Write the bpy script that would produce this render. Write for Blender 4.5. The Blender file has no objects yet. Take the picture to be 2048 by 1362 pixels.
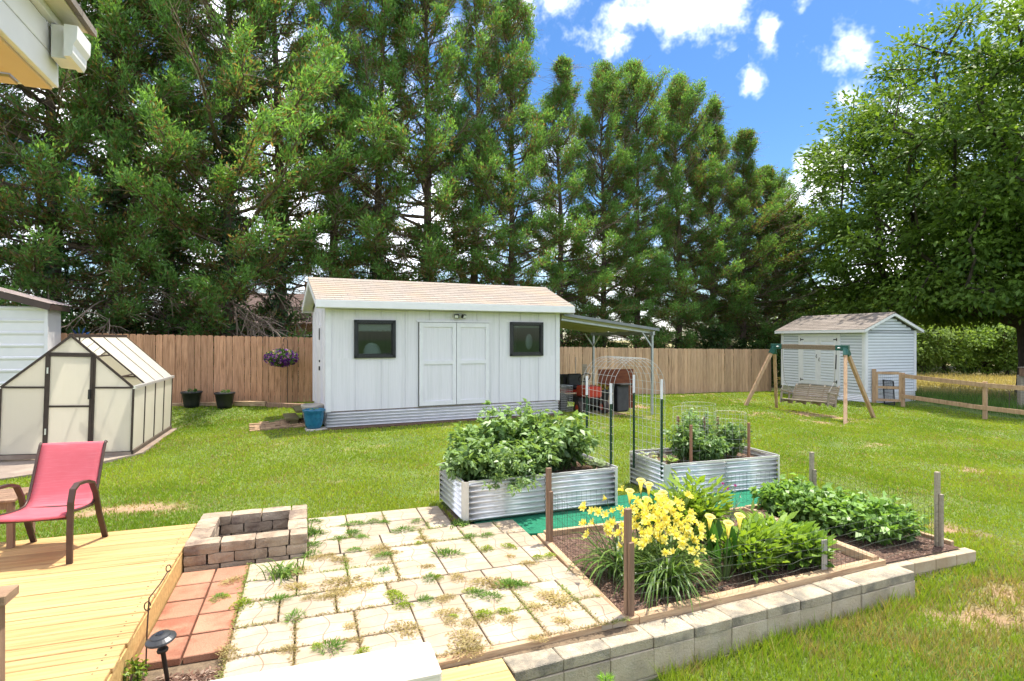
import bpy, bmesh, math, random
import numpy as np
from mathutils import Vector, Matrix

# ------------------------------------------------------------------ camera, sky, sun, exposure
scene = bpy.context.scene
COL = scene.collection
rad = math.radians
EYE = 2.0
FPX = 1150.0          # focal length of the photograph in its own pixels (2048 wide)
cam_d = bpy.data.cameras.new('camera')
cam = bpy.data.objects.new('camera', cam_d)
COL.objects.link(cam)
cam.location = (0, 0, EYE)
cam.rotation_euler = (rad(90), 0, 0)
cam_d.sensor_width = 36
cam_d.lens = FPX / 2048 * 36
cam_d.shift_y = -3 / 2048
cam_d.clip_start = 0.05
cam_d.clip_end = 2000
scene.camera = cam

SUN_EL = rad(71)
SUN_AZ = rad(42)       # clockwise from +Y (the way the camera looks)
world = bpy.data.worlds.new('World')
scene.world = world
world.use_nodes = True

def build_world():
    nt = world.node_tree
    nt.nodes.clear()
    n = nt.nodes.new
    out = n('ShaderNodeOutputWorld')
    bg = n('ShaderNodeBackground')
    bg.inputs['Strength'].default_value = 0.15
    sky = n('ShaderNodeTexSky')
    sky.sky_type = 'NISHITA'
    sky.sun_disc = False
    sky.sun_elevation = SUN_EL
    sky.sun_rotation = SUN_AZ
    sky.air_density = 1.0
    sky.dust_density = 0.6
    sky.ozone_density = 3.0
    hs = n('ShaderNodeHueSaturation')
    hs.inputs['Hue'].default_value = 0.503
    hs.inputs['Saturation'].default_value = 1.3
    hs.inputs['Value'].default_value = 0.49
    nt.links.new(sky.outputs['Color'], hs.inputs['Color'])
    tc = n('ShaderNodeTexCoord')
    noise = n('ShaderNodeTexNoise')
    noise.inputs['Scale'].default_value = 9
    noise.inputs['Detail'].default_value = 5
    noise.inputs['Roughness'].default_value = 0.62
    nt.links.new(tc.outputs['Generated'], noise.inputs['Vector'])
    # fair-weather cumulus: soft blobs, unseen ones added for fill light, ragged by one noise
    def d(px, py):
        v = Vector(((px - 1024) / FPX, 1, (678 - py) / FPX)).normalized()
        return v
    blobs = [(1120, 10, .075, .85), (1225, 30, .05, .8), (1390, -5, .065, .85), (1245, 72, .022, .6),
             (1512, 168, .022, .72), (1690, 200, .03, .75), (1545, 50, .018, .55),
             (1610, 0, .022, .65), (1595, 395, .062, 1.0), (1628, 368, .058, 1.0), (1650, 280, .022, .5), (1690, 555, .05, .8), (1650, 605, .05, .9),
             (1790, 560, .11, .9), (1950, 520, .16, .9), (2000, 200, .12, .6), (1900, 300, .1, .7),
             (500, 400, .34, .78), (250, 200, .32, .75), (780, 450, .3, .72), (1250, 560, .16, .7)]
    rnd = random.Random(5)
    cents = [(d(a, b), r, w) for a, b, r, w in blobs]
    for i in range(14):  # big clouds out of view, put in to add neutral fill
        az = rnd.uniform(.95, 5.3)
        el = rnd.uniform(.1, 1.3)
        c = Vector((math.sin(az) * math.cos(el), math.cos(az) * math.cos(el), math.sin(el)))
        cents.append((c, rnd.uniform(.32, .55), rnd.uniform(.75, .95)))
    last = None
    for c, r, w in cents:
        dist = n('ShaderNodeVectorMath'); dist.operation = 'DISTANCE'
        nt.links.new(tc.outputs['Generated'], dist.inputs[0])
        dist.inputs[1].default_value = c
        mr = n('ShaderNodeMapRange')
        mr.inputs['From Min'].default_value = r * 1.5
        mr.inputs['From Max'].default_value = r * 0.1
        mr.inputs['To Min'].default_value = 0
        mr.inputs['To Max'].default_value = w
        nt.links.new(dist.outputs['Value'], mr.inputs['Value'])
        if last is None:
            last = mr.outputs[0]
        else:
            mx = n('ShaderNodeMath'); mx.operation = 'MAXIMUM'
            nt.links.new(last, mx.inputs[0]); nt.links.new(mr.outputs[0], mx.inputs[1])
            last = mx.outputs[0]
    nz = n('ShaderNodeMapRange')
    nz.inputs['From Min'].default_value = 0.30
    nz.inputs['From Max'].default_value = 0.72
    nz.inputs['To Min'].default_value = -0.55
    nz.inputs['To Max'].default_value = 0.55
    nz.clamp = False
    nt.links.new(noise.outputs['Fac'], nz.inputs['Value'])
    add = n('ShaderNodeMath'); add.operation = 'ADD'
    nt.links.new(last, add.inputs[0]); nt.links.new(nz.outputs[0], add.inputs[1])
    ss = n('ShaderNodeMapRange'); ss.interpolation_type = 'SMOOTHSTEP'
    ss.inputs['From Min'].default_value = 0.27
    ss.inputs['From Max'].default_value = 1.15
    nt.links.new(add.outputs[0], ss.inputs['Value'])
    has = n('ShaderNodeMath'); has.operation = 'GREATER_THAN'
    nt.links.new(last, has.inputs[0]); has.inputs[1].default_value = 0.02
    mk = n('ShaderNodeMath'); mk.operation = 'MULTIPLY'
    nt.links.new(ss.outputs[0], mk.inputs[0]); nt.links.new(has.outputs[0], mk.inputs[1])
    mk2 = n('ShaderNodeMath'); mk2.operation = 'MULTIPLY'
    nt.links.new(mk.outputs[0], mk2.inputs[0]); mk2.inputs[1].default_value = 0.93
    mix = n('ShaderNodeMix'); mix.data_type = 'RGBA'
    nt.links.new(mk2.outputs[0], mix.inputs['Factor'])
    nt.links.new(hs.outputs['Color'], mix.inputs['A'])
    mix.inputs['B'].default_value = (11.0, 10.8, 11.0, 1)
    nt.links.new(mix.outputs['Result'], bg.inputs['Color'])
    nt.links.new(bg.outputs[0], out.inputs['Surface'])
build_world()

sun_d = bpy.data.lights.new('sun', 'SUN')
sun_d.energy = 3.1
sun_d.angle = rad(0.53)
sun_d.color = (1.0, 0.94, 0.82)
sun = bpy.data.objects.new('sun', sun_d)
COL.objects.link(sun)
sd = Vector((math.sin(SUN_AZ) * math.cos(SUN_EL), math.cos(SUN_AZ) * math.cos(SUN_EL), math.sin(SUN_EL)))
sun.location = sd * 60
sun.rotation_euler = (-sd).to_track_quat('-Z', 'Y').to_euler()

vs = scene.view_settings
vs.view_transform = 'Standard'
vs.look = 'None'
vs.exposure = 1.38
vs.gamma = 1.0
vs.use_curve_mapping = False
scene.render.engine = 'CYCLES'
scene.cycles.max_bounces = 4
scene.cycles.transparent_max_bounces = 12
scene.cycles.diffuse_bounces = 2
scene.cycles.glossy_bounces = 2
scene.cycles.transmission_bounces = 4
scene.cycles.use_denoising = True
scene.cycles.caustics_reflective = False
scene.cycles.caustics_refractive = False
scene.cycles.adaptive_threshold = 0.02
world.cycles.sampling_method = 'MANUAL'
world.cycles.sample_map_resolution = 256

# ------------------------------------------------------------------ helpers: frames
random.seed(11)
A = rad(19.7)                                  # the yard's grid: deck, patio, greenhouse
UX, UY = math.cos(A), math.sin(A)
R0 = (-2.375, 5.20)                            # where the red and the pale pavers meet the fire pit
def W(u, v, z=0.0):
    return (R0[0] + u * UX - v * UY, R0[1] + u * UY + v * UX, z)
def toUV(x, y):
    dx, dy = x - R0[0], y - R0[1]
    return dx * UX + dy * UY, -dx * UY + dy * UX
def sstep(a, b, x):
    t = np.clip((np.asarray(x, float) - a) / (b - a), 0, 1)
    return t * t * (3 - 2 * t)

# ------------------------------------------------------------------ helpers: the lie of the land
CTRL = np.array([
    (-2.3, 5.2, -.08), (0, 5, -.08), (.3, 6, -.08), (-1, 7, -.08), (-4, 7, -.06), (-2, 9, -.03),
    (-3.9, 11.7, .12), (1.2, 14.0, .12), (-1.3, 12.9, .12), (-8.85, 15.0, .26), (-5.5, 16.0, .24), (-4.6, 14, .16),
    (-6.5, 9.8, -.02), (-8.2, 9.2, .0), (-7.5, 12.6, .0), (3.79, 15.5, -.05), (2.5, 18, -.05), (2, 11, -.03),
    (7.65, 23.4, -.2), (11.1, 24.7, -.26), (2, 21.3, -.1), (7.3, 18.15, -.1), (8.7, 19, -.28), (9, 15.56, -.3), (10.8, 17.1, -.35),
    (12.1, 19.7, -.18), (10.9, 23.1, -.2), (14.3, 20.5, -.2), (13.1, 19.3, -.3), (14.1, 17.1, -.4), (15.2, 14.5, -.45), (2, 7.5, -.09), (3.7, 8, -.11),
    (4.5, 5.8, -.22), (5.6, 7, -.24), (7, 10, -.26), (10, 10, -.38), (5.5, 3.5, -.4), (4, 13, -.1), (13, 12, -.45),
    (-12, 17, .3), (-16, 22, .3), (-5, 24, .2), (5, 30, -.2), (18, 28, -.7), (24, 30, -.9), (30, 40, -1.1), (45, 50, -1.3), (60, 80, -1.4),
    (20, 20, -.6), (22, 14, -.6), (-30, 40, .3), (-8, 3, 0), (0, 40, -.2), (20, 55, -1.2), (0, -10, -.3), (15, -5, -.5)])
WA = rad(23.4)                                 # retaining wall direction
W0 = (-.07, 3.785)
WDX, WDY = math.cos(WA), math.sin(WA)
def wall_sd(x, y):
    dx, dy = x - W0[0], y - W0[1]
    return dx * WDX + dy * WDY, dx * WDY - dy * WDX     # along, in front (towards the lens)
def ground(x, y):
    x = np.atleast_1d(np.asarray(x, float)); y = np.atleast_1d(np.asarray(y, float))
    num = np.zeros_like(x); den = np.zeros_like(x)
    for cx, cy, cz in CTRL:
        w = 1.0 / ((x - cx) ** 2 + (y - cy) ** 2 + .25) ** 1.6
        num += w * cz; den += w
    z = num / den
    s, d = wall_sd(x, y)
    low = sstep(-.02, .16, d) * sstep(-1.5, -.2, s) * (1 - sstep(3.75, 4.6, s))
    z = z * (1 - low) + (-.40 + .02 * s) * low
    s2 = sstep(-.02, .2, d - .05) * sstep(3.7, 4.0, s) * (1 - sstep(4.9, 6.0, s))
    z = z - .04 * s2
    return z
def g(x, y):
    return float(ground(x, y)[0])

# ------------------------------------------------------------------ helpers: meshes
class MB:
    def __init__(self):
        self.v = []; self.f = []
    def add(self, vs, fs):
        o = len(self.v)
        self.v += [tuple(p) for p in vs]
        self.f += [tuple(i + o for i in f) for f in fs]
        return self
    def box(self, c, s, rz=0.0, M=None):
        hx, hy, hz = s[0] / 2, s[1] / 2, s[2] / 2
        pts = [Vector((x, y, z)) for z in (-hz, hz) for x, y in ((-hx, -hy), (hx, -hy), (hx, hy), (-hx, hy))]
        if M is None:
            M = Matrix.Rotation(rz, 3, 'Z')
        C = Vector(c)
        return self.add([M @ p + C for p in pts],
                        [(0, 3, 2, 1), (4, 5, 6, 7), (0, 1, 5, 4), (1, 2, 6, 5), (2, 3, 7, 6), (3, 0, 4, 7)])
    def bar(self, p0, p1, w, h, up=(0, 0, 1)):
        p0 = Vector(p0); p1 = Vector(p1); d = (p1 - p0)
        L = d.length; d = d / L
        up = Vector(up)
        s = d.cross(up)
        if s.length < 1e-4:
            s = d.cross(Vector((0, 1, 0)))
        s.normalize(); n = s.cross(d)
        M = Matrix((d, s, n)).transposed()
        return self.box((p0 + p1) / 2, (L, w, h), M=M)
    def tube(self, pts, r, n=6, cap=True):
        pts = [Vector(p) for p in pts]
        if not isinstance(r, (list, tuple)):
            r = [r] * len(pts)
        t = (pts[1] - pts[0]).normalized()
        a = t.orthogonal().normalized()
        vs = []; k = len(pts)
        for i, p in enumerate(pts):
            if i == 0: t = pts[1] - pts[0]
            elif i == k - 1: t = pts[-1] - pts[-2]
            else: t = pts[i + 1] - pts[i - 1]
            t = t.normalized()
            a = (a - t * a.dot(t))
            if a.length < 1e-5: a = t.orthogonal()
            a.normalize(); b = t.cross(a)
            for j in range(n):
                th = 2 * math.pi * j / n
                vs.append(p + (a * math.cos(th) + b * math.sin(th)) * r[i])
        fs = []
        for i in range(k - 1):
            for j in range(n):
                j2 = (j + 1) % n
                fs.append((i * n + j, i * n + j2, (i + 1) * n + j2, (i + 1) * n + j))
        if cap:
            fs.append(tuple(range(n - 1, -1, -1)))
            fs.append(tuple((k - 1) * n + j for j in range(n)))
        return self.add(vs, fs)
    def prism(self, poly, ext):
        e = Vector(ext); k = len(poly)
        p = [Vector(q) for q in poly]
        return self.add(p + [q + e for q in p],
                        [tuple(range(k - 1, -1, -1)), tuple(range(k, 2 * k))] +
                        [(i, (i + 1) % k, k + (i + 1) % k, k + i) for i in range(k)])
    def lathe(self, prof, n=20, c=(0, 0, 0)):
        vs = []; fs = []; k = len(prof)
        for r, z in prof:
            for j in range(n):
                t = 2 * math.pi * j / n
                vs.append((c[0] + r * math.cos(t), c[1] + r * math.sin(t), c[2] + z))
        for i in range(k - 1):
            for j in range(n):
                j2 = (j + 1) % n
                fs.append((i * n + j, i * n + j2, (i + 1) * n + j2, (i + 1) * n + j))
        fs.append(tuple(range(n - 1, -1, -1))); fs.append(tuple((k - 1) * n + j for j in range(n)))
        return self.add(vs, fs)
    def ball(self, c, r, n=12, m=7):
        vs = [(c[0], c[1], c[2] - r[2])]; fs = []
        for i in range(1, m):
            ph = -math.pi / 2 + math.pi * i / m
            for j in range(n):
                t = 2 * math.pi * j / n
                vs.append((c[0] + r[0] * math.cos(ph) * math.cos(t), c[1] + r[1] * math.cos(ph) * math.sin(t), c[2] + r[2] * math.sin(ph)))
        vs.append((c[0], c[1], c[2] + r[2])); top = len(vs) - 1
        for j in range(n):
            j2 = (j + 1) % n
            fs.append((0, 1 + j2, 1 + j))
            for i in range(m - 2):
                fs.append((1 + i * n + j, 1 + i * n + j2, 1 + (i + 1) * n + j2, 1 + (i + 1) * n + j))
            fs.append((top, 1 + (m - 2) * n + j, 1 + (m - 2) * n + j2))
        return self.add(vs, fs)
    def wave(self, length, height, waves, amp, thick=.004, per=8):
        """corrugated sheet: runs along +x, stands along +z, ripples along y"""
        n = waves * per
        pr = [(amp * math.cos(2 * math.pi * i / per), height * i / n) for i in range(n + 1)]
        vs = []; fs = []
        for x in (0, length):
            for y, z in pr: vs.append((x, y, z))
        for x in (0, length):
            for y, z in pr: vs.append((x, y + thick, z))
        k = n + 1
        for i in range(n):
            fs.append((i, k + i, k + i + 1, i + 1))
            fs.append((2 * k + i, 2 * k + i + 1, 3 * k + i + 1, 3 * k + i))
            fs.append((i, i + 1, 2 * k + i + 1, 2 * k + i)); fs.append((k + i, 3 * k + i, 3 * k + i + 1, k + i + 1))
        fs.append((0, 2 * k, 3 * k, k)); fs.append((n, k + n, 3 * k + n, 2 * k + n))
        return self.add(vs, fs)
    def xf(self, M):
        self.v = [tuple(M @ Vector(p)) for p in self.v]
        return self
    def mesh(self, name, bevel=0, smooth=False, jitter=0):
        me = bpy.data.meshes.new(name)
        me.from_pydata(self.v, [], self.f)
        if bevel or jitter:
            bm = bmesh.new(); bm.from_mesh(me)
            if bevel:
                bmesh.ops.bevel(bm, geom=bm.edges[:], offset=bevel, segments=1, affect='EDGES', clamp_overlap=True)
            if jitter:
                for v in bm.verts:
                    v.co += Vector((random.uniform(-1, 1), random.uniform(-1, 1), random.uniform(-1, 1))) * jitter
            bm.to_mesh(me); bm.free()
        if smooth:
            me.polygons.foreach_set('use_smooth', [True] * len(me.polygons))
        me.update()
        return me

def link(name, me, mat, parent=None, loc=None, rz=None):
    o = bpy.data.objects.new(name, me)
    COL.objects.link(o)
    if mat is not None and not me.materials:
        me.materials.append(mat)
    if parent is not None: o.parent = parent
    if loc is not None: o.location = loc
    if rz is not None: o.rotation_euler = (0, 0, rz)
    return o
def part(name, mb, mat, parent=None, bevel=0, smooth=False, jitter=0):
    return link(name, mb.mesh(name, bevel, smooth, jitter), mat, parent)
def tag(o, label, cat, group=None):
    o['label'] = label; o['category'] = cat
    if group: o['group'] = group
    return o
def thing(name, label, cat, loc=(0, 0, 0), rz=0.0, group=None):
    o = bpy.data.objects.new(name, None)
    o.empty_display_size = .1
    COL.objects.link(o)
    o.location = loc; o.rotation_euler = (0, 0, rz)
    return tag(o, label, cat, group)
def struct(o):
    o['kind'] = 'structure'; return o
def stuff(o, label=None, cat=None):
    o['kind'] = 'stuff'
    if label: tag(o, label, cat)
    return o
def dup(root, loc, rz, label=None, group=None, scale=None):
    r = root.copy(); COL.objects.link(r); r.location = loc; r.rotation_euler = (0, 0, rz)
    if scale is not None: r.scale = scale
    if label: r['label'] = label
    if group: r['group'] = group
    for ch in list(root.children):
        c = ch.copy(); COL.objects.link(c); c.parent = r
        for q in list(ch.children):
            e = q.copy(); COL.objects.link(e); e.parent = c
    return r

def npmesh(name, V, F, cols=None, smooth=False):
    """V (n,3); F (m,3) or (m,4); cols (n,3) per vertex"""
    V = np.asarray(V, np.float32); F = np.asarray(F, np.int32)
    me = bpy.data.meshes.new(name)
    me.vertices.add(len(V)); me.vertices.foreach_set('co', V.ravel())
    k = F.shape[1]
    me.loops.add(F.size); me.loops.foreach_set('vertex_index', F.ravel())
    me.polygons.add(len(F))
    me.polygons.foreach_set('loop_start', np.arange(0, F.size, k, dtype=np.int32))
    try:
        me.polygons.foreach_set('loop_total', np.full(len(F), k, np.int32))
    except Exception:
        pass
    if cols is not None:
        at = me.attributes.new('col', 'FLOAT_COLOR', 'POINT')
        c4 = np.ones((len(V), 4), np.float32); c4[:, :3] = cols
        at.data.foreach_set('color', c4.ravel())
    me.update(calc_edges=True)
    if smooth:
        me.polygons.foreach_set('use_smooth', [True] * len(F))
    me.validate()
    return me

def nrm(a):
    return a / np.maximum(np.linalg.norm(a, axis=1, keepdims=True), 1e-9)
def leaf_arrays(P, D, N, L, Wd, C, fold=.18, mid=.42):
    """rhombic leaves: base P, direction D, normal N, length L, width Wd, colour C -> V, F, cols (quads)"""
    n = len(P)
    D = nrm(D); S = nrm(np.cross(D, N)); N = np.cross(S, D)
    L = np.broadcast_to(np.asarray(L, float).reshape(-1, 1), (n, 1)); Wd = np.broadcast_to(np.asarray(Wd, float).reshape(-1, 1), (n, 1))
    V = np.empty((n, 4, 3))
    V[:, 0] = P
    V[:, 1] = P + D * L * mid + S * Wd * .5 + N * Wd * fold
    V[:, 2] = P + D * L - N * L * fold * .6
    V[:, 3] = P + D * L * mid - S * Wd * .5 + N * Wd * fold
    F = np.arange(n * 4).reshape(n, 4)
    cols = np.repeat(C[:, None, :], 4, axis=1)
    return V.reshape(-1, 3), F, cols.reshape(-1, 3)
def cat_arrays(lst):
    V = []; F = []; C = []; o = 0
    for v, f, c in lst:
        V.append(v); F.append(f + o); C.append(c); o += len(v)
    return np.concatenate(V), np.concatenate(F), np.concatenate(C)

# ------------------------------------------------------------------ helpers: materials
def newmat(name):
    m = bpy.data.materials.new(name); m.use_nodes = True
    nt = m.node_tree; nt.nodes.clear()
    out = nt.nodes.new('ShaderNodeOutputMaterial')
    return m, nt, out
def mixcol(nt, fac, a, b, mode='MIX'):
    mx = nt.nodes.new('ShaderNodeMix'); mx.data_type = 'RGBA'; mx.blend_type = mode
    for val, key in ((fac, 'Factor'), (a, 'A'), (b, 'B')):
        if isinstance(val, (int, float)): mx.inputs[key].default_value = val
        elif isinstance(val, tuple): mx.inputs[key].default_value = (*val[:3], 1)
        else: nt.links.new(val, mx.inputs[key])
    return mx.outputs['Result']
def noise_fac(nt, vec, scale, detail=5, rough=.6, lo=.35, hi=.65):
    nz = nt.nodes.new('ShaderNodeTexNoise')
    nz.inputs['Scale'].default_value = scale; nz.inputs['Detail'].default_value = detail; nz.inputs['Roughness'].default_value = rough
    if vec is not None: nt.links.new(vec, nz.inputs['Vector'])
    mr = nt.nodes.new('ShaderNodeMapRange')
    mr.inputs['From Min'].default_value = lo; mr.inputs['From Max'].default_value = hi
    nt.links.new(nz.outputs['Fac'], mr.inputs['Value'])
    return mr.outputs[0]
def coords(nt, stretch=(1, 1, 1), shift=True):
    tc = nt.nodes.new('ShaderNodeTexCoord')
    mp = nt.nodes.new('ShaderNodeMapping'); mp.inputs['Scale'].default_value = stretch
    nt.links.new(tc.outputs['Object'], mp.inputs['Vector'])
    oi = nt.nodes.new('ShaderNodeObjectInfo')
    if shift:
        mu = nt.nodes.new('ShaderNodeMath'); mu.operation = 'MULTIPLY'; mu.inputs[1].default_value = 53.0
        nt.links.new(oi.outputs['Random'], mu.inputs[0])
        cb = nt.nodes.new('ShaderNodeCombineXYZ')
        for i in range(3): nt.links.new(mu.outputs[0], cb.inputs[i])
        nt.links.new(cb.outputs[0], mp.inputs['Location'])
    return mp.outputs[0], oi
def pbr(name, c1, c2=None, scale=6, rough=.8, metal=0.0, bump=0.0, stretch=(1, 1, 1), rnd=0.0, c3=None, s3=1.5, f3=.6, lo=.35, hi=.65,
        fine=0.0, fine_scale=120, spec=.4, bscale=None, l3=.52, h3=.66):
    m, nt, out = newmat(name)
    b = nt.nodes.new('ShaderNodeBsdfPrincipled')
    b.inputs['Roughness'].default_value = rough; b.inputs['Metallic'].default_value = metal
    b.inputs['Specular IOR Level'].default_value = spec
    vec, oi = coords(nt, stretch)
    fac = noise_fac(nt, vec, scale, lo=lo, hi=hi)
    col = mixcol(nt, fac, c1, c2 or tuple(x * .8 for x in c1))
    if c3 is not None:
        f = noise_fac(nt, vec, s3, detail=6, lo=l3, hi=h3)
        mu = nt.nodes.new('ShaderNodeMath'); mu.operation = 'MULTIPLY'; mu.inputs[1].default_value = f3
        nt.links.new(f, mu.inputs[0])
        col = mixcol(nt, mu.outputs[0], col, c3)
    if fine:
        ff = noise_fac(nt, vec, fine_scale, detail=2, lo=.3, hi=.7)
        mr = nt.nodes.new('ShaderNodeMapRange'); mr.inputs['To Min'].default_value = 1 - fine; mr.inputs['To Max'].default_value = 1 + fine
        nt.links.new(ff, mr.inputs['Value'])
        hv = nt.nodes.new('ShaderNodeHueSaturation'); nt.links.new(mr.outputs[0], hv.inputs['Value']); nt.links.new(col, hv.inputs['Color'])
        col = hv.outputs[0]
    if rnd:
        mr = nt.nodes.new('ShaderNodeMapRange'); mr.inputs['To Min'].default_value = 1 - rnd; mr.inputs['To Max'].default_value = 1 + rnd
        nt.links.new(oi.outputs['Random'], mr.inputs['Value'])
        hv = nt.nodes.new('ShaderNodeHueSaturation'); nt.links.new(mr.outputs[0], hv.inputs['Value']); nt.links.new(col, hv.inputs['Color'])
        col = hv.outputs[0]
    nt.links.new(col, b.inputs['Base Color'])
    if bump:
        bp = nt.nodes.new('ShaderNodeBump'); bp.inputs['Strength'].default_value = min(1, bump); bp.inputs['Distance'].default_value = .01
        h = noise_fac(nt, vec, bscale or scale * 3, detail=6, lo=.2, hi=.8)
        nt.links.new(h, bp.inputs['Height']); nt.links.new(bp.outputs[0], b.inputs['Normal'])
    nt.links.new(b.outputs[0], out.inputs['Surface'])
    return m
def foliage(name, trans=.35, rough=.55, tint=(1, 1, 1), rnd=.1, spec=.25):
    m, nt, out = newmat(name)
    at = nt.nodes.new('ShaderNodeAttribute'); at.attribute_name = 'col'
    oi = nt.nodes.new('ShaderNodeObjectInfo')
    mr = nt.nodes.new('ShaderNodeMapRange'); mr.inputs['To Min'].default_value = 1 - rnd; mr.inputs['To Max'].default_value = 1 + rnd
    nt.links.new(oi.outputs['Random'], mr.inputs['Value'])
    hv = nt.nodes.new('ShaderNodeHueSaturation'); nt.links.new(mr.outputs[0], hv.inputs['Value']); nt.links.new(at.outputs['Color'], hv.inputs['Color'])
    col = mixcol(nt, 1.0, hv.outputs[0], tint, 'MULTIPLY')
    b = nt.nodes.new('ShaderNodeBsdfPrincipled'); b.inputs['Roughness'].default_value = rough; b.inputs['Specular IOR Level'].default_value = spec
    nt.links.new(col, b.inputs['Base Color'])
    t = nt.nodes.new('ShaderNodeBsdfTranslucent')
    tcol = mixcol(nt, 1.0, col, (1.25, 1.2, .55), 'MULTIPLY')
    nt.links.new(tcol, t.inputs['Color'])
    ms = nt.nodes.new('ShaderNodeMixShader'); ms.inputs['Fac'].default_value = trans
    nt.links.new(b.outputs[0], ms.inputs[1]); nt.links.new(t.outputs[0], ms.inputs[2])
    nt.links.new(ms.outputs[0], out.inputs['Surface'])
    return m

M = {}
M['deck'] = pbr('deck_pine', (.58, .39, .17), (.42, .25, .095), 3.2, .75, stretch=(.4, 10, 10), bump=.45, rnd=.13, c3=(.30, .15, .06), s3=2.2, f3=.8, l3=.60, h3=.74)
M['deck_side'] = pbr('deck_fascia', (.60, .40, .16), (.46, .28, .10), 3, .75, stretch=(.6, 9, 9), bump=.3, c3=(.22, .11, .05), s3=2, f3=.7, l3=.62, h3=.75)
M['rail'] = pbr('rail_wood', (.78, .70, .60), (.70, .60, .48), 3, .7, stretch=(.5, 9, 9), bump=.3)  # pale tone stands for wood blown out by full sun
M['oldwood'] = pbr('weathered_wood', (.30, .19, .12), (.20, .12, .08), 4, .85, stretch=(8, 8, .7), bump=.5, rnd=.15)
M['greywood'] = pbr('grey_wood', (.38, .32, .245), (.27, .225, .17), 4, .85, stretch=(1, 9, 9), bump=.4, rnd=.18)
M['fence'] = pbr('fence_cedar', (.60, .33, .19), (.42, .215, .115), 3.2, .85, stretch=(9, 9, .8), bump=.4, rnd=.24, c3=(.20, .105, .05), s3=1.6, f3=.8, l3=.58, h3=.72)
M['fence2'] = pbr('fence_cedar_weathered', (.64, .42, .265), (.49, .30, .18), 3.2, .85, stretch=(9, 9, .8), bump=.4, rnd=.2, c3=(.22, .14, .08), s3=1.6, f3=.7, l3=.60, h3=.72)
M['swingwood'] = pbr('swing_timber', (.52, .35, .22), (.42, .26, .15), 3, .8, stretch=(6, 6, 1), bump=.3, c3=(.25, .14, .07), s3=2, f3=.6)
M['beamwood'] = pbr('swing_beam_wood', (.26, .19, .13), (.18, .13, .09), 4, .85, stretch=(1, 8, 8), bump=.4)
M['bedwood'] = pbr('garden_timber', (.54, .39, .24), (.40, .26, .15), 4, .85, stretch=(1, 8, 8), bump=.4, rnd=.15, c3=(.24, .14, .08), s3=2, f3=.7)
M['paver'] = None
M['redpaver'] = pbr('red_paver', (.42, .215, .135), (.35, .165, .10), 5, .9, bump=.5, rnd=.13, c3=(.27, .085, .05), s3=2.5, f3=.7, fine=.16, fine_scale=220, bscale=90)
M['block'] = pbr('fire_pit_block', (.43, .345, .25), (.29, .215, .15), 7, .95, bump=.9, rnd=.16, c3=(.15, .10, .08), s3=4, f3=.75, fine=.15, fine_scale=150, bscale=30)
M['cap'] = pbr('stained_cap_block', (.48, .415, .31), (.38, .315, .225), 7, .95, bump=.8, rnd=.09, c3=(.17, .155, .13), s3=4.5, f3=.75, fine=.16, fine_scale=220, bscale=60, l3=.46, h3=.62)
M['cmu'] = pbr('concrete_block', (.52, .445, .335), (.44, .36, .255), 6, .95, bump=.7, rnd=.07, c3=(.26, .23, .19), s3=3.5, f3=.5, fine=.12, fine_scale=220, bscale=60)
M['curb'] = pbr('tan_curb_block', (.50, .40, .29), (.40, .29, .19), 5, .9, bump=.5, rnd=.1)
M['white'] = pbr('white_paint', (.79, .775, .80), (.73, .715, .74), 4, .55, bump=.08)
M['shedpaint'] = pbr('shed_wall_paint', (.78, .755, .79), (.73, .705, .74), 3, .7, stretch=(14, 14, .5), bump=.25, c3=(.6, .6, .6), s3=.8, f3=.4, bscale=9)
M['fascia'] = pbr('white_fascia', (.84, .82, .84), (.79, .77, .79), 4, .5)
M['vinyl'] = pbr('pale_blue_vinyl', (.70, .72, .755), (.66, .68, .72), 3, .5, rnd=.02)
M['blackframe'] = pbr('black_window_frame', (.018, .018, .02), (.03, .03, .032), 5, .4)
M['black'] = pbr('black_plastic', (.015, .015, .016), (.03, .03, .03), 5, .45)
M['darkmetal'] = pbr('dark_iron', (.02, .018, .017), (.04, .035, .03), 9, .5, .3)
M['ghframe'] = pbr('greenhouse_frame', (.05, .035, .03), (.07, .05, .04), 9, .5, .2)
M['chairframe'] = pbr('bronze_chair_frame', (.085, .05, .04), (.06, .035, .028), 9, .42, .2)
M['galv'] = pbr('galvanised_steel', (.86, .86, .86), (.78, .78, .78), 6, .3, .6, c3=(.70, .70, .69), s3=3, f3=.5)
M['galvpale'] = pbr('pale_zinc_corner', (.70, .67, .60), (.62, .59, .52), 6, .5, .2)
M['skirt'] = pbr('corrugated_skirting', (.86, .85, .87), (.80, .79, .81), 5, .42, .25)
M['steelpost'] = pbr('galvanised_post', (.42, .44, .45), (.34, .36, .37), 9, .45, .6)
M['wire'] = pbr('galvanised_wire', (.62, .61, .58), (.5, .49, .47), 9, .5, .35)
M['darkwire'] = pbr('dark_coated_wire', (.055, .075, .055), (.08, .09, .07), 9, .6, .2)
M['tpost'] = pbr('green_t_post', (.012, .045, .022), (.02, .06, .03), 9, .5)
M['shingle'] = None
M['metalroof'] = pbr('lean_to_metal_roof', (.40, .42, .45), (.33, .35, .38), 5, .42, .6)
M['leanwood'] = pbr('lean_to_rafter', (.50, .47, .33), (.40, .37, .25), 4, .8, stretch=(1, 6, 6))
M['garagewhite'] = pbr('white_metal_siding', (.80, .78, .80), (.75, .735, .755), 3, .38, .1)
M['brownmetal'] = pbr('brown_metal_roof', (.36, .29, .26), (.30, .24, .215), 4, .45, .2)
M['browntrim'] = pbr('dark_brown_trim', (.055, .036, .03), (.075, .05, .04), 4, .5)
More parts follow.
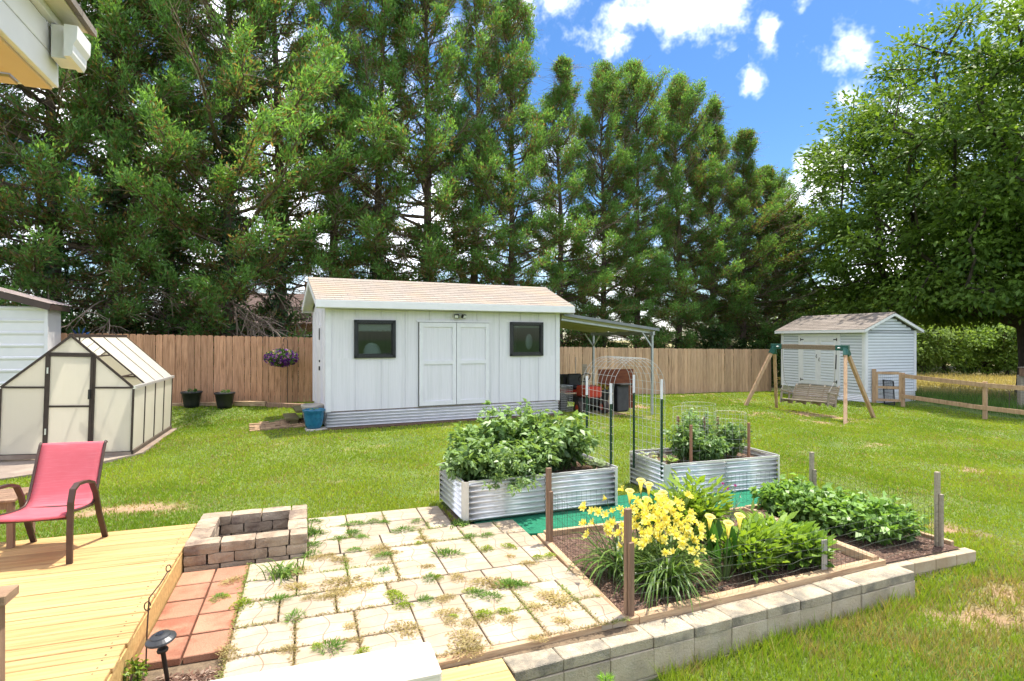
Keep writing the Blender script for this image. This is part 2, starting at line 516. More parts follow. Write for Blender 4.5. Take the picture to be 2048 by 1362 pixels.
M['soil'] = pbr('mulch_soil', (.15, .085, .06), (.075, .042, .03), 22, .95, bump=.9, c3=(.26, .17, .12), s3=35, f3=.7, bscale=60)
M['turf'] = pbr('artificial_turf', (.012, .20, .105), (.01, .15, .08), 14, .95, bump=.6, fine=.25, fine_scale=300, bscale=200)
M['teal'] = pbr('green_bracket', (.025, .115, .09), (.02, .09, .072), 9, .5, .2)
M['rope'] = pbr('swing_chain', (.42, .40, .37), (.32, .30, .28), 9, .6, .3)
M['chaindark'] = pbr('chain_sleeve', (.04, .04, .045), None, 9, .6)
M['red'] = pbr('red_mower_paint', (.52, .045, .02), (.45, .035, .02), 5, .35)
M['rubber'] = pbr('tyre_rubber', (.04, .033, .028), (.07, .05, .04), 9, .85)
M['plywood'] = pbr('red_brown_board', (.23, .07, .03), (.14, .04, .02), 4, .8, stretch=(1, 1, 5), bump=.2)
M['bluepot'] = pbr('blue_glaze', (.015, .13, .24), (.03, .19, .30), 7, .22, c3=(.01, .07, .15), s3=6)
M['stone'] = pbr('pale_stone_pot', (.50, .45, .38), (.40, .36, .30), 8, .8)
M['brickpath'] = pbr('path_brick', (.40, .27, .16), (.30, .19, .11), 8, .95, bump=.5, rnd=.2)
M['concrete'] = pbr('worn_concrete', (.30, .245, .195), (.22, .17, .135), 3, .95, bump=.5, c3=(.22, .13, .09), s3=1.2, f3=.7)
M['brick'] = pbr('far_brick', (.40, .22, .12), (.30, .155, .085), 8, .9, rnd=.1)
M['roofred'] = pbr('far_roof', (.13, .085, .07), (.10, .065, .055), 6, .9)
M['bark'] = pbr('conifer_bark', (.17, .12, .09), (.10, .07, .052), 5, .95, stretch=(4, 4, .8), bump=.8)
M['oakbark'] = pbr('oak_bark', (.095, .075, .06), (.05, .04, .032), 5, .95, stretch=(4, 4, .8), bump=.8)
M['twig'] = pbr('dead_twig', (.36, .28, .215), (.25, .185, .14), 6, .95)
M['conifer'] = foliage('conifer_needles', .48, .5, rnd=.12)
M['oakleaf'] = foliage('oak_leaves', .38, .5, rnd=.05)
M['farleaf'] = foliage('distant_leaves', .5, .6, rnd=.15)
M['leaf'] = foliage('garden_leaves', .38, .42, rnd=.08, spec=.5)
M['petal'] = foliage('petals', .45, .6, rnd=.05)
M['grass'] = foliage('grass_blades', .42, .55, rnd=0)
M['weed'] = foliage('weeds', .35, .6, rnd=.15)

def mat_paver():
    """pale concrete paver scored with wavy joints, so each slab reads as interlocking bricks"""
    m, nt, out = newmat('pale_paver')
    b = nt.nodes.new('ShaderNodeBsdfPrincipled'); b.inputs['Roughness'].default_value = .92
    vec, oi = coords(nt, (1, 1, 1))
    tc = nt.nodes.new('ShaderNodeTexCoord')
    sx = nt.nodes.new('ShaderNodeSeparateXYZ'); nt.links.new(tc.outputs['Object'], sx.inputs[0])
    def mth(op, a, c=None, d=None):
        q = nt.nodes.new('ShaderNodeMath'); q.operation = op
        for i, val in enumerate((a, c, d)):
            if val is None: continue
            if isinstance(val, (int, float)): q.inputs[i].default_value = val
            else: nt.links.new(val, q.inputs[i])
        return q.outputs[0]
    x, y = sx.outputs[0], sx.outputs[1]
    def line(p, q, ph, off, amp):
        wv = mth('MULTIPLY', mth('SINE', mth('MULTIPLY_ADD', q, 16.0, ph)), amp)
        return mth('ABSOLUTE', mth('SUBTRACT', mth('SUBTRACT', p, off), wv))
    d = mth('MINIMUM', line(x, y, .6, .0, .026), line(y, x, 1.9, .055, .014))
    d = mth('MINIMUM', d, line(y, x, .2, -.085, .014))
    mr = nt.nodes.new('ShaderNodeMapRange'); mr.inputs['From Min'].default_value = .0016; mr.inputs['From Max'].default_value = .0052
    nt.links.new(d, mr.inputs['Value'])
    base = mixcol(nt, noise_fac(nt, vec, 5), (.455, .38, .29), (.375, .30, .215))
    base = mixcol(nt, noise_fac(nt, vec, 2.2, lo=.45, hi=.7), base, (.37, .28, .19))
    ff = noise_fac(nt, vec, 240, detail=2, lo=.3, hi=.7)
    base = mixcol(nt, .12, base, ff, 'OVERLAY')
    mrr = nt.nodes.new('ShaderNodeMapRange'); mrr.inputs['To Min'].default_value = .86; mrr.inputs['To Max'].default_value = 1.1
    nt.links.new(oi.outputs['Random'], mrr.inputs['Value'])
    hv = nt.nodes.new('ShaderNodeHueSaturation'); nt.links.new(mrr.outputs[0], hv.inputs['Value']); nt.links.new(base, hv.inputs['Color'])
    col = mixcol(nt, mr.outputs[0], (.235, .16, .11), hv.outputs[0])
    nt.links.new(col, b.inputs['Base Color'])
    hh = mth('ADD', mr.outputs[0], mth('MULTIPLY', noise_fac(nt, vec, 70, lo=.2, hi=.8), .3))
    bp = nt.nodes.new('ShaderNodeBump'); bp.inputs['Strength'].default_value = .5; bp.inputs['Distance'].default_value = .004
    nt.links.new(hh, bp.inputs['Height']); nt.links.new(bp.outputs[0], b.inputs['Normal'])
    nt.links.new(b.outputs[0], out.inputs['Surface'])
    return m
M['paver'] = mat_paver()

def mat_shingle(name, c1, c2, c3):
    m, nt, out = newmat(name)
    b = nt.nodes.new('ShaderNodeBsdfPrincipled'); b.inputs['Roughness'].default_value = .95
    tc = nt.nodes.new('ShaderNodeTexCoord')
    br = nt.nodes.new('ShaderNodeTexBrick')
    br.inputs['Scale'].default_value = 1.0
    br.inputs['Brick Width'].default_value = .30; br.inputs['Row Height'].default_value = .143
    br.inputs['Mortar Size'].default_value = .004; br.inputs['Mortar Smooth'].default_value = .3
    br.inputs['Color1'].default_value = (*c1, 1); br.inputs['Color2'].default_value = (*c2, 1)
    br.inputs['Mortar'].default_value = (*[k * .55 for k in c2], 1)
    nt.links.new(tc.outputs['Object'], br.inputs['Vector'])
    vec, oi = coords(nt, (1, 1, 1), False)
    col = mixcol(nt, noise_fac(nt, vec, 1.6, lo=.45, hi=.7), br.outputs['Color'], c3)
    ff = noise_fac(nt, vec, 160, detail=2, lo=.25, hi=.75)
    col = mixcol(nt, .35, col, ff, 'OVERLAY')
    nt.links.new(col, b.inputs['Base Color'])
    bp = nt.nodes.new('ShaderNodeBump'); bp.inputs['Strength'].default_value = .5; bp.inputs['Distance'].default_value = .006
    nt.links.new(br.outputs['Fac'], bp.inputs['Height']); bp.invert = True
    nt.links.new(bp.outputs[0], b.inputs['Normal'])
    nt.links.new(b.outputs[0], out.inputs['Surface'])
    return m
M['shingle'] = mat_shingle('tan_shingles', (.345, .295, .25), (.29, .245, .21), (.36, .285, .21))
M['shingle2'] = mat_shingle('brown_shingles', (.235, .20, .17), (.18, .15, .13), (.27, .23, .20))

def mat_sling():
    m, nt, out = newmat('pink_sling_mesh')
    b = nt.nodes.new('ShaderNodeBsdfPrincipled'); b.inputs['Roughness'].default_value = .65
    vec, oi = coords(nt, (1, 1, 1), False)
    col = mixcol(nt, noise_fac(nt, vec, 5), (.78, .20, .25), (.72, .165, .21))
    v2, _ = coords(nt, (1.5, 30, 60), False)
    col = mixcol(nt, noise_fac(nt, v2, 3, lo=.52, hi=.75), col, (.82, .33, .37))
    nt.links.new(col, b.inputs['Base Color'])
    t = nt.nodes.new('ShaderNodeBsdfTranslucent'); t.inputs['Color'].default_value = (.85, .20, .26, 1)
    ms = nt.nodes.new('ShaderNodeMixShader'); ms.inputs['Fac'].default_value = .4
    nt.links.new(b.outputs[0], ms.inputs[1]); nt.links.new(t.outputs[0], ms.inputs[2])
    nt.links.new(ms.outputs[0], out.inputs['Surface'])
    return m
M['sling'] = mat_sling()
def mat_poly():
    m, nt, out = newmat('cream_polycarbonate')
    b = nt.nodes.new('ShaderNodeBsdfPrincipled'); b.inputs['Roughness'].default_value = .4; b.inputs['Base Color'].default_value = (.76, .70, .55, 1)
    vec, oi = coords(nt, (60, 60, .3), False)
    col = mixcol(nt, noise_fac(nt, vec, 1.5), (.93, .90, .83), (.89, .86, .78))
    nt.links.new(col, b.inputs['Base Color'])
    t = nt.nodes.new('ShaderNodeBsdfTranslucent'); t.inputs['Color'].default_value = (.96, .93, .85, 1)
    ms = nt.nodes.new('ShaderNodeMixShader'); ms.inputs['Fac'].default_value = .7
    nt.links.new(b.outputs[0], ms.inputs[1]); nt.links.new(t.outputs[0], ms.inputs[2])
    nt.links.new(ms.outputs[0], out.inputs['Surface'])
    return m
M['poly'] = mat_poly()
def mat_glass():
    m, nt, out = newmat('window_glass')
    gl = nt.nodes.new('ShaderNodeBsdfGlossy'); gl.inputs['Roughness'].default_value = .03; gl.inputs['Color'].default_value = (.75, .8, .82, 1)
    tr = nt.nodes.new('ShaderNodeBsdfTransparent'); tr.inputs['Color'].default_value = (.72, .78, .76, 1)
    fr = nt.nodes.new('ShaderNodeFresnel'); fr.inputs['IOR'].default_value = 1.5
    ms = nt.nodes.new('ShaderNodeMixShader')
    nt.links.new(fr.outputs[0], ms.inputs['Fac']); nt.links.new(tr.outputs[0], ms.inputs[1]); nt.links.new(gl.outputs[0], ms.inputs[2])
    nt.links.new(ms.outputs[0], out.inputs['Surface'])
    return m
M['glass'] = mat_glass()
def mat_lawn():
    m, nt, out = newmat('lawn_ground')
    b = nt.nodes.new('ShaderNodeBsdfPrincipled'); b.inputs['Roughness'].default_value = .95
    at = nt.nodes.new('ShaderNodeAttribute'); at.attribute_name = 'col'
    vec, oi = coords(nt, (1, 1, 1), False)
    f = noise_fac(nt, vec, 30, detail=6, lo=.3, hi=.7)
    col = mixcol(nt, .5, at.outputs['Color'], f, 'OVERLAY')
    f2 = noise_fac(nt, vec, 1.3, detail=6, lo=.4, hi=.7)
    hv = nt.nodes.new('ShaderNodeHueSaturation')
    mr = nt.nodes.new('ShaderNodeMapRange'); mr.inputs['To Min'].default_value = .85; mr.inputs['To Max'].default_value = 1.15
    nt.links.new(f2, mr.inputs['Value']); nt.links.new(mr.outputs[0], hv.inputs['Value']); nt.links.new(col, hv.inputs['Color'])
    nt.links.new(hv.outputs[0], b.inputs['Base Color'])
    bp = nt.nodes.new('ShaderNodeBump'); bp.inputs['Strength'].default_value = .8; bp.inputs['Distance'].default_value = .02
    nt.links.new(noise_fac(nt, vec, 60, lo=.2, hi=.8), bp.inputs['Height']); nt.links.new(bp.outputs[0], b.inputs['Normal'])
    nt.links.new(b.outputs[0], out.inputs['Surface'])
    return m
M['lawn'] = mat_lawn()

# ------------------------------------------------------------------ ground
def vnoise(x, y, s, seed=0):
    """cheap smooth value noise"""
    x = np.asarray(x) / s + 71.3 * seed; y = np.asarray(y) / s + 17.9 * seed
    xi = np.floor(x).astype(np.int64); yi = np.floor(y).astype(np.int64)
    fx = x - xi; fy = y - yi
    fx = fx * fx * (3 - 2 * fx); fy = fy * fy * (3 - 2 * fy)
    def h(a, b):
        q = (a * 374761393 + b * 668265263 + seed * 974711) & 0x7fffffff
        q = ((q ^ (q >> 13)) * 1274126177) & 0x7fffffff
        return ((q ^ (q >> 16)) & 0xffff) / 65535.0
    return (h(xi, yi) * (1 - fx) + h(xi + 1, yi) * fx) * (1 - fy) + (h(xi, yi + 1) * (1 - fx) + h(xi + 1, yi + 1) * fx) * fy
def fbm(x, y, s, seed=0):
    return (vnoise(x, y, s, seed) + .5 * vnoise(x, y, s / 2.1, seed + 1) + .25 * vnoise(x, y, s / 4.3, seed + 2)) / 1.75

def blob(x, y, cx, cy, rx, ry, ang=0.0):
    dx, dy = x - cx, y - cy
    c, s = math.cos(ang), math.sin(ang)
    q = np.sqrt(((dx * c + dy * s) / rx) ** 2 + ((-dx * s + dy * c) / ry) ** 2)
    return np.clip(1.35 - q, 0, 1)
def dirt_mask(x, y):
    n = .55 * fbm(x, y, .5, 3) + .45 * fbm(x, y, .16, 6)
    m = np.zeros_like(x)
    for cx, cy, rx, ry, an, w in [(-4.6, 6.9, 1.1, .32, A, .95), (-4.0, 7.6, .6, .25, A, .5), (9.0, 17.3, 1.5, .55, -.8, 1.0), (8.6, 15.7, .7, .5, -.8, .8),
                                  (9.3, 16.0, .6, .4, 0, .8), (7.0, 16.6, .8, .5, 0, .7), (10.6, 13.3, 1.2, .45, .3, .55), (7.6, 12.2, 1.0, .4, .3, .4),
                                  (8.2, 10.0, 1.0, .4, .3, .35), (1.5, 2.9, .9, .25, WA, .6), (2.6, 3.2, 1.1, .35, WA, .62), (3.6, 3.5, .9, .4, WA, .65),
                                  (3.95, 4.75, .45, .35, 0, 1.0), (4.4, 5.2, .5, .25, .4, .8), (4.7, 4.0, .8, .4, 0, .6), (2.4, 15.6, 1.4, 1.3, .4, 1.0),
                                  (3.4, 17.4, 1.2, .8, .4, .8), (6.2, 22.2, 2.5, .5, .4, .5), (7.6, 20.4, 1.5, .5, .4, .5), (5.2, 6.7, .8, .4, 1.9, .4)]:
        m = np.maximum(m, w * blob(x, y, cx, cy, rx, ry, an))
    return np.clip((m - .38 + (n - .5) * 2.6) * 1.5, 0, 1)
def field_mask(x, y):
    """pasture beyond the yard fence on the right"""
    # the line through the yard's right-hand fence, pasture on its far side
    d = (x - 14.1) * .92 + (y - 17.1) * .40
    back = (y - 25.5) - (x - 9) * .36
    return np.maximum(sstep(.3, 2.0, d), sstep(0, 2.0, back))

def axis(lo, hi, step, outer, grow=1.28):
    a = list(np.arange(lo, hi + 1e-6, step))
    s = step; x = hi
    while x < outer:
        s *= grow; x += s; a.append(x)
    s = step; x = lo; pre = []
    while x > -outer:
        s *= grow; x -= s; pre.append(x)
    return np.array(pre[::-1] + a)
def build_ground():
    xs = axis(-10, 15, .14, 600); ys = axis(1.5, 25, .14, 700)
    X, Y = np.meshgrid(xs, ys)
    x = X.ravel(); y = Y.ravel()
    z = ground(x, y)
    z += (fbm(x, y, .8, 9) - .5) * .03 * (1 - sstep(20, 40, y))
    # keep the lawn under the things that are laid on it
    u, v = toUV(x, y)
    under = (u > -.7) & (u < 2.85) & (v > -2.4) & (v < 1.3)
    z = np.where(under, np.minimum(z, -.10), z)
    for p in (GARDEN, PAD): z = np.where(inpoly(x, y, p), z - .09, z)
    nx, ny = len(xs), len(ys)
    i = np.arange(nx * ny).reshape(ny, nx)
    F = np.stack([i[:-1, :-1], i[:-1, 1:], i[1:, 1:], i[1:, :-1]], -1).reshape(-1, 4)
    dm = dirt_mask(x, y)[:, None]; fm = field_mask(x, y)[:, None]
    n = fbm(x, y, 1.2, 5)[:, None]
    green = np.array([.10, .165, .026]) * (1 - n) + np.array([.16, .20, .042]) * n
    dirt = np.array([.36, .20, .11]) * (1 - n) + np.array([.42, .29, .175]) * n
    c = green * (1 - dm) + dirt * dm
    far = sstep(26, 36, y + .35 * x)[:, None]
    straw = np.array([.36, .29, .13]) * (1 - n) + np.array([.27, .25, .09]) * n
    fgreen = np.array([.09, .16, .03])
    c = c * (1 - fm) + (fgreen * (1 - far) + straw * far) * fm
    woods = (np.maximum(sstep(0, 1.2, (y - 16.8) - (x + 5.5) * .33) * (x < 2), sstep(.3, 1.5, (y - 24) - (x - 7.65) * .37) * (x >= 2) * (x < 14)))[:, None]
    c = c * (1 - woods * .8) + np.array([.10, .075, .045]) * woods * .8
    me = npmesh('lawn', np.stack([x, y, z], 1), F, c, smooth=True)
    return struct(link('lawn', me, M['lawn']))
def inpoly(x, y, poly):
    ins = np.zeros(x.shape, bool); k = len(poly)
    for i in range(k):
        x1, y1 = poly[i][:2]; x2, y2 = poly[(i + 1) % k][:2]
        c = ((y1 > y) != (y2 > y)) & (x < (x2 - x1) * (y - y1) / (y2 - y1 + 1e-12) + x1)
        ins ^= c
    return ins
SHED_A = rad(25.1)
SHED0 = (-3.88, 12.0)
def S(x, y, o=SHED0, a=SHED_A):
    return (o[0] + x * math.cos(a) - y * math.sin(a), o[1] + x * math.sin(a) + y * math.cos(a))
GARDEN = [(.30, 6.05), (.76, 4.19), (3.39, 5.32), (4.48, 5.74), (3.80, 7.28), (2.80, 6.95)]
BED1 = dict(o=(-.53, 6.37), a=rad(21.8), L=1.98, D=1.05)
BED2 = dict(o=(2.01, 7.45), a=rad(18.6), L=1.83, D=.95)
def rect(o, a, x0, x1, y0, y1):
    return [S(p, q, o, a) for p, q in ((x0, y0), (x1, y0), (x1, y1), (x0, y1))]
WSHED_A = rad(109.7)            # the white shed on the right: its front runs away from the lens
GH_A = A
GHR = (-6.51, 9.83)
GH0 = (GHR[0] - 1.83 * UX, GHR[1] - 1.83 * UY)
PAD = [W(-6, 4.2), W(-3.55, 4.41), W(-2.9, 4.85), W(-2.45, 5.5), W(-2.2, 5.9), W(-2.2, 8.8), W(-6, 9)]
NOGRASS = [
    [W(-.6, -2.6), W(2.8, -2.6), W(2.8, .4), W(2.05, .4), W(2.05, 1.22), W(.45, 1.22), W(.45, 1.05), W(-.6, 1.05)],
    [W(-7, -4), W(-.5, -4), W(-.5, .84), W(-7, .84)],
    rect(SHED0, SHED_A, 0.02, 5.56, .02, 2.4), GARDEN,
    rect(BED1['o'], BED1['a'], -.02, 2.02, -.02, 1.07), rect(BED2['o'], BED2['a'], -.02, 1.87, -.02, .97),
    [(-.25, 6.02), (.3, 6.06), (2.84, 6.94), (3.75, 7.28), (3.9, 8.1), (1.3, 7.4), (-.45, 6.45)],
    [(p[0], p[1]) for p in PAD],
    [S(-1.4, .5), S(-.1, .4), S(-.1, 2.4), S(-1.4, 1.55)],
    [S(5.6, .6), S(8.3, .6), S(8.3, 2.8), S(5.6, 2.8)],
]
def wall_poly():
    pts = []
    for s, d in ((-.1, -.1), (4.0, -.1), (4.0, .21), (-.1, .21)):
        pts.append((W0[0] + s * WDX + d * WDY, W0[1] + s * WDY - d * WDX))
    return pts
NOGRASS.append(wall_poly())

build_ground()

def build_grass():
    rng = np.random.default_rng(4)
    xs = []; ys = []
    y0 = 2.2
    while y0 < 27:
        dy = .25 if y0 < 8 else .5
        rho = 4600 if y0 < 5.5 else 4600 * (5.5 / y0) ** 1.7
        xl, xr = -.98 * y0 - .8, 1.0 * y0 + .8
        n = int(rho * dy * (xr - xl))
        xs.append(rng.uniform(xl, xr, n)); ys.append(rng.uniform(y0, y0 + dy, n))
        y0 += dy
    x = np.concatenate(xs); y = np.concatenate(ys)
    ok = field_mask(x, y) < .3
    ok &= ~((y > 16.4 + (x + 5.5) * .33) & (x < 2.2)) & ~((y > 23.6 + (x - 7.65) * .37) & (x >= 2.2))
    for p in NOGRASS: ok &= ~inpoly(x, y, p)
    x, y = x[ok], y[ok]
    dm = dirt_mask(x, y)
    keep = rng.random(len(x)) > dm * .93
    patch = fbm(x, y, .35, 21)
    keep &= rng.random(len(x)) < .55 + .8 * patch
    x, y, dm = x[keep], y[keep], dm[keep]
    s, d = wall_sd(x, y)
    near = (d > .1) & (d < .55) & (s > -.5) & (s < 4.2)
    z = ground(x, y)
    n = len(x)
    h = rng.uniform(.018, .04, n) * (.8 + .6 * fbm(x, y, .7, 31))
    h = np.where((d > .1) & (s < 5.5), h * (1.0 + 1.6 * fbm(x, y, .3, 61)), h)
    h = np.where(near, h * rng.uniform(1.0, 2.3, n) * (1.1 - .9 * np.clip(d - .2, 0, .35) / .35 * .6), h)
    w = .0040 * np.maximum(y, 3.2) / 3.6
    th = rng.uniform(0, 2 * np.pi, n); ln = rng.uniform(.1, .9, n)
    dx, dy = np.cos(th), np.sin(th)
    bt = rng.uniform(0, 2 * np.pi, n)
    bx, by = np.cos(bt) * w, np.sin(bt) * w
    V = np.empty((n, 3, 3), np.float32)
    V[:, 0] = np.stack([x - bx, y - by, z - .005], 1)
    V[:, 1] = np.stack([x + bx, y + by, z - .005], 1)
    V[:, 2] = np.stack([x + dx * h * ln, y + dy * h * ln, z + h], 1)
    t = np.clip(fbm(x, y, 1.6, 12) * 1.3 - .15 + rng.normal(0, .18, n), 0, 1)[:, None]
    c = np.array([.17, .29, .022]) * (1 - t) + np.array([.37, .45, .05]) * t
    st = (rng.random(n) < .07 + .35 * dm + .16 * sstep(.5, .75, fbm(x, y, .9, 41)) + .55 * ((d > .25) & (s < 6.5)) * sstep(.42, .62, fbm(x, y, .42, 51)))[:, None]
    c = np.where(st, np.array([.40, .33, .13]) * rng.uniform(.7, 1.1, (n, 1)), c)
    C = np.repeat(c[:, None, :], 3, 1)
    me = npmesh('lawn_grass', V.reshape(-1, 3), np.arange(n * 3).reshape(-1, 3), C.reshape(-1, 3))
    stuff(link('lawn_grass', me, M['grass']), 'short bright green mown grass covering the yard', 'grass')
    # taller pasture grass beyond the rail fence
    n = 42000
    y = rng.uniform(14, 48, n) ** 1.0; x = 13 + rng.random(n) * (y * .98 + 4 - 13)
    ok = (field_mask(x, y) > .6) & (x > 13)
    x, y = x[ok], y[ok]; n = len(x); z = ground(x, y)
    h = rng.uniform(.12, .38, n) * (.6 + .8 * fbm(x, y, 2, 8)); w = .0045 * y / 7
    th = rng.uniform(0, 2 * np.pi, n); dx, dy = np.cos(th), np.sin(th); bt = rng.uniform(0, 2 * np.pi, n)
    V = np.empty((n, 3, 3), np.float32)
    V[:, 0] = np.stack([x - np.cos(bt) * w, y - np.sin(bt) * w, z - .01], 1)
    V[:, 1] = np.stack([x + np.cos(bt) * w, y + np.sin(bt) * w, z - .01], 1)
    V[:, 2] = np.stack([x + dx * h * .4, y + dy * h * .4, z + h], 1)
    far = sstep(25, 34, y + .35 * x - 3 + rng.normal(0, 2, n))[:, None]
    c = np.array([.10, .20, .03]) * (1 - far) + np.array([.42, .34, .15]) * far
    c = c * rng.uniform(.7, 1.2, (n, 1))
    me = npmesh('pasture_grass', V.reshape(-1, 3), np.arange(n * 3).reshape(-1, 3), np.repeat(c[:, None, :], 3, 1).reshape(-1, 3))
    stuff(link('pasture_grass', me, M['grass']), 'tall pasture grass going straw coloured beyond the rail fence', 'grass')
build_grass()

# ------------------------------------------------------------------ patio
def build_patio():
    root = bpy.data.objects.new('patio', None); COL.objects.link(root); struct(root)
    root.location = (R0[0], R0[1], 0); root.rotation_euler = (0, 0, A)
    bed = MB(); bed.add([(-.56, -2.13, -.085), (2.72, -2.13, -.085), (2.72, 1.2, -.085), (-.56, 1.2, -.085)], [(0, 1, 2, 3)])
    part('sand_bed', bed, pbr('joint_sand', (.22, .16, .10), (.12, .085, .055), 20, .95, bump=.5), root)
    rng = random.Random(3); JO = []
    cache = {}
    def slab(w, d, m):
        k = (round(w, 2), round(d, 2), m)
        if k not in cache:
            cache[k] = MB().box((0, 0, 0), (k[0] - .012, k[1] - .012, .05)).mesh('paver', bevel=.005)
        return cache[k]
    P = .41
    v1 = 1.22; row = 0
    while v1 > -2.0:
        v0 = max(v1 - P, -2.13)
        umax = 2.0 if v1 > .5 else 2.68
        u = 0.0 if v1 < .2 else .5
        off = rng.choice([0, 0, .2, .12])
        w = P if off == 0 else P - off
        while u < umax - .05:
            ww = min(w, umax - u)
            if ww > .06:
                me = slab(ww, v1 - v0, 'pale')
                o = link('paver', me, M['paver'], root, (u + ww / 2, (v0 + v1) / 2, -.058 + rng.uniform(-.004, .004)))
                o.rotation_euler = (rng.uniform(-.008, .008), rng.uniform(-.008, .008), rng.uniform(-.012, .012))
            JO.append((u, v0, u, v1)); JO.append((u, v0, min(u + w, umax), v0))
            u += w; w = P
        v1 -= P
    for i in range(5):
        for j in range(2):
            me = slab(.27, .305, 'red')
            o = link('red_paver', me, None, root, (-.403 + .272 * j, -.155 - .306 * i, -.06 + rng.uniform(-.003, .003)))
            o.rotation_euler = (rng.uniform(-.008, .008), rng.uniform(-.008, .008), rng.uniform(-.01, .01))
            if not me.materials: me.materials.append(M['redpaver'])
    me = MB().add([(-.56, -2.6, -.07), (0.0, -2.6, -.07), (0.0, -1.69, -.07), (-.56, -1.69, -.07)], [(0, 1, 2, 3)])
    part('mulch_bed', me, M['soil'], root)
    nr = np.random.default_rng(17); J = np.array(JO); n = 15000
    k = nr.integers(0, len(J), n); t = nr.random(n); off = nr.normal(0, .012, (n, 2))
    u = J[k, 0] + (J[k, 2] - J[k, 0]) * t + off[:, 0]; v = J[k, 1] + (J[k, 3] - J[k, 1]) * t + off[:, 1]
    ok = nr.random(n) < sstep(.42, .62, fbm(u + 40, v + 40, .45, 71)); u, v = u[ok], v[ok]; n = len(u)
    P_ = np.stack([u, v, np.full(n, -.036) + nr.uniform(0, .012, n)], 1)
    D_ = np.stack([nr.normal(0, 1, n), nr.normal(0, 1, n), nr.uniform(.1, .8, n)], 1)
    q = np.clip(sstep(.35, .65, fbm(u + 9, v + 3, .6, 72)) + nr.normal(0, .2, n), 0, 1)[:, None]
    C_ = np.array([.33, .25, .13]) * (1 - q) + np.array([.20, .30, .05]) * q
    V_, F_, C_ = leaf_arrays(P_, D_, np.array([0, 0, 1.]) + nr.normal(0, .4, (n, 3)), nr.uniform(.012, .03, n), nr.uniform(.004, .009, n), C_ * nr.uniform(.7, 1.2, (n, 1)))
    stuff(link('joint_growth', npmesh('joint_growth', V_, F_, C_), M['weed'], root))
build_patio()

def chips(name, n, sampler, zf, label, size=(.018, .05), pal=((.30, .19, .14), (.20, .11, .08), (.42, .31, .24), (.12, .07, .05)), seed=1):
    rng = np.random.default_rng(seed)
    x, y = sampler(rng, n); n = len(x); z = zf(x, y) + rng.uniform(.004, .014, n)
    L = rng.uniform(*size, n); th = rng.uniform(0, 2 * np.pi, n)
    D = np.stack([np.cos(th), np.sin(th), rng.normal(0, .22, n)], 1)
    N = np.stack([rng.normal(0, .3, n), rng.normal(0, .3, n), np.ones(n)], 1)
    pal = np.array(pal); C = pal[rng.integers(0, len(pal), n)] * rng.uniform(.75, 1.25, (n, 1))
    V, F, C = leaf_arrays(np.stack([x, y, z], 1), D, N, L, L * rng.uniform(.2, .45, n), C, fold=.02, mid=.5)
    o = link(name, npmesh(name, V, F, C), M['weed'])
    return stuff(o, label, 'mulch')
def mulch_patch(rng, n):
    u = rng.uniform(-.55, 0, n); v = rng.uniform(-2.3, -1.68, n)
    return R0[0] + u * UX - v * UY, R0[1] + u * UY + v * UX
chips('mulch_chips', 2600, mulch_patch, lambda x, y: np.full(len(x), -.07), 'loose wood chips beside the red pavers at the deck edge', seed=2)

# ------------------------------------------------------------------ deck
def build_deck():
    d = thing('deck', 'low deck of bright yellow pine boards under the pink chair', 'deck', (R0[0], R0[1], 0), A)
    rng = random.Random(8)
    pitch = .142; Lb = 5.2
    me = MB().box((0, 0, 0), (Lb, pitch - .009, .03)).mesh('deck_board', bevel=.004)
    v = .80 - pitch / 2; i = 0
    while v > -3.4:
        o = link('deck_board', me, M['deck'], d, (-.545 - Lb / 2 + rng.uniform(-.006, .006), v, .135 + rng.uniform(-.0015, .0015)))
        if i % 2: o.rotation_euler = (0, 0, math.pi)
        v -= pitch; i += 1
    part('fascia', MB().box((-.558, -1.3, -.0), (.03, 4.2, .235)), M['deck_side'], d, bevel=.003)
    part('fascia', MB().box((-3.15, .80, .0), (5.2, .03, .235)), M['deck_side'], d, bevel=.003)
    part('joist', MB().box((-3.1, -1.3, .02), (.05, 4.0, .19)), M['deck_side'], d)
    # screw heads: dark dots in two rows
    sc = MB()
    vv = .80 - pitch / 2
    while vv > -3.3:
        for u in (-.62, -2.2):
            for k in (-.04, .04):
                sc.box((u + rng.uniform(-.01, .01), vv + k, .1505), (.009, .009, .002))
        vv -= pitch
    part('screw_heads', sc, M['darkmetal'], d)
build_deck()

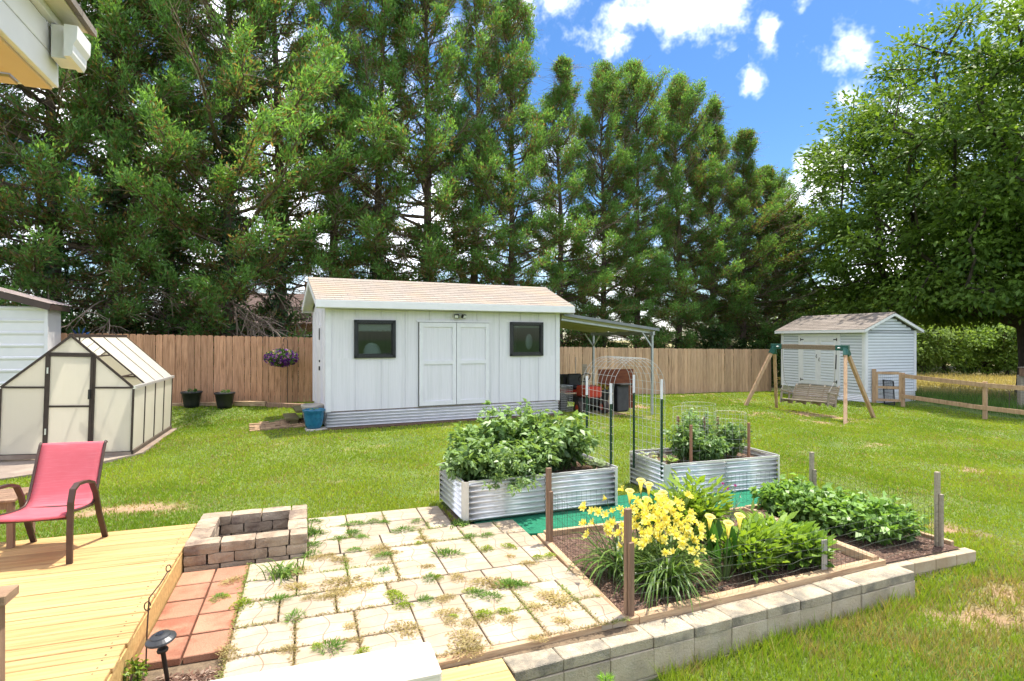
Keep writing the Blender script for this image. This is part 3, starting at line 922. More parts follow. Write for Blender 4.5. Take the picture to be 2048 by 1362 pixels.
# ------------------------------------------------------------------ fire pit
def build_firepit():
    f = thing('fire_pit', 'square fire pit of stacked tumbled retaining blocks beside the deck', 'fire pit', (*W(-.535, .036)[:2], 0), A)
    rng = random.Random(21)
    def blockmesh(w, d, h):
        me = MB().box((0, 0, 0), (w - .006, d - .006, h - .004)).mesh('block')
        bm = bmesh.new(); bm.from_mesh(me)
        bmesh.ops.subdivide_edges(bm, edges=bm.edges[:], cuts=2, use_grid_fill=True)
        cx, cy, cz = w / 2, d / 2, h / 2
        for v in bm.verts:
            k = sum(abs(abs(c) - q) < .012 for c, q in zip(v.co, (cx, cy, cz)))
            if k >= 2: v.co *= 1 - (.018 if k == 2 else .045)
            v.co += Vector((rng.uniform(-1, 1), rng.uniform(-1, 1), rng.uniform(-1, 1))) * .0035
        bm.to_mesh(me); bm.free()
        me.materials.append(M['block'])
        return me
    variants = {}
    def put(x0, y0, x1, y1, z0, h):
        w, d = x1 - x0, y1 - y0
        k = (round(w, 2), round(d, 2), rng.randrange(3))
        if k not in variants: variants[k] = blockmesh(w, d, h)
        o = link('block', variants[k], None, f, ((x0 + x1) / 2 + rng.uniform(-.004, .004), (y0 + y1) / 2 + rng.uniform(-.004, .004), z0 + h / 2))
        o.rotation_euler = (rng.uniform(-.012, .012), rng.uniform(-.012, .012), rng.choice([0, math.pi]) + rng.uniform(-.012, .012))
    Wt, Dp, T, h = 1.03, 1.02, .185, .094
    z = -.105
    for c in range(3):
        if c % 2 == 0:
            xs = [0, .29, .58, .87, Wt]
            for y0 in (0, Dp - T):
                for a, b in zip(xs, xs[1:]): put(a, y0, b, y0 + T, z, h)
            ys = [T, T + .325, Dp - T]
            for x0 in (0, Wt - T):
                for a, b in zip(ys, ys[1:]): put(x0, a, x0 + T, b, z, h)
        else:
            xs = [T, T + .29, T + .58, Wt - T] if False else [T, T + .22, T + .50, Wt - T]
            for y0 in (0, Dp - T):
                for a, b in zip(xs, xs[1:]): put(a, y0, b, y0 + T, z, h)
            ys = [0, .3, .6, .83, Dp]
            for x0 in (0, Wt - T):
                for a, b in zip(ys, ys[1:]): put(x0, a, x0 + T, b, z, h)
        z += h
    part('ash_bed', MB().box((Wt / 2, Dp / 2, -.07), (Wt - 2 * T, Dp - 2 * T, .02)), pbr('ash', (.12, .10, .09), (.05, .045, .04), 20, .95, bump=.6), f)
build_firepit()

# ------------------------------------------------------------------ garden bed, retaining wall, turf strip
def build_wall():
    w = thing('retaining_wall', 'grey concrete block wall holding up the flower bed', 'wall', (W0[0], W0[1], 0), WA)
    rng = random.Random(5)
    cap = MB().box((0, 0, 0), (.354, .20, .078)).mesh('cap_block', bevel=.006); cap.materials.append(M['cap'])
    low = MB().box((0, 0, 0), (.354, .19, .185)).mesh('wall_block', bevel=.004); low.materials.append(M['cmu'])
    for i in range(11):
        o = link('cap_block', cap, None, w, (.179 + .358 * i, -.10 + rng.uniform(-.006, .006), -.128 + rng.uniform(-.004, .004)))
        o.rotation_euler = (rng.uniform(-.01, .01), 0, rng.uniform(-.015, .015))
    for j, (z, s) in enumerate(((-.262, .0), (-.451, .18))):
        for i in range(11):
            o = link('wall_block', low, None, w, (.179 + .358 * i + (s if i < 10 else 0), -.105 + rng.uniform(-.004, .004), z))
            o.rotation_euler = (0, 0, rng.uniform(-.008, .008))
build_wall()

def build_garden():
    gp = MB(); gp.add([(x, y, -.085) for x, y in GARDEN], [tuple(range(len(GARDEN)))])
    o = part('garden_soil', gp, M['soil']); struct(o)
    b = thing('garden_border', 'tan timber edging boards around the flower and bean beds', 'border', (.3, 6.05, -.05), 0)
    def tim(p, q, wd, h, z):
        L = math.dist(p, q)
        me = MB().box((0, 0, 0), (L, wd, h)).mesh('timber', bevel=.004); me.materials.append(M['bedwood'])
        t = link('timber', me, None, b, ((p[0] + q[0]) / 2 - .3, (p[1] + q[1]) / 2 - 6.05, z + .05))
        t.rotation_euler = (0, 0, math.atan2(q[1] - p[1], q[0] - p[0]))
    def wp(s, d): return (W0[0] + s * WDX + d * WDY, W0[1] + s * WDY - d * WDX)
    tim(wp(-.75, -.052), wp(1.1, -.052), .09, .09, -.085)
    tim(wp(1.105, -.052), wp(3.85, -.05), .09, .09, -.088)
    tim((.30, 6.02), (.80, 4.20), .075, .11, -.088)
    tim((.225, 6.0), (.715, 4.22), .045, .09, -.092)
    tim((.34, 6.07), (2.80, 6.93), .05, .13, -.09)
    tim((2.80, 6.90), (3.36, 5.31), .085, .13, -.075)
    tim((2.84, 6.98), (3.76, 7.29), .05, .13, -.09)
    tim((3.82, 7.26), (4.46, 5.82), .05, .13, -.11)
    c = thing('garden_curb', 'low row of tan blocks edging the bean bed', 'curb', (3.49, 5.32, -.2), rad(20.5))
    me = MB().box((0, 0, 0), (.29, .11, .11)).mesh('curb_block', bevel=.006); me.materials.append(M['curb'])
    for i in range(4):
        link('curb_block', me, None, c, (.145 + .295 * i, .02, .045))
    me2 = MB().box((0, 0, 0), (.295, .10, .14)).mesh('curb_block', bevel=.006); me2.materials.append(M['curb'])
    for i in range(4):
        link('curb_block', me2, None, c, (.145 + .295 * i, .02, -.085))
    t = MB(); tp = [(-.22, 6.04), (.28, 6.08), (2.82, 6.96), (3.78, 7.31), (3.9, 8.2), (3.2, 8.3), (1.3, 7.5), (-.45, 6.5)]
    t.prism([(x, y, -.115) for x, y in tp], (0, 0, .062))
    struct(part('turf_mat', t, M['turf']))
    def samp(rng, n):
        x = rng.uniform(.2, 4.6, n); y = rng.uniform(4.1, 7.4, n)
        k = inpoly(x, y, GARDEN); return x[k], y[k]
    chips('garden_mulch', 26000, samp, lambda x, y: np.full(len(x), -.085), 'brown wood mulch covering the garden bed', size=(.012, .035), seed=6,
          pal=((.25, .15, .12), (.16, .09, .075), (.36, .26, .21), (.10, .055, .045), (.30, .20, .15)))
build_garden()

# small wooden step in front of the patio, handrail and stair post close to the lens
st = thing('wooden_step', 'yellow pine plank step at the end of the block wall', 'step', (*W(1.2, -2.2)[:2], -.085), A)
meb = MB().box((0, 0, 0), (1.5, .14, .03)).mesh('plank', bevel=.003); meb.materials.append(M['deck'])
for i in range(5):
    link('plank', meb, None, st, (-.27, -.03 - .145 * i, .0))
part('riser', MB().box((-.27, -.66, -.09), (1.5, .03, .14)), M['deck_side'], st)

hr = thing('handrail', 'pale board cap of the handrail right below the camera', 'railing', (-.20, 1.40, 1.25), A)
part('cap_board', MB().box((-.62, -.0685, 0), (1.24, .137, .034)), M['rail'], hr, bevel=.006)
part('post', MB().box((-.06, -.07, -.55), (.085, .085, 1.06)), M['oldwood'], hr)
part('post', MB().box((-1.15, -.07, -.55), (.085, .085, 1.06)), M['oldwood'], hr)
part('lower_rail', MB().box((-.6, -.07, -.1), (1.0, .036, .085)), M['oldwood'], hr)
nw = thing('stair_post', 'brown weathered stair post with a board cap at the left edge', 'post', (-1.985, 2.2, .15), A)
part('post', MB().box((-.01, 0, .42), (.07, .07, .84)), M['oldwood'], nw, bevel=.004)
part('cap_board', MB().box((-.20, 0, .862), (.52, .115, .04)), pbr('cap_wood', (.36, .24, .15), (.26, .16, .10), 4, .85, stretch=(1, 3, 25), bump=.4), nw, bevel=.004)
part('post', MB().box((-.42, 0, .42), (.07, .07, .84)), M['oldwood'], nw, bevel=.004)

# ------------------------------------------------------------------ corner of the house's own eave, upper left
def build_eave():
    h = thing('house_eave', 'white boxed house eave with vented soffit and gutter end, upper left', 'eave', (-2.05, 2.6, 3.13), A)
    # the local origin is the outer lower corner; the box runs back towards the lens (-y) and left (-x)
    part('fascia_board', MB().box((-.012, -1.2, .062), (.024, 2.4, .115)), M['fascia'], h, bevel=.002)
    part('fascia_board', MB().box((-.012, -1.2, .183), (.024, 2.4, .118)), M['fascia'], h, bevel=.002)
    part('trim_board', MB().box((.012, -1.2, .262), (.03, 2.4, .035)), M['fascia'], h, bevel=.002)
    sof = pbr('soffit_bounce_tan', (.74, .52, .33), (.70, .48, .30), 3, .5)  # tan carries the warm light bounced up from the deck boards
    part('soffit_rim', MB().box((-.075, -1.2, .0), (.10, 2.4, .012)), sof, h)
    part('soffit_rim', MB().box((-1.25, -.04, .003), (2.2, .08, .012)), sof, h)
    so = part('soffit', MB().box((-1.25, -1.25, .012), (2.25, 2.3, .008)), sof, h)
    v = MB()
    for i in range(30):
        for j in range(3):
            v.box((-.24 - .16 * j, -.14 - i * .03, .0062), (.13, .010, .0035))
    stuff(part('vent_slots', v, pbr('slot_shadow', (.16, .10, .06), None, 4, .9), h))
    part('back_wall', MB().box((-1.25, .012, .13), (2.45, .024, .24)), M['fascia'], h)
    # boxed return and gutter on the right-hand face
    part('return_box', MB().box((.045, -.065, .165), (.066, .11, .145)), M['fascia'], h, bevel=.002)
    gut = MB()
    prof = [(.075, .085), (.098, .087), (.106, .105), (.108, .14), (.122, .165), (.125, .222), (.075, .222)]
    gut.prism([(x, -.17, z) for x, z in prof][::-1], (0, .165, 0))
    part('gutter', gut, M['fascia'], h)
    rf = MB()
    rf.prism([(-.9, -2.4, .62), (.135, -2.4, .275), (.135, .04, .275), (-.9, .04, .62)], (0, 0, .03))
    part('roof_edge', rf, M['shingle2'], h)
    part('drip_board', MB().box((.055, -1.2, .29), (.10, 2.44, .02)), pbr('cream_trim', (.72, .66, .52), (.66, .6, .47), 3, .6), h)  # cream board under the roof edge
build_eave()

# ------------------------------------------------------------------ deck furniture
def build_chair():
    c = thing('sling_chair', 'patio chair with pink sling seat and dark bronze arms', 'chair', (-4.0, 4.99, .15), math.atan2(.246, .97))
    # local: x right, -y the way the sitter faces
    for s in (-1, 1):
        x = .285 * s
        pts = [(x, -.34, 0), (x, -.335, .25), (x, -.32, .50), (x, -.285, .595), (x, -.21, .625), (x, -.05, .612), (x, .06, .575), (x + .0, .13, .47), (x, .20, .27), (x, .33, 0)]
        f = MB()
        for a, b in zip(pts, pts[1:]): pass
        # flat bar bent over into the arm
        n = len(pts); vs = []; fs = []
        for i, p in enumerate(pts):
            P = Vector(p)
            t = (Vector(pts[min(i + 1, n - 1)]) - Vector(pts[max(i - 1, 0)])).normalized()
            sdir = Vector((1, 0, 0)); nn = sdir.cross(t)
            for a, b in ((-.022, -.011), (.022, -.011), (.022, .011), (-.022, .011)):
                vs.append(P + sdir * a + nn * b)
        for i in range(n - 1):
            for j in range(4):
                k = (j + 1) % 4
                fs.append((i * 4 + j, i * 4 + k, i * 4 + 4 + k, i * 4 + 4 + j))
        fs += [(3, 2, 1, 0), tuple((n - 1) * 4 + j for j in range(4))]
        part('arm_and_legs', f.add(vs, fs), M['chairframe'], c)
    prof = [(-.33, .385), (-.315, .405), (-.27, .41), (-.1, .385), (.05, .37), (.13, .375), (.185, .415), (.22, .48), (.28, .62), (.345, .78), (.385, .865), (.40, .885), (.415, .875)]
    for s in (-1, 1):
        part('side_rail', MB().tube([(s * .262, y, z) for y, z in prof], .0125, 6), M['chairframe'], c, smooth=True)
    part('crossbar', MB().tube([(-.27, .12, .36), (.27, .12, .36)], .012, 6), M['chairframe'], c)
    part('crossbar', MB().tube([(-.285, -.28, .36), (.285, -.28, .36)], .012, 6), M['chairframe'], c)
    vs = []; fs = []; nx = 9
    for i, (y, z) in enumerate(prof):
        for j in range(nx):
            q = -1 + 2 * j / (nx - 1)
            sag = .012 * (1 - q * q)
            vs.append((q * .256, y + (sag if i > 6 else 0), z - (sag if i <= 6 else 0)))
    for i in range(len(prof) - 1):
        for j in range(nx - 1):
            fs.append((i * nx + j, i * nx + j + 1, (i + 1) * nx + j + 1, (i + 1) * nx + j))
    o = part('sling', MB().add(vs, fs), M['sling'], c, smooth=True)
    sm = o.modifiers.new('thick', 'SOLIDIFY'); sm.thickness = .004
build_chair()
tb = thing('side_table', 'small dark brown slatted side table behind the pink chair', 'table', (-4.42, 5.10, .15), A)
for x, y in ((-.02, 0), (-.46, 0), (-.02, .4), (-.46, .4)):
    part('leg', MB().box((x, y, .205), (.05, .05, .41)), M['oldwood'], tb, bevel=.003)
for i in range(6):
    part('slat', MB().box((-.24, -.01 + .084 * i, .423), (.52, .076, .022)), M['oldwood'], tb, bevel=.003)
part('apron', MB().box((-.24, -.0, .375), (.40, .02, .06)), M['oldwood'], tb)

def build_pathlight():
    p = thing('path_light', 'dark solar path light with a wide cap in the wood chips', 'lamp', (*W(-.30, -1.74)[:2], -.07), 0)
    part('stake', MB().lathe([(.011, 0), (.013, .1), (.0135, .20), (.03, .205), (.032, .215), (.026, .225)], 14), M['darkmetal'], p, smooth=True)
    gm, nt, out = newmat('lens_plastic')
    tr = nt.nodes.new('ShaderNodeBsdfTransparent'); gl = nt.nodes.new('ShaderNodeBsdfGlossy'); gl.inputs['Roughness'].default_value = .15
    ms = nt.nodes.new('ShaderNodeMixShader'); ms.inputs['Fac'].default_value = .25
    nt.links.new(tr.outputs[0], ms.inputs[1]); nt.links.new(gl.outputs[0], ms.inputs[2]); nt.links.new(ms.outputs[0], out.inputs['Surface'])
    part('lens', MB().lathe([(.027, .222), (.034, .275), (.036, .278)], 18), gm, p, smooth=True)
    cap = part('cap', MB().lathe([(.036, .276), (.078, .272), (.083, .278), (.080, .287), (.058, .302), (.054, .309), (.034, .316), (.0, .318)], 28), pbr('path_light_cap', (.045, .047, .052), (.06, .062, .066), 9, .38, .3), p)
    part('solar_panel', MB().box((0, 0, .3185), (.034, .034, .003)), pbr('solar_cell', (.03, .035, .05), None, 4, .2), cap)
    # leaning a little
    p.rotation_euler = (rad(6), rad(-5), 0)
build_pathlight()
hk = thing('garden_hook', 'thin rusty garden rod with two loop hooks along the deck side', 'hook', (-2.25, 3.53, -.08), 0)
part('rod', MB().tube([(0, 0, 0), (.01, 0, .3), (.022, .0, .49)], .0045, 6), M['chairframe'], hk)
def loop(c, r, tilt):
    return [(c[0] + r * math.cos(t) * math.cos(tilt), c[1] + r * math.cos(t) * math.sin(tilt), c[2] + r * 1.6 * math.sin(t)) for t in [i * math.pi * 1.8 / 12 for i in range(13)]]
part('loop', MB().tube(loop((.012, 0, .44), .017, .3), .004, 5), M['chairframe'], hk)
part('arm', MB().tube([(.022, 0, .49), (-.06, .25, .475), (-.16, .50, .455)], .0045, 6), M['chairframe'], hk)
part('loop', MB().tube(loop((-.17, .52, .465), .015, .8), .004, 5), M['chairframe'], hk)
sk = thing('short_stake', 'short brown rod stuck in the ground at the deck corner', 'stake', (-2.14, 3.22, -.08), 0)
part('rod', MB().tube([(0, 0, 0), (.008, 0, .2)], .005, 6), M['chairframe'], sk)

# ------------------------------------------------------------------ main white shed
def sheet_gable(pts, t=.02, axis='x'):
    return MB().prism(pts, (t, 0, 0) if axis == 'x' else (0, t, 0))
def roof_courses(mb, x0, x1, run, rise, n, flip=False):
    """stepped shingle courses rising along +y from the local origin"""
    dy = run / n; dz = rise / n
    for i in range(n):
        y0 = i * dy; y1 = (i + 1) * dy + .03; z0 = i * dz; z1 = z0 + (dz / dy) * (y1 - y0)
        if i == n - 1: y1 = run; z1 = rise
        a = [(x0, y0, z0 + .012), (x1, y0, z0 + .012), (x1, y1, z1), (x0, y1, z1)]
        b = [(x, y, z - .016) for x, y, z in a]
        mb.add(a + b, [(0, 1, 2, 3), (7, 6, 5, 4), (0, 4, 5, 1), (1, 5, 6, 2), (2, 6, 7, 3), (3, 7, 4, 0)])
    return mb
def build_shed():
    L, D, zb, zt = 5.58, 2.4, .35, 2.5
    s = thing('garden_shed', 'white board and batten shed with double doors and black framed windows', 'shed', (*SHED0, .13), SHED_A)
    wins = [(.60, 1.43), (4.26, 5.09)]; wz0, wz1 = 1.46, 2.28
    dx0, dx1, dz0, dz1 = 1.99, 3.67, .375, 2.24
    # front wall panels, cut round the windows
    cuts = [0, .62, 1.17, 1.70, 2.25, 2.84, 3.40, 3.97, 4.53, 5.03, L]
    for a, b in zip(cuts, cuts[1:]):
        hole = None
        for w0, w1 in wins:
            if a < w1 and b > w0: hole = (max(a, w0), min(b, w1))
        def pan(x0, x1, z0, z1):
            if x1 - x0 > .01 and z1 - z0 > .01:
                part('wall_panel', MB().box(((x0 + x1) / 2, .02, (z0 + z1) / 2), (x1 - x0 - .003, .03, z1 - z0)), M['shedpaint'], s)
        if hole is None: pan(a, b, zb, zt)
        else:
            pan(a, b, zb, wz0); pan(a, b, wz1, zt); pan(a, hole[0], wz0, wz1); pan(hole[1], b, wz0, wz1)
    for x in cuts[1:-1]:
        segs = [(zb, zt)]
        if dx0 - .05 < x < dx1 + .05: segs = [(dz1 + .06, zt)]
        for w0, w1 in wins:
            if w0 - .06 < x < w1 + .06: segs = [(zb, wz0 - .05), (wz1 + .05, zt)]
        for z0, z1 in segs:
            part('batten', MB().box((x, -.004, (z0 + z1) / 2), (.036, .018, z1 - z0 - .01)), M['shedpaint'], s)
    for x, y in ((.045, -.006), (L - .045, -.006)):
        part('corner_trim', MB().box((x, y, (zb + zt) / 2), (.10, .026, zt - zb + .02)), M['white'], s)
    part('corner_trim', MB().box((-.008, .045, (zb + zt) / 2), (.026, .10, zt - zb + .02)), M['white'], s)
    part('corner_trim', MB().box((L + .008, .045, (zb + zt) / 2), (.026, .10, zt - zb + .02)), M['white'], s)
    # side and back walls
    for i in range(4):
        y0 = .04 + i * .585
        for x in (.015, L - .015):
            part('side_panel', MB().box((x, y0 + .2925, (zb + zt) / 2), (.03, .58, zt - zb)), M['shedpaint'], s)
        part('batten', MB().box((-.008, y0 + .585, (zb + zt) / 2), (.018, .036, zt - zb)), M['shedpaint'], s)
    part('back_wall', MB().box((L / 2, D - .01, (zb + zt) / 2), (L - .06, .03, zt - zb)), M['shedpaint'], s)
    pz = 2.69
    for x in (.0, L - .03):
        part('gable', sheet_gable([(x, 0, zt), (x, D, zt), (x, 1.2, pz + .34)], .03), M['shedpaint'], s)
    part('floor', MB().box((L / 2, D / 2, .34), (L - .1, D - .1, .04)), M['oldwood'], s)
    # doors
    dm = M['shedpaint']
    for a, b, hs in ((dx0, 2.853, -1), (2.867, dx1, 1)):
        d = part('door', MB().box(((a + b) / 2, -.012, (dz0 + dz1) / 2), (b - a, .03, dz1 - dz0)), dm, s)
        zc = dz0 + .52 * (dz1 - dz0)
        for z, hh in ((dz0 + .05, .1), (dz1 - .05, .1), (zc, .09)):
            part('rail', MB().box(((a + b) / 2, -.037, z), (b - a, .02, hh)), M['white'], d)
        for x in (a + .045, b - .045):
            part('stile', MB().box((x, -.038, (dz0 + dz1) / 2), (.09, .022, dz1 - dz0)), M['white'], d)
        for z in (dz0 + .28, dz1 - .25):
            part('hinge', MB().box(((a + .01) if hs < 0 else (b - .01), -.052, z), (.035, .012, .07)), M['white'], d)
    part('door_gap_shade', MB().box(((dx0 + dx1) / 2, .0, (dz0 + dz1) / 2), (dx1 - dx0 + .03, .014, dz1 - dz0 + .03)), M['black'], s)  # black sheet standing in for the shade in the door gaps
    part('door_header', MB().box(((dx0 + dx1) / 2, -.01, dz1 + .03), (dx1 - dx0 + .1, .03, .04)), M['white'], s)
    # windows
    for k, (w0, w1) in enumerate(wins):
        cx, cz = (w0 + w1) / 2, (wz0 + wz1) / 2
        w = part('window', MB().box((cx, -.012, wz1 - .03), (w1 - w0 + .06, .06, .06)).box((cx, -.012, wz0 + .03), (w1 - w0 + .06, .06, .06))
                 .box((w0, -.012, cz), (.06, .06, wz1 - wz0)).box((w1, -.012, cz), (.06, .06, wz1 - wz0)), M['blackframe'], s)
        part('sash', MB().box((cx, .0, wz1 - .078), (w1 - w0 - .06, .03, .03)).box((cx, .0, wz0 + .078), (w1 - w0 - .06, .03, .03))
             .box((w0 + .045, .0, cz), (.03, .03, wz1 - wz0 - .12)).box((w1 - .045, .0, cz), (.03, .03, wz1 - wz0 - .12)), M['black'], w)
        part('pane', MB().box((cx, .004, cz), (w1 - w0 - .08, .006, wz1 - wz0 - .12)), M['glass'], w)
        ins = pbr('window_blind', (.72, .71, .66), (.66, .65, .6), 6, .7)
        part('blind', MB().box((cx, .06, wz1 - (.13 if k == 0 else .09)), (w1 - w0, .01, .17 if k == 0 else .08)), ins, w)
        scal = MB()
        for i in range(7): scal.ball((w0 + .08 + i * (w1 - w0 - .16) / 6, .06, wz1 - .215), (.062, .008, .035), 10, 6)
        if k == 0: part('valance', scal, ins, w, smooth=True)
    for cx, cz, rx, rz in ((1.03, 1.55, .2, .24), (4.95, 1.80, .1, .2)):
        part('stored_chair_back', MB().ball((cx, .42, cz), (rx, .05, rz), 16, 10), M['white'], s, smooth=True)
    # skirting
    n = MB().wave(L - .03, .33, 5, .034); n.xf(Matrix.Translation((.015, .012, .0)))
    part('skirting', n, M['skirt'], s, smooth=True)
    n = MB().wave(D - .05, .33, 6, .012); n.xf(Matrix.Translation((.02, D - .02, 0)) @ Matrix.Rotation(-math.pi / 2, 4, 'Z'))
    part('skirting', n, M['skirt'], s, smooth=True)
    n = MB().wave(D - .05, .33, 6, .012); n.xf(Matrix.Translation((L - .02, .03, 0)) @ Matrix.Rotation(math.pi / 2, 4, 'Z'))
    part('skirting', n, M['skirt'], s, smooth=True)
    mulch = MB(); mulch.prism([(-.1, -.26, -.06), (L, -.22, -.06), (L, .03, -.06), (-.1, .03, -.06)], (0, 0, .075))
    part('mulch_strip', mulch, M['soil'], s)
    # roof
    x0, x1, ze, zr = -.24, 5.86, 2.67, 3.25
    r = part('roof', roof_courses(MB(), x0, x1, 1.5, zr - ze, 11), M['shingle'], s); r.location = (0, -.3, ze)
    r2 = part('roof', roof_courses(MB(), -x1, -x0, 1.5, zr - ze, 11), M['shingle'], s); r2.location = (0, 2.7, ze); r2.rotation_euler = (0, 0, math.pi)
    part('ridge_cap', MB().prism([(x0, 1.08, zr - .035), (x0, 1.2, zr + .022), (x0, 1.32, zr - .035)], (x1 - x0, 0, 0)), M['shingle'], s)
    part('fascia', MB().box(((x0 + x1) / 2, -.29, ze - .075), (x1 - x0, .03, .155)), M['fascia'], s, bevel=.003)
    part('fascia', MB().box(((x0 + x1) / 2, 2.69, ze - .075), (x1 - x0, .03, .155)), M['fascia'], s)
    part('soffit', MB().box(((x0 + x1) / 2, -.13, zt + .015), (x1 - x0 - .06, .29, .014)), M['white'], s)
    for x in (x0 + .015, x1 - .015):
        for sy in (1, -1):
            y0, y1 = (-.3, 1.2) if sy > 0 else (2.7, 1.2)
            part('rake_board', MB().prism([(x - .013, y0, ze - .15), (x - .013, y1, zr - .145), (x - .013, y1, zr - .02), (x - .013, y0, ze - .005)], (.026, 0, 0)), M['fascia'], s)
    for sy in (1, -1):
        y0, y1 = (-.27, 1.2) if sy > 0 else (2.67, 1.2)
        for xa, xb in ((x0 + .03, .0), (L, x1 - .03)):
            part('rake_soffit', MB().add([(xa, y0, ze - .10), (xb, y0, ze - .10), (xb, y1, zr - .10), (xa, y1, zr - .10)], [(0, 1, 2, 3)]), M['white'], s)
    # flood light over the doors
    f = part('flood_light', MB().box((2.93, -.02, 2.40), (.10, .03, .07)), M['white'], s)
    for q in (-1, 1):
        mt = Matrix.Rotation(q * .5, 3, 'Z') @ Matrix.Rotation(.35, 3, 'X')
        part('lamp_head', MB().box((2.93 + q * .085, -.10, 2.39), (.11, .05, .085), M=mt), M['black'], f)
        part('lamp_lens', MB().box((2.93 + q * .10, -.13, 2.378), (.08, .006, .06), M=mt), pbr('lamp_lens', (.8, .8, .78), None, 3, .3), f)
    # door and hardware on the left gable wall
    sdr = part('side_door', MB().box((-.012, 1.15, 1.28), (.02, .78, 1.8)), M['white'], s)
    part('handle', MB().box((-.035, .86, 1.22), (.03, .05, .09)).box((-.035, .86, 1.38), (.02, .05, .05)), M['black'], sdr)
    part('window_slot', MB().box((-.024, .95, 1.98), (.012, .16, .26)), M['blackframe'], sdr)
    # raised pad block under the corner
build_shed()
SP = Matrix.Translation((SHED0[0], SHED0[1], .13)) @ Matrix.Rotation(SHED_A, 4, 'Z')

def build_leanto():
    l = thing('lean_to', 'grey metal lean-to roof on thin steel posts against the shed', 'carport', (*SHED0, .13), SHED_A)
    x0, x1, y0, y1 = 5.64, 8.62, -.12, 2.95
    za, zb = 2.50, 2.14
    n = 30; mb = MB(); vs = []; fs = []
    k = n * 4 + 1
    for e, x in enumerate((x0, x1)):
        z = za if e == 0 else zb
        for i in range(k):
            y = y0 + (y1 - y0) * i / (k - 1)
            vs.append((x, y, z + (.014 if i % 4 in (1, 2) else 0)))
    for i in range(k - 1): fs.append((i, k + i, k + i + 1, i + 1))
    o = part('roof_sheet', mb.add(vs, fs), M['metalroof'], l); sm = o.modifiers.new('t', 'SOLIDIFY'); sm.thickness = .006
    part('edge_trim', MB().bar((x0, y0 - .01, za - .02), (x1, y0 - .01, zb - .02), .02, .07), pbr('grey_trim', (.22, .23, .25), (.18, .19, .2), 5, .45, .3), l)
    for i in range(6):
        y = y0 + .1 + i * .56
        part('rafter', MB().bar((x0 + .01, y, za - .06), (x1 - .12, y, zb - .045), .04, .085), M['leanwood'], l)
    part('beam', MB().box((8.44, 1.4, zb - .115), (.05, 3.05, .09)), M['steelpost'], l)
    part('beam', MB().bar((x0, .0, za - .14), (8.44, .0, zb - .10), .05, .05), M['steelpost'], l)
    for y in (-.05, 2.82):
        gz = g(*S(8.44, y)) - .13
        part('post', MB().box((8.44, y, (gz - .1 + zb - .07) / 2), (.055, .055, zb - .07 - gz + .1)), M['steelpost'], l)
        part('brace', MB().bar((8.44, y, zb - .5), (8.12, y, zb - .10), .035, .035), M['steelpost'], l)
        part('brace', MB().bar((8.44, y, zb - .5), (8.44, y + (.35 if y < 1 else -.35), zb - .15), .035, .035), M['steelpost'], l)
build_leanto()

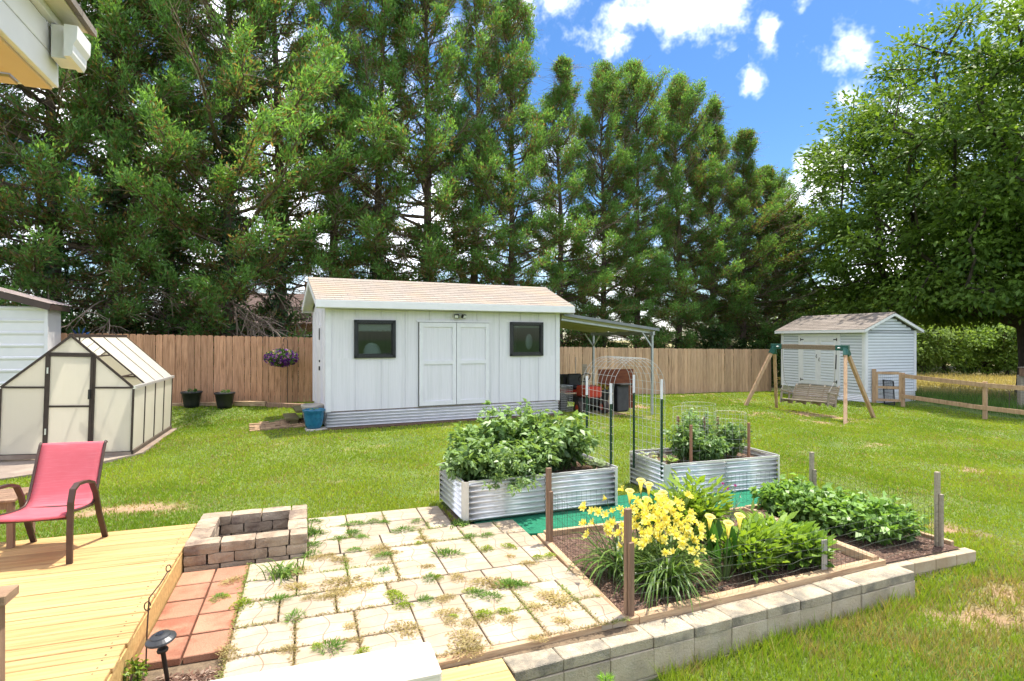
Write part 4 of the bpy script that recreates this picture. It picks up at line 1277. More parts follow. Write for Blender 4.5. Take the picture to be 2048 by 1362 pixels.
def at(px, depth, z):
    return ((px - 1024) / FPX * depth, depth, z)
def build_underlean():
    # riding mower, seen from behind, half hidden by the shed corner
    x, y, _ = at(1158, 16.2, 0); gz = g(x, y)
    m = thing('riding_mower', 'red riding mower with a black bagger under the lean-to', 'mower', (x, y, gz), rad(200))
    part('chassis', MB().box((0, .1, .36), (.62, 1.0, .16)), M['black'], m, bevel=.02)
    part('fender', MB().prism([(-.45, -.45, .52), (.45, -.45, .52), (.45, .05, .52), (-.45, .05, .52)], (0, 0, .07)), M['red'], m, bevel=.02)
    part('hood', MB().prism([(-.25, .30, .45), (.25, .30, .45), (.22, .95, .45), (-.22, .95, .45)], (0, 0, .30)), M['red'], m, bevel=.04)
    for sx in (-1, 1):
        w = part('rear_wheel', MB().tube([(sx * .36, -.25, .25), (sx * .56, -.25, .25)], .25, 22), M['rubber'], m, bevel=0)
        part('rim', MB().tube([(sx * .35, -.25, .25), (sx * .565, -.25, .25)], .12, 16), M['red'], w)
        w = part('front_wheel', MB().tube([(sx * .30, .75, .18), (sx * .44, .75, .18)], .18, 20), M['rubber'], m)
        part('rim', MB().tube([(sx * .295, .75, .18), (sx * .445, .75, .18)], .09, 14), M['red'], w)
    part('seat', MB().box((0, -.12, .66), (.42, .40, .09)).box((0, -.30, .84), (.42, .10, .38)), M['black'], m, bevel=.03)
    part('bagger', MB().box((-.05, -.68, .78), (.62, .42, .42)), M['black'], m, bevel=.06)
    part('steering_wheel', MB().tube([(.17 * math.cos(t), .33 + .12 * math.sin(t), .95 + .12 * math.sin(t)) for t in [i * math.pi / 8 for i in range(17)]], .014, 6), M['black'], m)
    part('steering_column', MB().tube([(0, .45, .6), (0, .33, .95)], .02, 6), M['black'], m)
    # wire crate by the shed corner
    x, y, _ = at(1134, 15.1, 0); gz = g(x, y)
    c = thing('wire_crate', 'galvanised wire crate standing beside the shed corner', 'crate', (x, y, gz), SHED_A)
    w = MB()
    for i in range(8):
        q = -.16 + i * .046
        for yy in (0, .35):
            w.tube([(q, yy, 0), (q, yy, .68)], .004, 3, False)
    for i in range(12):
        z = .02 + i * .06
        for yy in (0, .35):
            w.tube([(-.17, yy, z), (.17, yy, z)], .004, 3, False)
        for xx in (-.165, .165):
            w.tube([(xx, 0, z), (xx, .35, z)], .004, 3, False)
    part('wire_sides', w, M['wire'], c)
    part('frame', MB().tube([(-.17, 0, .69), (.17, 0, .69), (.17, .35, .69), (-.17, .35, .69), (-.17, 0, .69)], .008, 5), M['steelpost'], c)
    # board leaning, black bin and tub, tools
    x, y, _ = at(1232, 17.0, 0); gz = g(x, y)
    b = thing('leaning_board', 'red brown plywood board standing behind the arch trellis', 'board', (x, y, gz), rad(18))
    part('sheet', MB().box((0, 0, .58), (1.15, .02, 1.16)), M['plywood'], b)
    for zz in (.18, .75): part('cleat', MB().box((0, -.025, zz), (1.1, .025, .06)), M['plywood'], b)
    x, y, _ = at(1243, 16.4, 0)
    k = thing('black_tub', 'black plastic tub tipped on end in front of the brown board', 'tub', (x, y, g(x, y)), rad(30))
    part('shell', MB().prism([(-.22, -.1, 0), (.2, -.1, 0), (.26, .2, .0), (-.26, .2, 0)], (.1, .12, .74)), M['black'], k, bevel=.02)
    part('rim', MB().box((.11, .03, .75), (.56, .36, .04)), M['black'], k, bevel=.01)
    x, y, _ = at(1204, 16.6, 0)
    k = thing('scrap_bin', 'dark bin heaped with yellow clippings behind the arch trellis', 'bin', (x, y, g(x, y)), rad(24))
    part('shell', MB().lathe([(.26, 0), (.30, .55), (.32, .56), (.32, .60), (.28, .60)], 20), M['black'], k)
    rng = np.random.default_rng(3); n = 130
    P = np.stack([rng.normal(0, .13, n), rng.normal(0, .13, n), rng.uniform(.58, .68, n)], 1)
    V, F, C = leaf_arrays(P, rng.normal(0, 1, (n, 3)), rng.normal(0, 1, (n, 3)), .12, .05, np.array([[.45, .33, .06]]) * rng.uniform(.5, 1.2, (n, 1)))
    link('clippings', npmesh('clippings', V, F, C), M['weed'], k)
    for px, lab, h, mt in ((1137, 'wooden tool handle leaning on the fence under the lean-to, leftmost', 1.55, 'swingwood'), (1149, 'pale wooden tool handle leaning on the fence behind the mower', 1.45, 'greywood')):
        x, y, _ = at(px, 19.2, 0)
        t = thing('garden_tool', lab, 'tool', (x, y, g(x, y)), 0)
        part('handle', MB().tube([(0, -.3, .1), (.05, .1, h)], .016, 6), M[mt], t)
        part('blade', MB().box((0, -.32, .1), (.2, .02, .24)), M['darkmetal'], t)
    x, y, _ = at(1169, 18.6, 0)
    t = thing('grey_plank', 'short grey plank standing behind the mower', 'plank', (x, y, g(x, y)), .4)
    part('board', MB().box((0, 0, .62), (.16, .04, 1.24)), M['greywood'], t)
    # firewood and scraps on the ground
    x, y, _ = at(1215, 15.9, 0)
    lg = thing('firewood_log', 'pale split log lying upright against the dark bin', 'log', (x, y, g(x, y)), 0)
    part('log', MB().tube([(0, 0, .05), (.12, .1, .55)], .05, 8), pbr('split_wood', (.55, .38, .22), (.42, .26, .14), 6, .9), lg)
build_underlean()

# ------------------------------------------------------------------ greenhouse
def build_greenhouse():
    gh = thing('greenhouse', 'small greenhouse of cream panels in a dark brown frame', 'greenhouse', (*GH0, .055), GH_A)
    gh.rotation_euler = (0, rad(1.8), GH_A)
    Wd, L, ze, zr = 1.83, 3.0, 1.17, 2.02
    zb = .09
    fm = M['ghframe']; pm = M['poly']; T = .012
    part('base_sill', MB().box((Wd / 2, 0, .045), (Wd, .06, .07)), M['concrete'], gh)
    part('base_sill', MB().box((Wd - .0, L / 2, .045), (.06, L, .10)), pbr('sill_timber', (.12, .09, .065), (.08, .06, .045), 5, .9, bump=.4), gh)
    part('base_sill', MB().box((.0, L / 2, .045), (.06, L, .10)), M['oldwood'], gh)
    def q(name, pts, th=(0, T, 0), mat=pm):
        return part(name, MB().prism(pts, th), mat, gh)
    d0, d1 = .60, 1.255; zd = 1.76 - .0
    def roofz(x): return ze + (zr - ze) * (1 - abs(x - Wd / 2) / (Wd / 2))
    for y in (0, L):
        if y == 0:
            q('wall_panel', [(0, y, zb), (d0, y, zb), (d0, y, ze), (0, y, ze)])
            q('wall_panel', [(d1, y, zb), (Wd, y, zb), (Wd, y, ze), (d1, y, ze)])
            q('gable_panel', [(.0, y, ze), (d0, y, ze), (d0, y, roofz(d0))])
            q('gable_panel', [(d1, y, ze), (Wd, y, ze), (d1, y, roofz(d1))])
            q('gable_panel', [(d0, y, roofz(d0)), (d1, y, roofz(d1)), (Wd / 2, y, zr)])
        else:
            q('wall_panel', [(0, y, zb), (Wd, y, zb), (Wd, y, ze), (0, y, ze)])
            q('gable_panel', [(0, y, ze), (Wd, y, ze), (Wd / 2, y, zr)])
    zdt = roofz(d0)
    door = part('door', MB().box(((d0 + d1) / 2, -.012, (zb + zdt) / 2), (d1 - d0 - .02, .01, zdt - zb - .02)), pm, gh)
    for x in (d0 + .03, d1 - .03):
        part('door_stile', MB().box((x, -.02, (zb + zdt) / 2), (.04, .026, zdt - zb - .01)), fm, door)
    for z in (zb + .03, .86, zdt - .03):
        part('door_rail', MB().box(((d0 + d1) / 2, -.021, z), (d1 - d0 - .04, .024, .032)), fm, door)
    part('handle', MB().box((d1 - .045, -.05, 1.06), (.03, .04, .16)), M['black'], door)
    for z in (.45, 1.45): part('hinge', MB().box((d0 + .02, -.04, z), (.02, .015, .1)), M['galv'], door)
    # side walls of four panels
    n = 4
    for i in range(n):
        y0, y1 = L * i / n, L * (i + 1) / n
        for x in (0, Wd - T):
            q('side_panel', [(x, y0, zb), (x, y1, zb), (x, y1, ze), (x, y0, ze)], (T, 0, 0))
    hs = Vector((Wd / 2, 0, -(zr - ze))).normalized(); nn = Vector((-hs.z, 0, hs.x)) * T
    for i in range(n):
        y0, y1 = L * i / n, L * (i + 1) / n
        if i > 0:
            q('roof_panel', [(Wd / 2, y0, zr), (Wd / 2, y1, zr), (Wd, y1, ze), (Wd, y0, ze)], tuple(nn))
        q('roof_panel', [(0, y0, ze), (0, y1, ze), (Wd / 2, y1, zr), (Wd / 2, y0, zr)], (-nn.x, 0, nn.z))
    # frame bars
    b = .03
    def bar(p, r, w=b, name='frame_bar', mat=fm): part(name, MB().bar(p, r, w, w), mat, gh)
    for y in (-.004, L + .004):
        bar((0, y, zb - .03), (Wd, y, zb - .03), .05)
        bar((0, y, zb - .03), (0, y, ze)); bar((Wd, y, zb - .03), (Wd, y, ze))
        bar((0, y, ze), (Wd / 2, y, zr + .01), .034); bar((Wd, y, ze), (Wd / 2, y, zr + .01), .034)
        if y < 1:
            bar((0, y, ze), (d0, y, ze)); bar((d1, y, ze), (Wd, y, ze)); bar((d0, y, zdt), (d1, y, zdt), .04)
            bar((d0, y, zb), (d0, y, zdt), .04); bar((d1, y, zb), (d1, y, zdt), .04)
        else: bar((0, y, ze), (Wd, y, ze))
    bar((Wd / 2, -.03, zr + .012), (Wd / 2, L + .03, zr + .012), .06, 'ridge')
    bar((Wd + .015, -.02, ze + .005), (Wd + .015, L + .02, ze + .005), .05, 'gutter', M['galv'])
    bar((-.015, -.02, ze + .005), (-.015, L + .02, ze + .005), .05, 'gutter', M['galv'])
    for i in range(1, n):
        y = L * i / n
        for sx, xx in ((Wd, Wd + .004), (0, -.004)):
            bar((xx, y, zb), (xx, y, ze), .022); bar((sx, y, ze + .008), (Wd / 2, y, zr + .012), .024)
    for sx in (0, Wd):
        bar((sx, 0, zb - .02), (sx, L, zb - .02), .04)
    # inner braces and the open roof vent
    bar((.02, .06, zb), (d0 + .05, .06, .75), .02, 'brace'); bar((Wd - .12, .06, zb), (d1 - .05, .06, .95), .02, 'brace')
    bar((Wd / 2, .37, 1.55), (Wd / 2, .37, 2.0), .02, 'vent_strut')
    bar((Wd / 2 + .35, .0, roofz(Wd / 2 + .35)), (Wd / 2 + .35, L / 4, roofz(Wd / 2 + .35)), .024)
    bar((Wd - .2, .02, roofz(Wd - .2)), (Wd - .2, L / 4, roofz(Wd - .2)), .02)
build_greenhouse()
pd = MB(); pd.prism([(x, y, -.16) for x, y, z in PAD], (0, 0, .185))
struct(part('concrete_pad', pd, M['concrete']))
# blue metal flower on the fence, seen through the open roof bay
def build_pinwheel():
    x, y, z = at(160, 14.35, 2.0)
    p = thing('garden_pinwheel', 'blue metal pinwheel seen through the open greenhouse roof', 'ornament', (x, y, g(x, y)), 0)
    part('stem', MB().tube([(0, 0, 0), (0, 0, 1.75)], .01, 6), M['darkmetal'], p)
    w = MB()
    for i in range(11):
        t = 2 * math.pi * i / 11
        c, s = math.cos(t), math.sin(t)
        w.prism([(c * .05, 0, 1.8 + s * .05), (c * .2 - s * .045, .03, 1.8 + s * .2 + c * .045), (c * .30, 0, 1.8 + s * .30), (c * .2 + s * .045, -.03, 1.8 + s * .2 - c * .045)], (0, .006, 0))
    part('blades', w, pbr('blue_metal', (.02, .07, .24), (.05, .16, .38), 6, .3, .3), p)
build_pinwheel()

# ------------------------------------------------------------------ metal garage at the left edge
def build_garage():
    x, y, _ = at(93, 13.5, 0)
    gr = thing('metal_garage', 'white ribbed metal garage with brown roof at the left edge', 'garage', (x, y, .15), A)
    Wg = 4.4; ze = 2.62; slope = .29
    zbot = 0; i = 0
    while zbot < ze + .6:
        h = .29
        mb = MB()
        pr = [(0, 0), (-.0, .19), (-.012, .215), (-.022, .235), (-.022, .265), (-.004, .29)]
        xr = 0.0 if zbot + h < ze + .02 else -(zbot + h - ze) / slope
        if xr > -Wg / 2:
            vs = [(px_, yy, zbot + zz) for px_ in (-Wg, xr) for yy, zz in pr]
            k = len(pr)
            fs = [(a, k + a, k + a + 1, a + 1) for a in range(k - 1)]
            o = part('siding_panel', mb.add(vs, fs), M['garagewhite'], gr)
            sm = o.modifiers.new('t', 'SOLIDIFY'); sm.thickness = .004
        zbot += h
    part('corner_trim', MB().box((.0, -.01, ze / 2), (.07, .05, ze)), M['garagewhite'], gr)
    part('side_wall', MB().box((-.02, .42, ze / 2), (.04, .84, ze)), M['garagewhite'], gr)
    rz = lambda q: ze + .1 - slope * q
    n = 40; vs = []; fs = []
    for yy in (-.3, 5.2):
        for j in range(2):
            pass
    # ribbed roof slope falling to the right
    ys = []
    t = -.3
    while t < .9:
        ys += [(t, 0), (t + .18, 0), (t + .195, .022), (t + .215, .022), (t + .23, 0)]; t += .23
    for q in (-Wg / 2, .16):
        for yy, up in ys: vs.append((q, yy, rz(q) + up))
    k = len(ys)
    fs = [(a, a + 1, k + a + 1, k + a) for a in range(k - 1)]
    o = part('roof', MB().add(vs, fs), M['brownmetal'], gr)
    part('roof', MB().prism([(-Wg / 2, -.3, rz(-Wg / 2)), (-Wg / 2, .95, rz(-Wg / 2)), (-Wg - .38, .95, ze), (-Wg - .38, -.3, ze)], (0, 0, .02)), M['brownmetal'], gr)
    part('gable_trim', MB().bar((-Wg / 2, -.31, rz(-Wg / 2) - .085), (.18, -.31, rz(.18) - .085), .03, .15), M['browntrim'], gr)
    part('eave_trim', MB().box((.14, .33, rz(.14) - .09), (.03, 1.25, .12)), M['browntrim'], gr)
    part('soffit', MB().prism([(-Wg / 2, -.3, rz(-Wg / 2) - .03), (-Wg / 2, .05, rz(-Wg / 2) - .03), (.14, .05, rz(.14) - .03), (.14, -.3, rz(.14) - .03)], (0, 0, .01)), M['browntrim'], gr)
build_garage()

# ------------------------------------------------------------------ picket fences
def picket_mesh(w, h):
    mb = MB(); c = .028
    pts = [(-w / 2, 0, 0), (w / 2, 0, 0), (w / 2, 0, h - c), (w / 2 - c, 0, h), (-w / 2 + c, 0, h), (-w / 2, 0, h - c)]
    return mb.prism(pts, (0, .017, 0)).mesh('picket')
def fence(pts, label, mat, pitch, h=1.83, seed=1, ztop=None):
    p0 = pts[0]
    f = thing('picket_fence', label, 'fence', (p0[0], p0[1], g(p0[0], p0[1])), 0)
    rng = random.Random(seed)
    me = picket_mesh(pitch - .006, h); me.materials.append(mat)
    for a, b in zip(pts, pts[1:]):
        L = math.dist(a[:2], b[:2]); n = max(1, int(L / pitch)); ang = math.atan2(b[1] - a[1], b[0] - a[0])
        for i in range(n):
            t = (i + .5) / n
            x = a[0] + (b[0] - a[0]) * t; y = a[1] + (b[1] - a[1]) * t
            z = a[2] + (b[2] - a[2]) * t
            o = link('picket', me, None, f, (x - p0[0], y - p0[1], z - h - f.location.z + rng.uniform(-.008, .008)))
            o.rotation_euler = (rng.uniform(-.006, .006), rng.uniform(-.006, .006), ang + rng.uniform(-.012, .012))
        for dz in (.25, .95, 1.6):
            part('rail', MB().bar((a[0] - p0[0] - math.sin(ang) * .05, a[1] - p0[1] + math.cos(ang) * .05, a[2] - h + dz - f.location.z),
                                  (b[0] - p0[0] - math.sin(ang) * .05, b[1] - p0[1] + math.cos(ang) * .05, b[2] - h + dz - f.location.z), .04, .085), mat, f)
        m = max(1, int(L / 2.4))
        for i in range(m + 1):
            t = i / m
            part('post', MB().box((a[0] + (b[0] - a[0]) * t - p0[0] - math.sin(ang) * .11, a[1] + (b[1] - a[1]) * t - p0[1] + math.cos(ang) * .11,
                                   a[2] + (b[2] - a[2]) * t - h / 2 - .1 - f.location.z), (.09, .09, h - .05)), mat, f)
fence([(-11.9, 14.25, 2.16), (-8.85, 15.1, 2.11), (-5.5, 16.1, 2.045), (-3.2, 16.85, 2.0)],
      'tall cedar dog-ear fence left of the white shed', M['fence'], .148, seed=3)
fence([(1.2, 20.95, 1.73), (7.65, 23.4, 1.60), (11.15, 24.72, 1.56)],
      'greyer dog-ear picket fence running behind the lean-to and swing', M['fence2'], .150, seed=9)
lt = thing('landscape_border', 'low dark timber border along the foot of the cedar fence', 'border', (-9.1, 14.75, .25), 0)
def seg(p, q, w, h, z, mat=M['oldwood']):
    part('timber', MB().bar((p[0] + 9.1, p[1] - 14.75, z - .25), (q[0] + 9.1, q[1] - 14.75, z - .25), w, h), mat, lt, bevel=.006)
seg((-9.3, 14.72), (-7.4, 15.25), .12, .1, .29, M['bedwood']); seg((-7.35, 15.28), (-6.5, 15.2), .12, .12, .29, M['bedwood']); seg((-6.45, 15.2), (-5.2, 14.85), .14, .16, .24)
seg((-5.2, 14.85), (-4.6, 14.95), .14, .16, .24)

# brick path and small step at the shed's side door
bp = bpy.data.objects.new('brick_path', None); COL.objects.link(bp); struct(bp); bp.location = (0, 0, 0)
rb = random.Random(4)
mbk = MB().box((0, 0, 0), (.2, .1, .05)).mesh('brick', bevel=.006); mbk.materials.append(M['brickpath'])
for i in range(6):
    for j in range(9):
        x, y = S(-1.35 + .21 * i + (.1 if j % 2 else 0), .55 + .115 * j)
        if rb.random() < .08: continue
        o = link('brick', mbk, None, bp, (x, y, g(x, y) + .012 + rb.uniform(-.008, .008))); o.rotation_euler = (rb.uniform(-.04, .04), rb.uniform(-.04, .04), SHED_A + rb.uniform(-.08, .08))
sx, sy = S(-.32, 1.25)
sp = thing('shed_step', 'mossy wooden step block at the shed side door', 'step', (sx, sy, g(sx, sy)), SHED_A)
moss = pbr('mossy_wood', (.16, .15, .06), (.12, .085, .05), 6, .95, bump=.5)
part('tread', MB().box((0, 0, .28), (.42, .9, .06)), moss, sp, bevel=.008); part('riser', MB().box((.1, 0, .12), (.2, .85, .26)), moss, sp)
part('tread', MB().box((-.28, 0, .12), (.28, .9, .06)), moss, sp, bevel=.008); part('riser', MB().box((-.24, 0, .04), (.16, .85, .12)), moss, sp)
sx, sy = S(-.2, -.02)
sb = thing('paving_slab', 'flat stone slab under the blue pot at the shed corner', 'slab', (sx, sy, g(sx, sy) + .0), SHED_A)
part('slab', MB().box((0, 0, .012), (.42, .34, .05)), M['stone'], sb, bevel=.01)

def pot(name, label, cat, x, y, prof, mat, n=28, ribs=0):
    p = thing(name, label, cat, (x, y, g(x, y)), 0)
    mb = MB().lathe(prof, n)
    if ribs:
        mb.v = [(vx * (1 + .018 * math.cos(ribs * math.atan2(vy, vx))), vy * (1 + .018 * math.cos(ribs * math.atan2(vy, vx))), vz) for vx, vy, vz in mb.v]
    part('body', mb, mat, p, smooth=True)
    top = max(z for r, z in prof); rr = max(r for r, z in prof)
    part('soil', MB().lathe([(rr * .86, top - .07), (rr * .84, top - .055), (0, top - .05)], 18), M['soil'], p)
    return p, top
bpx, bpy_ = S(-.24, .02)
pot('glazed_pot', 'teal blue glazed pot at the shed corner', 'pot', bpx, bpy_, [(.13, .03), (.165, .1), (.195, .25), (.20, .36), (.225, .40), (.225, .43), (.195, .43), (.185, .36)], M['bluepot'], 56, 14)
bpx, bpy_ = S(-.2, .48)
pot('stone_pot', 'pale round stone pot behind the blue pot', 'pot', bpx, bpy_, [(.14, .0), (.20, .2), (.23, .40), (.255, .44), (.255, .48), (.22, .48), (.21, .4)], M['stone'])
BP = [(-8.22, 14.75), (-7.47, 14.95)]
for (x, y), lab in zip(BP, ('black plastic nursery pot by the fence, nearer the greenhouse', 'black plastic nursery pot by the fence, nearer the shed')):
    pot('nursery_pot', lab, 'pot', x, y, [(.165, 0), (.185, .1), (.23, .36), (.25, .365), (.255, .41), (.23, .41), (.22, .33)], M['black'])

# ------------------------------------------------------------------ raised beds
def build_bed(spec, zb, label, H=.46):
    o, a, L, D = spec['o'], spec['a'], spec['L'], spec['D']
    b = thing('raised_bed', label, 'planter', (o[0], o[1], zb), a)
    def panel(x0, y0, ln, rot):
        m = MB().wave(ln, H - .02, 7, .018, .003); m.xf(Matrix.Translation((x0, y0, .01)) @ Matrix.Rotation(rot, 4, 'Z'))
        return part('panel', m, M['galv'], b, smooth=True)
    c = .05
    panel(c, .0, L / 2 - c - .003, 0); panel(L / 2 + .003, .0, L / 2 - c - .003, 0)
    panel(c, D, L / 2 - c - .003, 0); panel(L / 2 + .003, D, L / 2 - c - .003, 0)
    panel(.0, D - c, D - 2 * c, -math.pi / 2); panel(L, c, D - 2 * c, math.pi / 2)
    for k, (cx, cy, t0) in enumerate(((c, c, math.pi), (L - c, c, 1.5 * math.pi), (L - c, D - c, 0), (c, D - c, .5 * math.pi))):
        r = c + .018; pts = [(cx + r * math.cos(t0 + i * math.pi / 8), cy + r * math.sin(t0 + i * math.pi / 8), 0) for i in range(5)]
        ins = [(cx + (r - .006) * math.cos(t0 + i * math.pi / 8), cy + (r - .006) * math.sin(t0 + i * math.pi / 8), 0) for i in range(4, -1, -1)]
        part('corner', MB().prism(pts + ins, (0, 0, H + .004)), M['galvpale'], b)
    for yy in (-.004, D + .004):
        part('rim', MB().box((L / 2, yy, H), (L - 2 * c, .03, .016)), M['galv'], b)
    for xx in (-.004, L + .004):
        part('rim', MB().box((xx, D / 2, H), (.03, D - 2 * c, .016)), M['galv'], b)
    bolts = MB()
    for i in range(7):
        bolts.box((L / 2, -.02, .04 + i * .0628), (.016, .012, .016))
        for x in (c + .01, L - c - .01): bolts.box((x, -.02, .04 + i * .0628), (.012, .012, .012))
    part('bolts', bolts, M['steelpost'], b)
    part('soil', MB().box((L / 2, D / 2, H - .12), (L - .05, D - .05, .04)), M['soil'], b)
    def samp(rng, n):
        x = rng.uniform(.04, L - .04, n); y = rng.uniform(.04, D - .04, n)
        ca, sa = math.cos(a), math.sin(a)
        return o[0] + x * ca - y * sa, o[1] + x * sa + y * ca
    return samp, zb + H - .10
s1, zs1 = build_bed(BED1, -.05, 'corrugated galvanised raised bed nearer the patio, overflowing with plants')
s2, zs2 = build_bed(BED2, -.09, 'corrugated galvanised raised bed with staked tomatoes, further right')
STRAW = ((.42, .30, .20), (.30, .20, .14), (.50, .38, .27), (.18, .11, .08))
chips('bed_mulch', 2500, s1, lambda x, y: np.full(len(x), zs1), 'wood chip mulch inside the raised bed nearer the patio', seed=12, pal=STRAW)
chips('bed_mulch', 4200, s2, lambda x, y: np.full(len(x), zs2), 'straw coloured mulch inside the tomato bed', seed=13, pal=STRAW)

# ------------------------------------------------------------------ T-posts and arch trellis
def tpost(x, y, z0, ztop, label):
    t = thing('t_post', label, 'post', (x, y, z0), rad(20))
    H = ztop - z0
    part('stem', MB().box((0, 0, (H - .26) / 2), (.034, .005, H - .26)).box((0, .014, (H - .26) / 2), (.005, .026, H - .26)), M['tpost'], t)
    part('white_tip', MB().box((0, 0, H - .13), (.035, .006, .26)).box((0, .0145, H - .13), (.006, .027, .26)), M['white'], t)
    st = MB()
    for i in range(int((H - .3) / .06)): st.box((0, -.006, .1 + i * .06), (.01, .01, .02))
    part('studs', st, M['tpost'], t)
TP = [((1.25, 7.26), zs1 - .1, 1.44, 'green steel T-post with white tip, front left leg of the arch trellis'),
      ((1.03, 7.90), zs1 - .1, 1.49, 'green steel T-post with white tip, back left leg of the arch trellis'),
      ((1.97, 7.56), zs2 - .1, 1.47, 'green steel T-post with white tip, front right leg of the arch trellis'),
      ((1.73, 8.16), zs2 - .1, 1.49, 'green steel T-post with white tip, back right leg of the arch trellis')]
for (x, y), z0, zt, lab in TP: tpost(x, y, z0, zt, lab)

def build_arch():
    a = thing('arch_trellis', 'arched wire panel trellis spanning the gap between the raised beds', 'trellis', (1.27, 7.20, zs1 - .03), 0)
    L0, L1 = Vector((1.27, 7.20, 0)), Vector((.98, 8.02, 0))
    Q0, Q1 = Vector((2.00, 7.52, 0)), Vector((1.70, 8.26, 0))
    zb, zs, zt = zs1 - .03, 1.36, 1.76
    O = Vector((1.27, 7.20, zb))
    w = MB()
    def pt(s, t):
        """s along the hoop 0..1, t from the front to the back"""
        Lp = L0.lerp(L1, t); Qp = Q0.lerp(Q1, t)
        leg = zs - zb; arc = 1.15
        tot = 2 * leg + arc; d = s * tot
        if d < leg: p = Lp + Vector((0, 0, zb + d))
        elif d > leg + arc: p = Qp + Vector((0, 0, zb + tot - d))
        else:
            th = math.pi * (d - leg) / arc
            c = (Lp + Qp) / 2; r = (Qp - Lp) / 2
            p = c - r * math.cos(th) + Vector((0, 0, zs + (zt - zs) * math.sin(th)))
        return p - O
    nt_ = 9
    for i in range(nt_):
        t = i / (nt_ - 1)
        w.tube([pt(k / 40, t) for k in range(41)], .0026, 4, False)
    ns = 33
    for k in range(ns):
        s = k / (ns - 1)
        w.tube([pt(s, 0), pt(s, .5), pt(s, 1)], .0024, 4, False)
    part('wire_grid', w, M['wire'], a)
build_arch()

# ------------------------------------------------------------------ stakes and cages in the tomato bed
def bed2(x, y): return S(x, y, BED2['o'], BED2['a'])
STK = [((.48, .16), .30, 'reddish wooden stake at the front of the tomato bed, left of two'), ((1.47, .20), .28, 'reddish wooden stake at the front right of the tomato bed'),
       ((.72, .80), .33, 'short wooden stake behind the left tomato plant'), ((1.02, .60), .33, 'wooden stake between the two back tomato plants'), ((1.42, .80), .3, 'wooden stake at the back right of the tomato bed')]
for (x, y), ht, lab in STK:
    wx, wy = bed2(x, y)
    t = thing('garden_stake', lab, 'stake', (wx, wy, zs2 - .05), .3)
    part('stake', MB().box((0, 0, (ht + .32) / 2), (.032, .032, ht + .32)), pbr('stake_wood', (.36, .19, .11), (.28, .14, .08), 6, .85, stretch=(6, 6, 1)), t, bevel=.003)
def cage(x, y, r, H, lab):
    wx, wy = bed2(x, y)
    c = thing('tomato_cage', lab, 'plant cage', (wx, wy, zs2 - .02), 0, 'wire cages in the tomato bed')
    w = MB()
    for i in range(6):
        z = .08 + i * (H - .08) / 5
        w.tube([(r * math.cos(t), r * math.sin(t), z) for t in [k * math.pi / 10 for k in range(21)]], .0017, 3, False)
    for k in range(14):
        t = k * 2 * math.pi / 14
        w.tube([(r * math.cos(t), r * math.sin(t), 0), (r * math.cos(t), r * math.sin(t), H)], .0017, 3, False)
    part('wire_rings', w, M['wire'], c)
cage(.68, .45, .24, .78, 'round wire cage about the left tomato plant'); cage(1.02, .72, .24, .8, 'round wire cage about the back middle tomato plant'); cage(1.42, .52, .22, .68, 'round wire cage about the right tomato plant')

# ------------------------------------------------------------------ garden posts and wire fence
def gpost(x, y, h, label, mat='oldwood'):
    p = thing('garden_post', label, 'post', (x, y, -.12), rad(25))
    part('board', MB().box((0, 0, h / 2), (.052, .036, h)), M[mat], p, bevel=.003)
    part('splint', MB().box((.005, -.034, h * .36), (.042, .028, h * .72)), M[mat], p, bevel=.003)
gpost(.37, 5.80, .82, 'brown wooden post at the patio corner of the wire fence, back left')
gpost(.86, 4.27, .86, 'brown wooden post at the front left corner of the wire fence')
gpost(3.66, 7.02, .74, 'grey wooden post behind the bean plants', 'greywood')
gpost(4.29, 5.80, .78, 'grey wooden post at the right end of the bean bed', 'greywood')
def build_wirefence():
    f = thing('wire_fence', 'thin dark welded wire strung round the flower and bean beds', 'wire fence', (.37, 5.80, -.08), 0)
    def run(pts, h0, h1, name='wire_panel'):
        w = MB(); d = 0; rng = random.Random(3)
        for a, b in zip(pts, pts[1:]):
            a = Vector((*a, 0)); b = Vector((*b, 0)); L = (b - a).length
            n = int(L / .058)
            for i in range(n + 1):
                p = a.lerp(b, i / n) - Vector((.37, 5.80, 0))
                w.tube([p + Vector((0, 0, .0)), p + Vector((rng.uniform(-.006, .006), rng.uniform(-.006, .006), h0 + rng.uniform(-.01, .01)))], .0011, 3, False)
            for k in range(6):
                z = .03 + k * (h0 - .04) / 5
                m = 8
                w.tube([a.lerp(b, i / m) - Vector((.37, 5.80, 0)) + Vector((0, 0, z + rng.uniform(-.012, .012))) for i in range(m + 1)], .0013, 3, False)
        part(name, w, M['darkwire'], f)
    run([(.37, 5.78), (.86, 4.25)], .56, .56)
    run([(.88, 4.25), (2.0, 4.72), (2.78, 5.06), (4.29, 5.78)], .42, .42)
    run([(4.31, 5.82), (3.66, 7.03)], .48, .5)
    run([(3.66, 7.05), (2.85, 6.98), (.42, 6.0), (.37, 5.83)], .46, .5)
build_wirefence()
mk = thing('plant_marker', 'short grey plastic stake against the wire fence', 'marker', (2.77, 5.10, -.1), .3)
part('stake', MB().box((0, 0, .16), (.06, .012, .32)), pbr('grey_plastic', (.42, .38, .34), None, 5, .6), mk, bevel=.002)

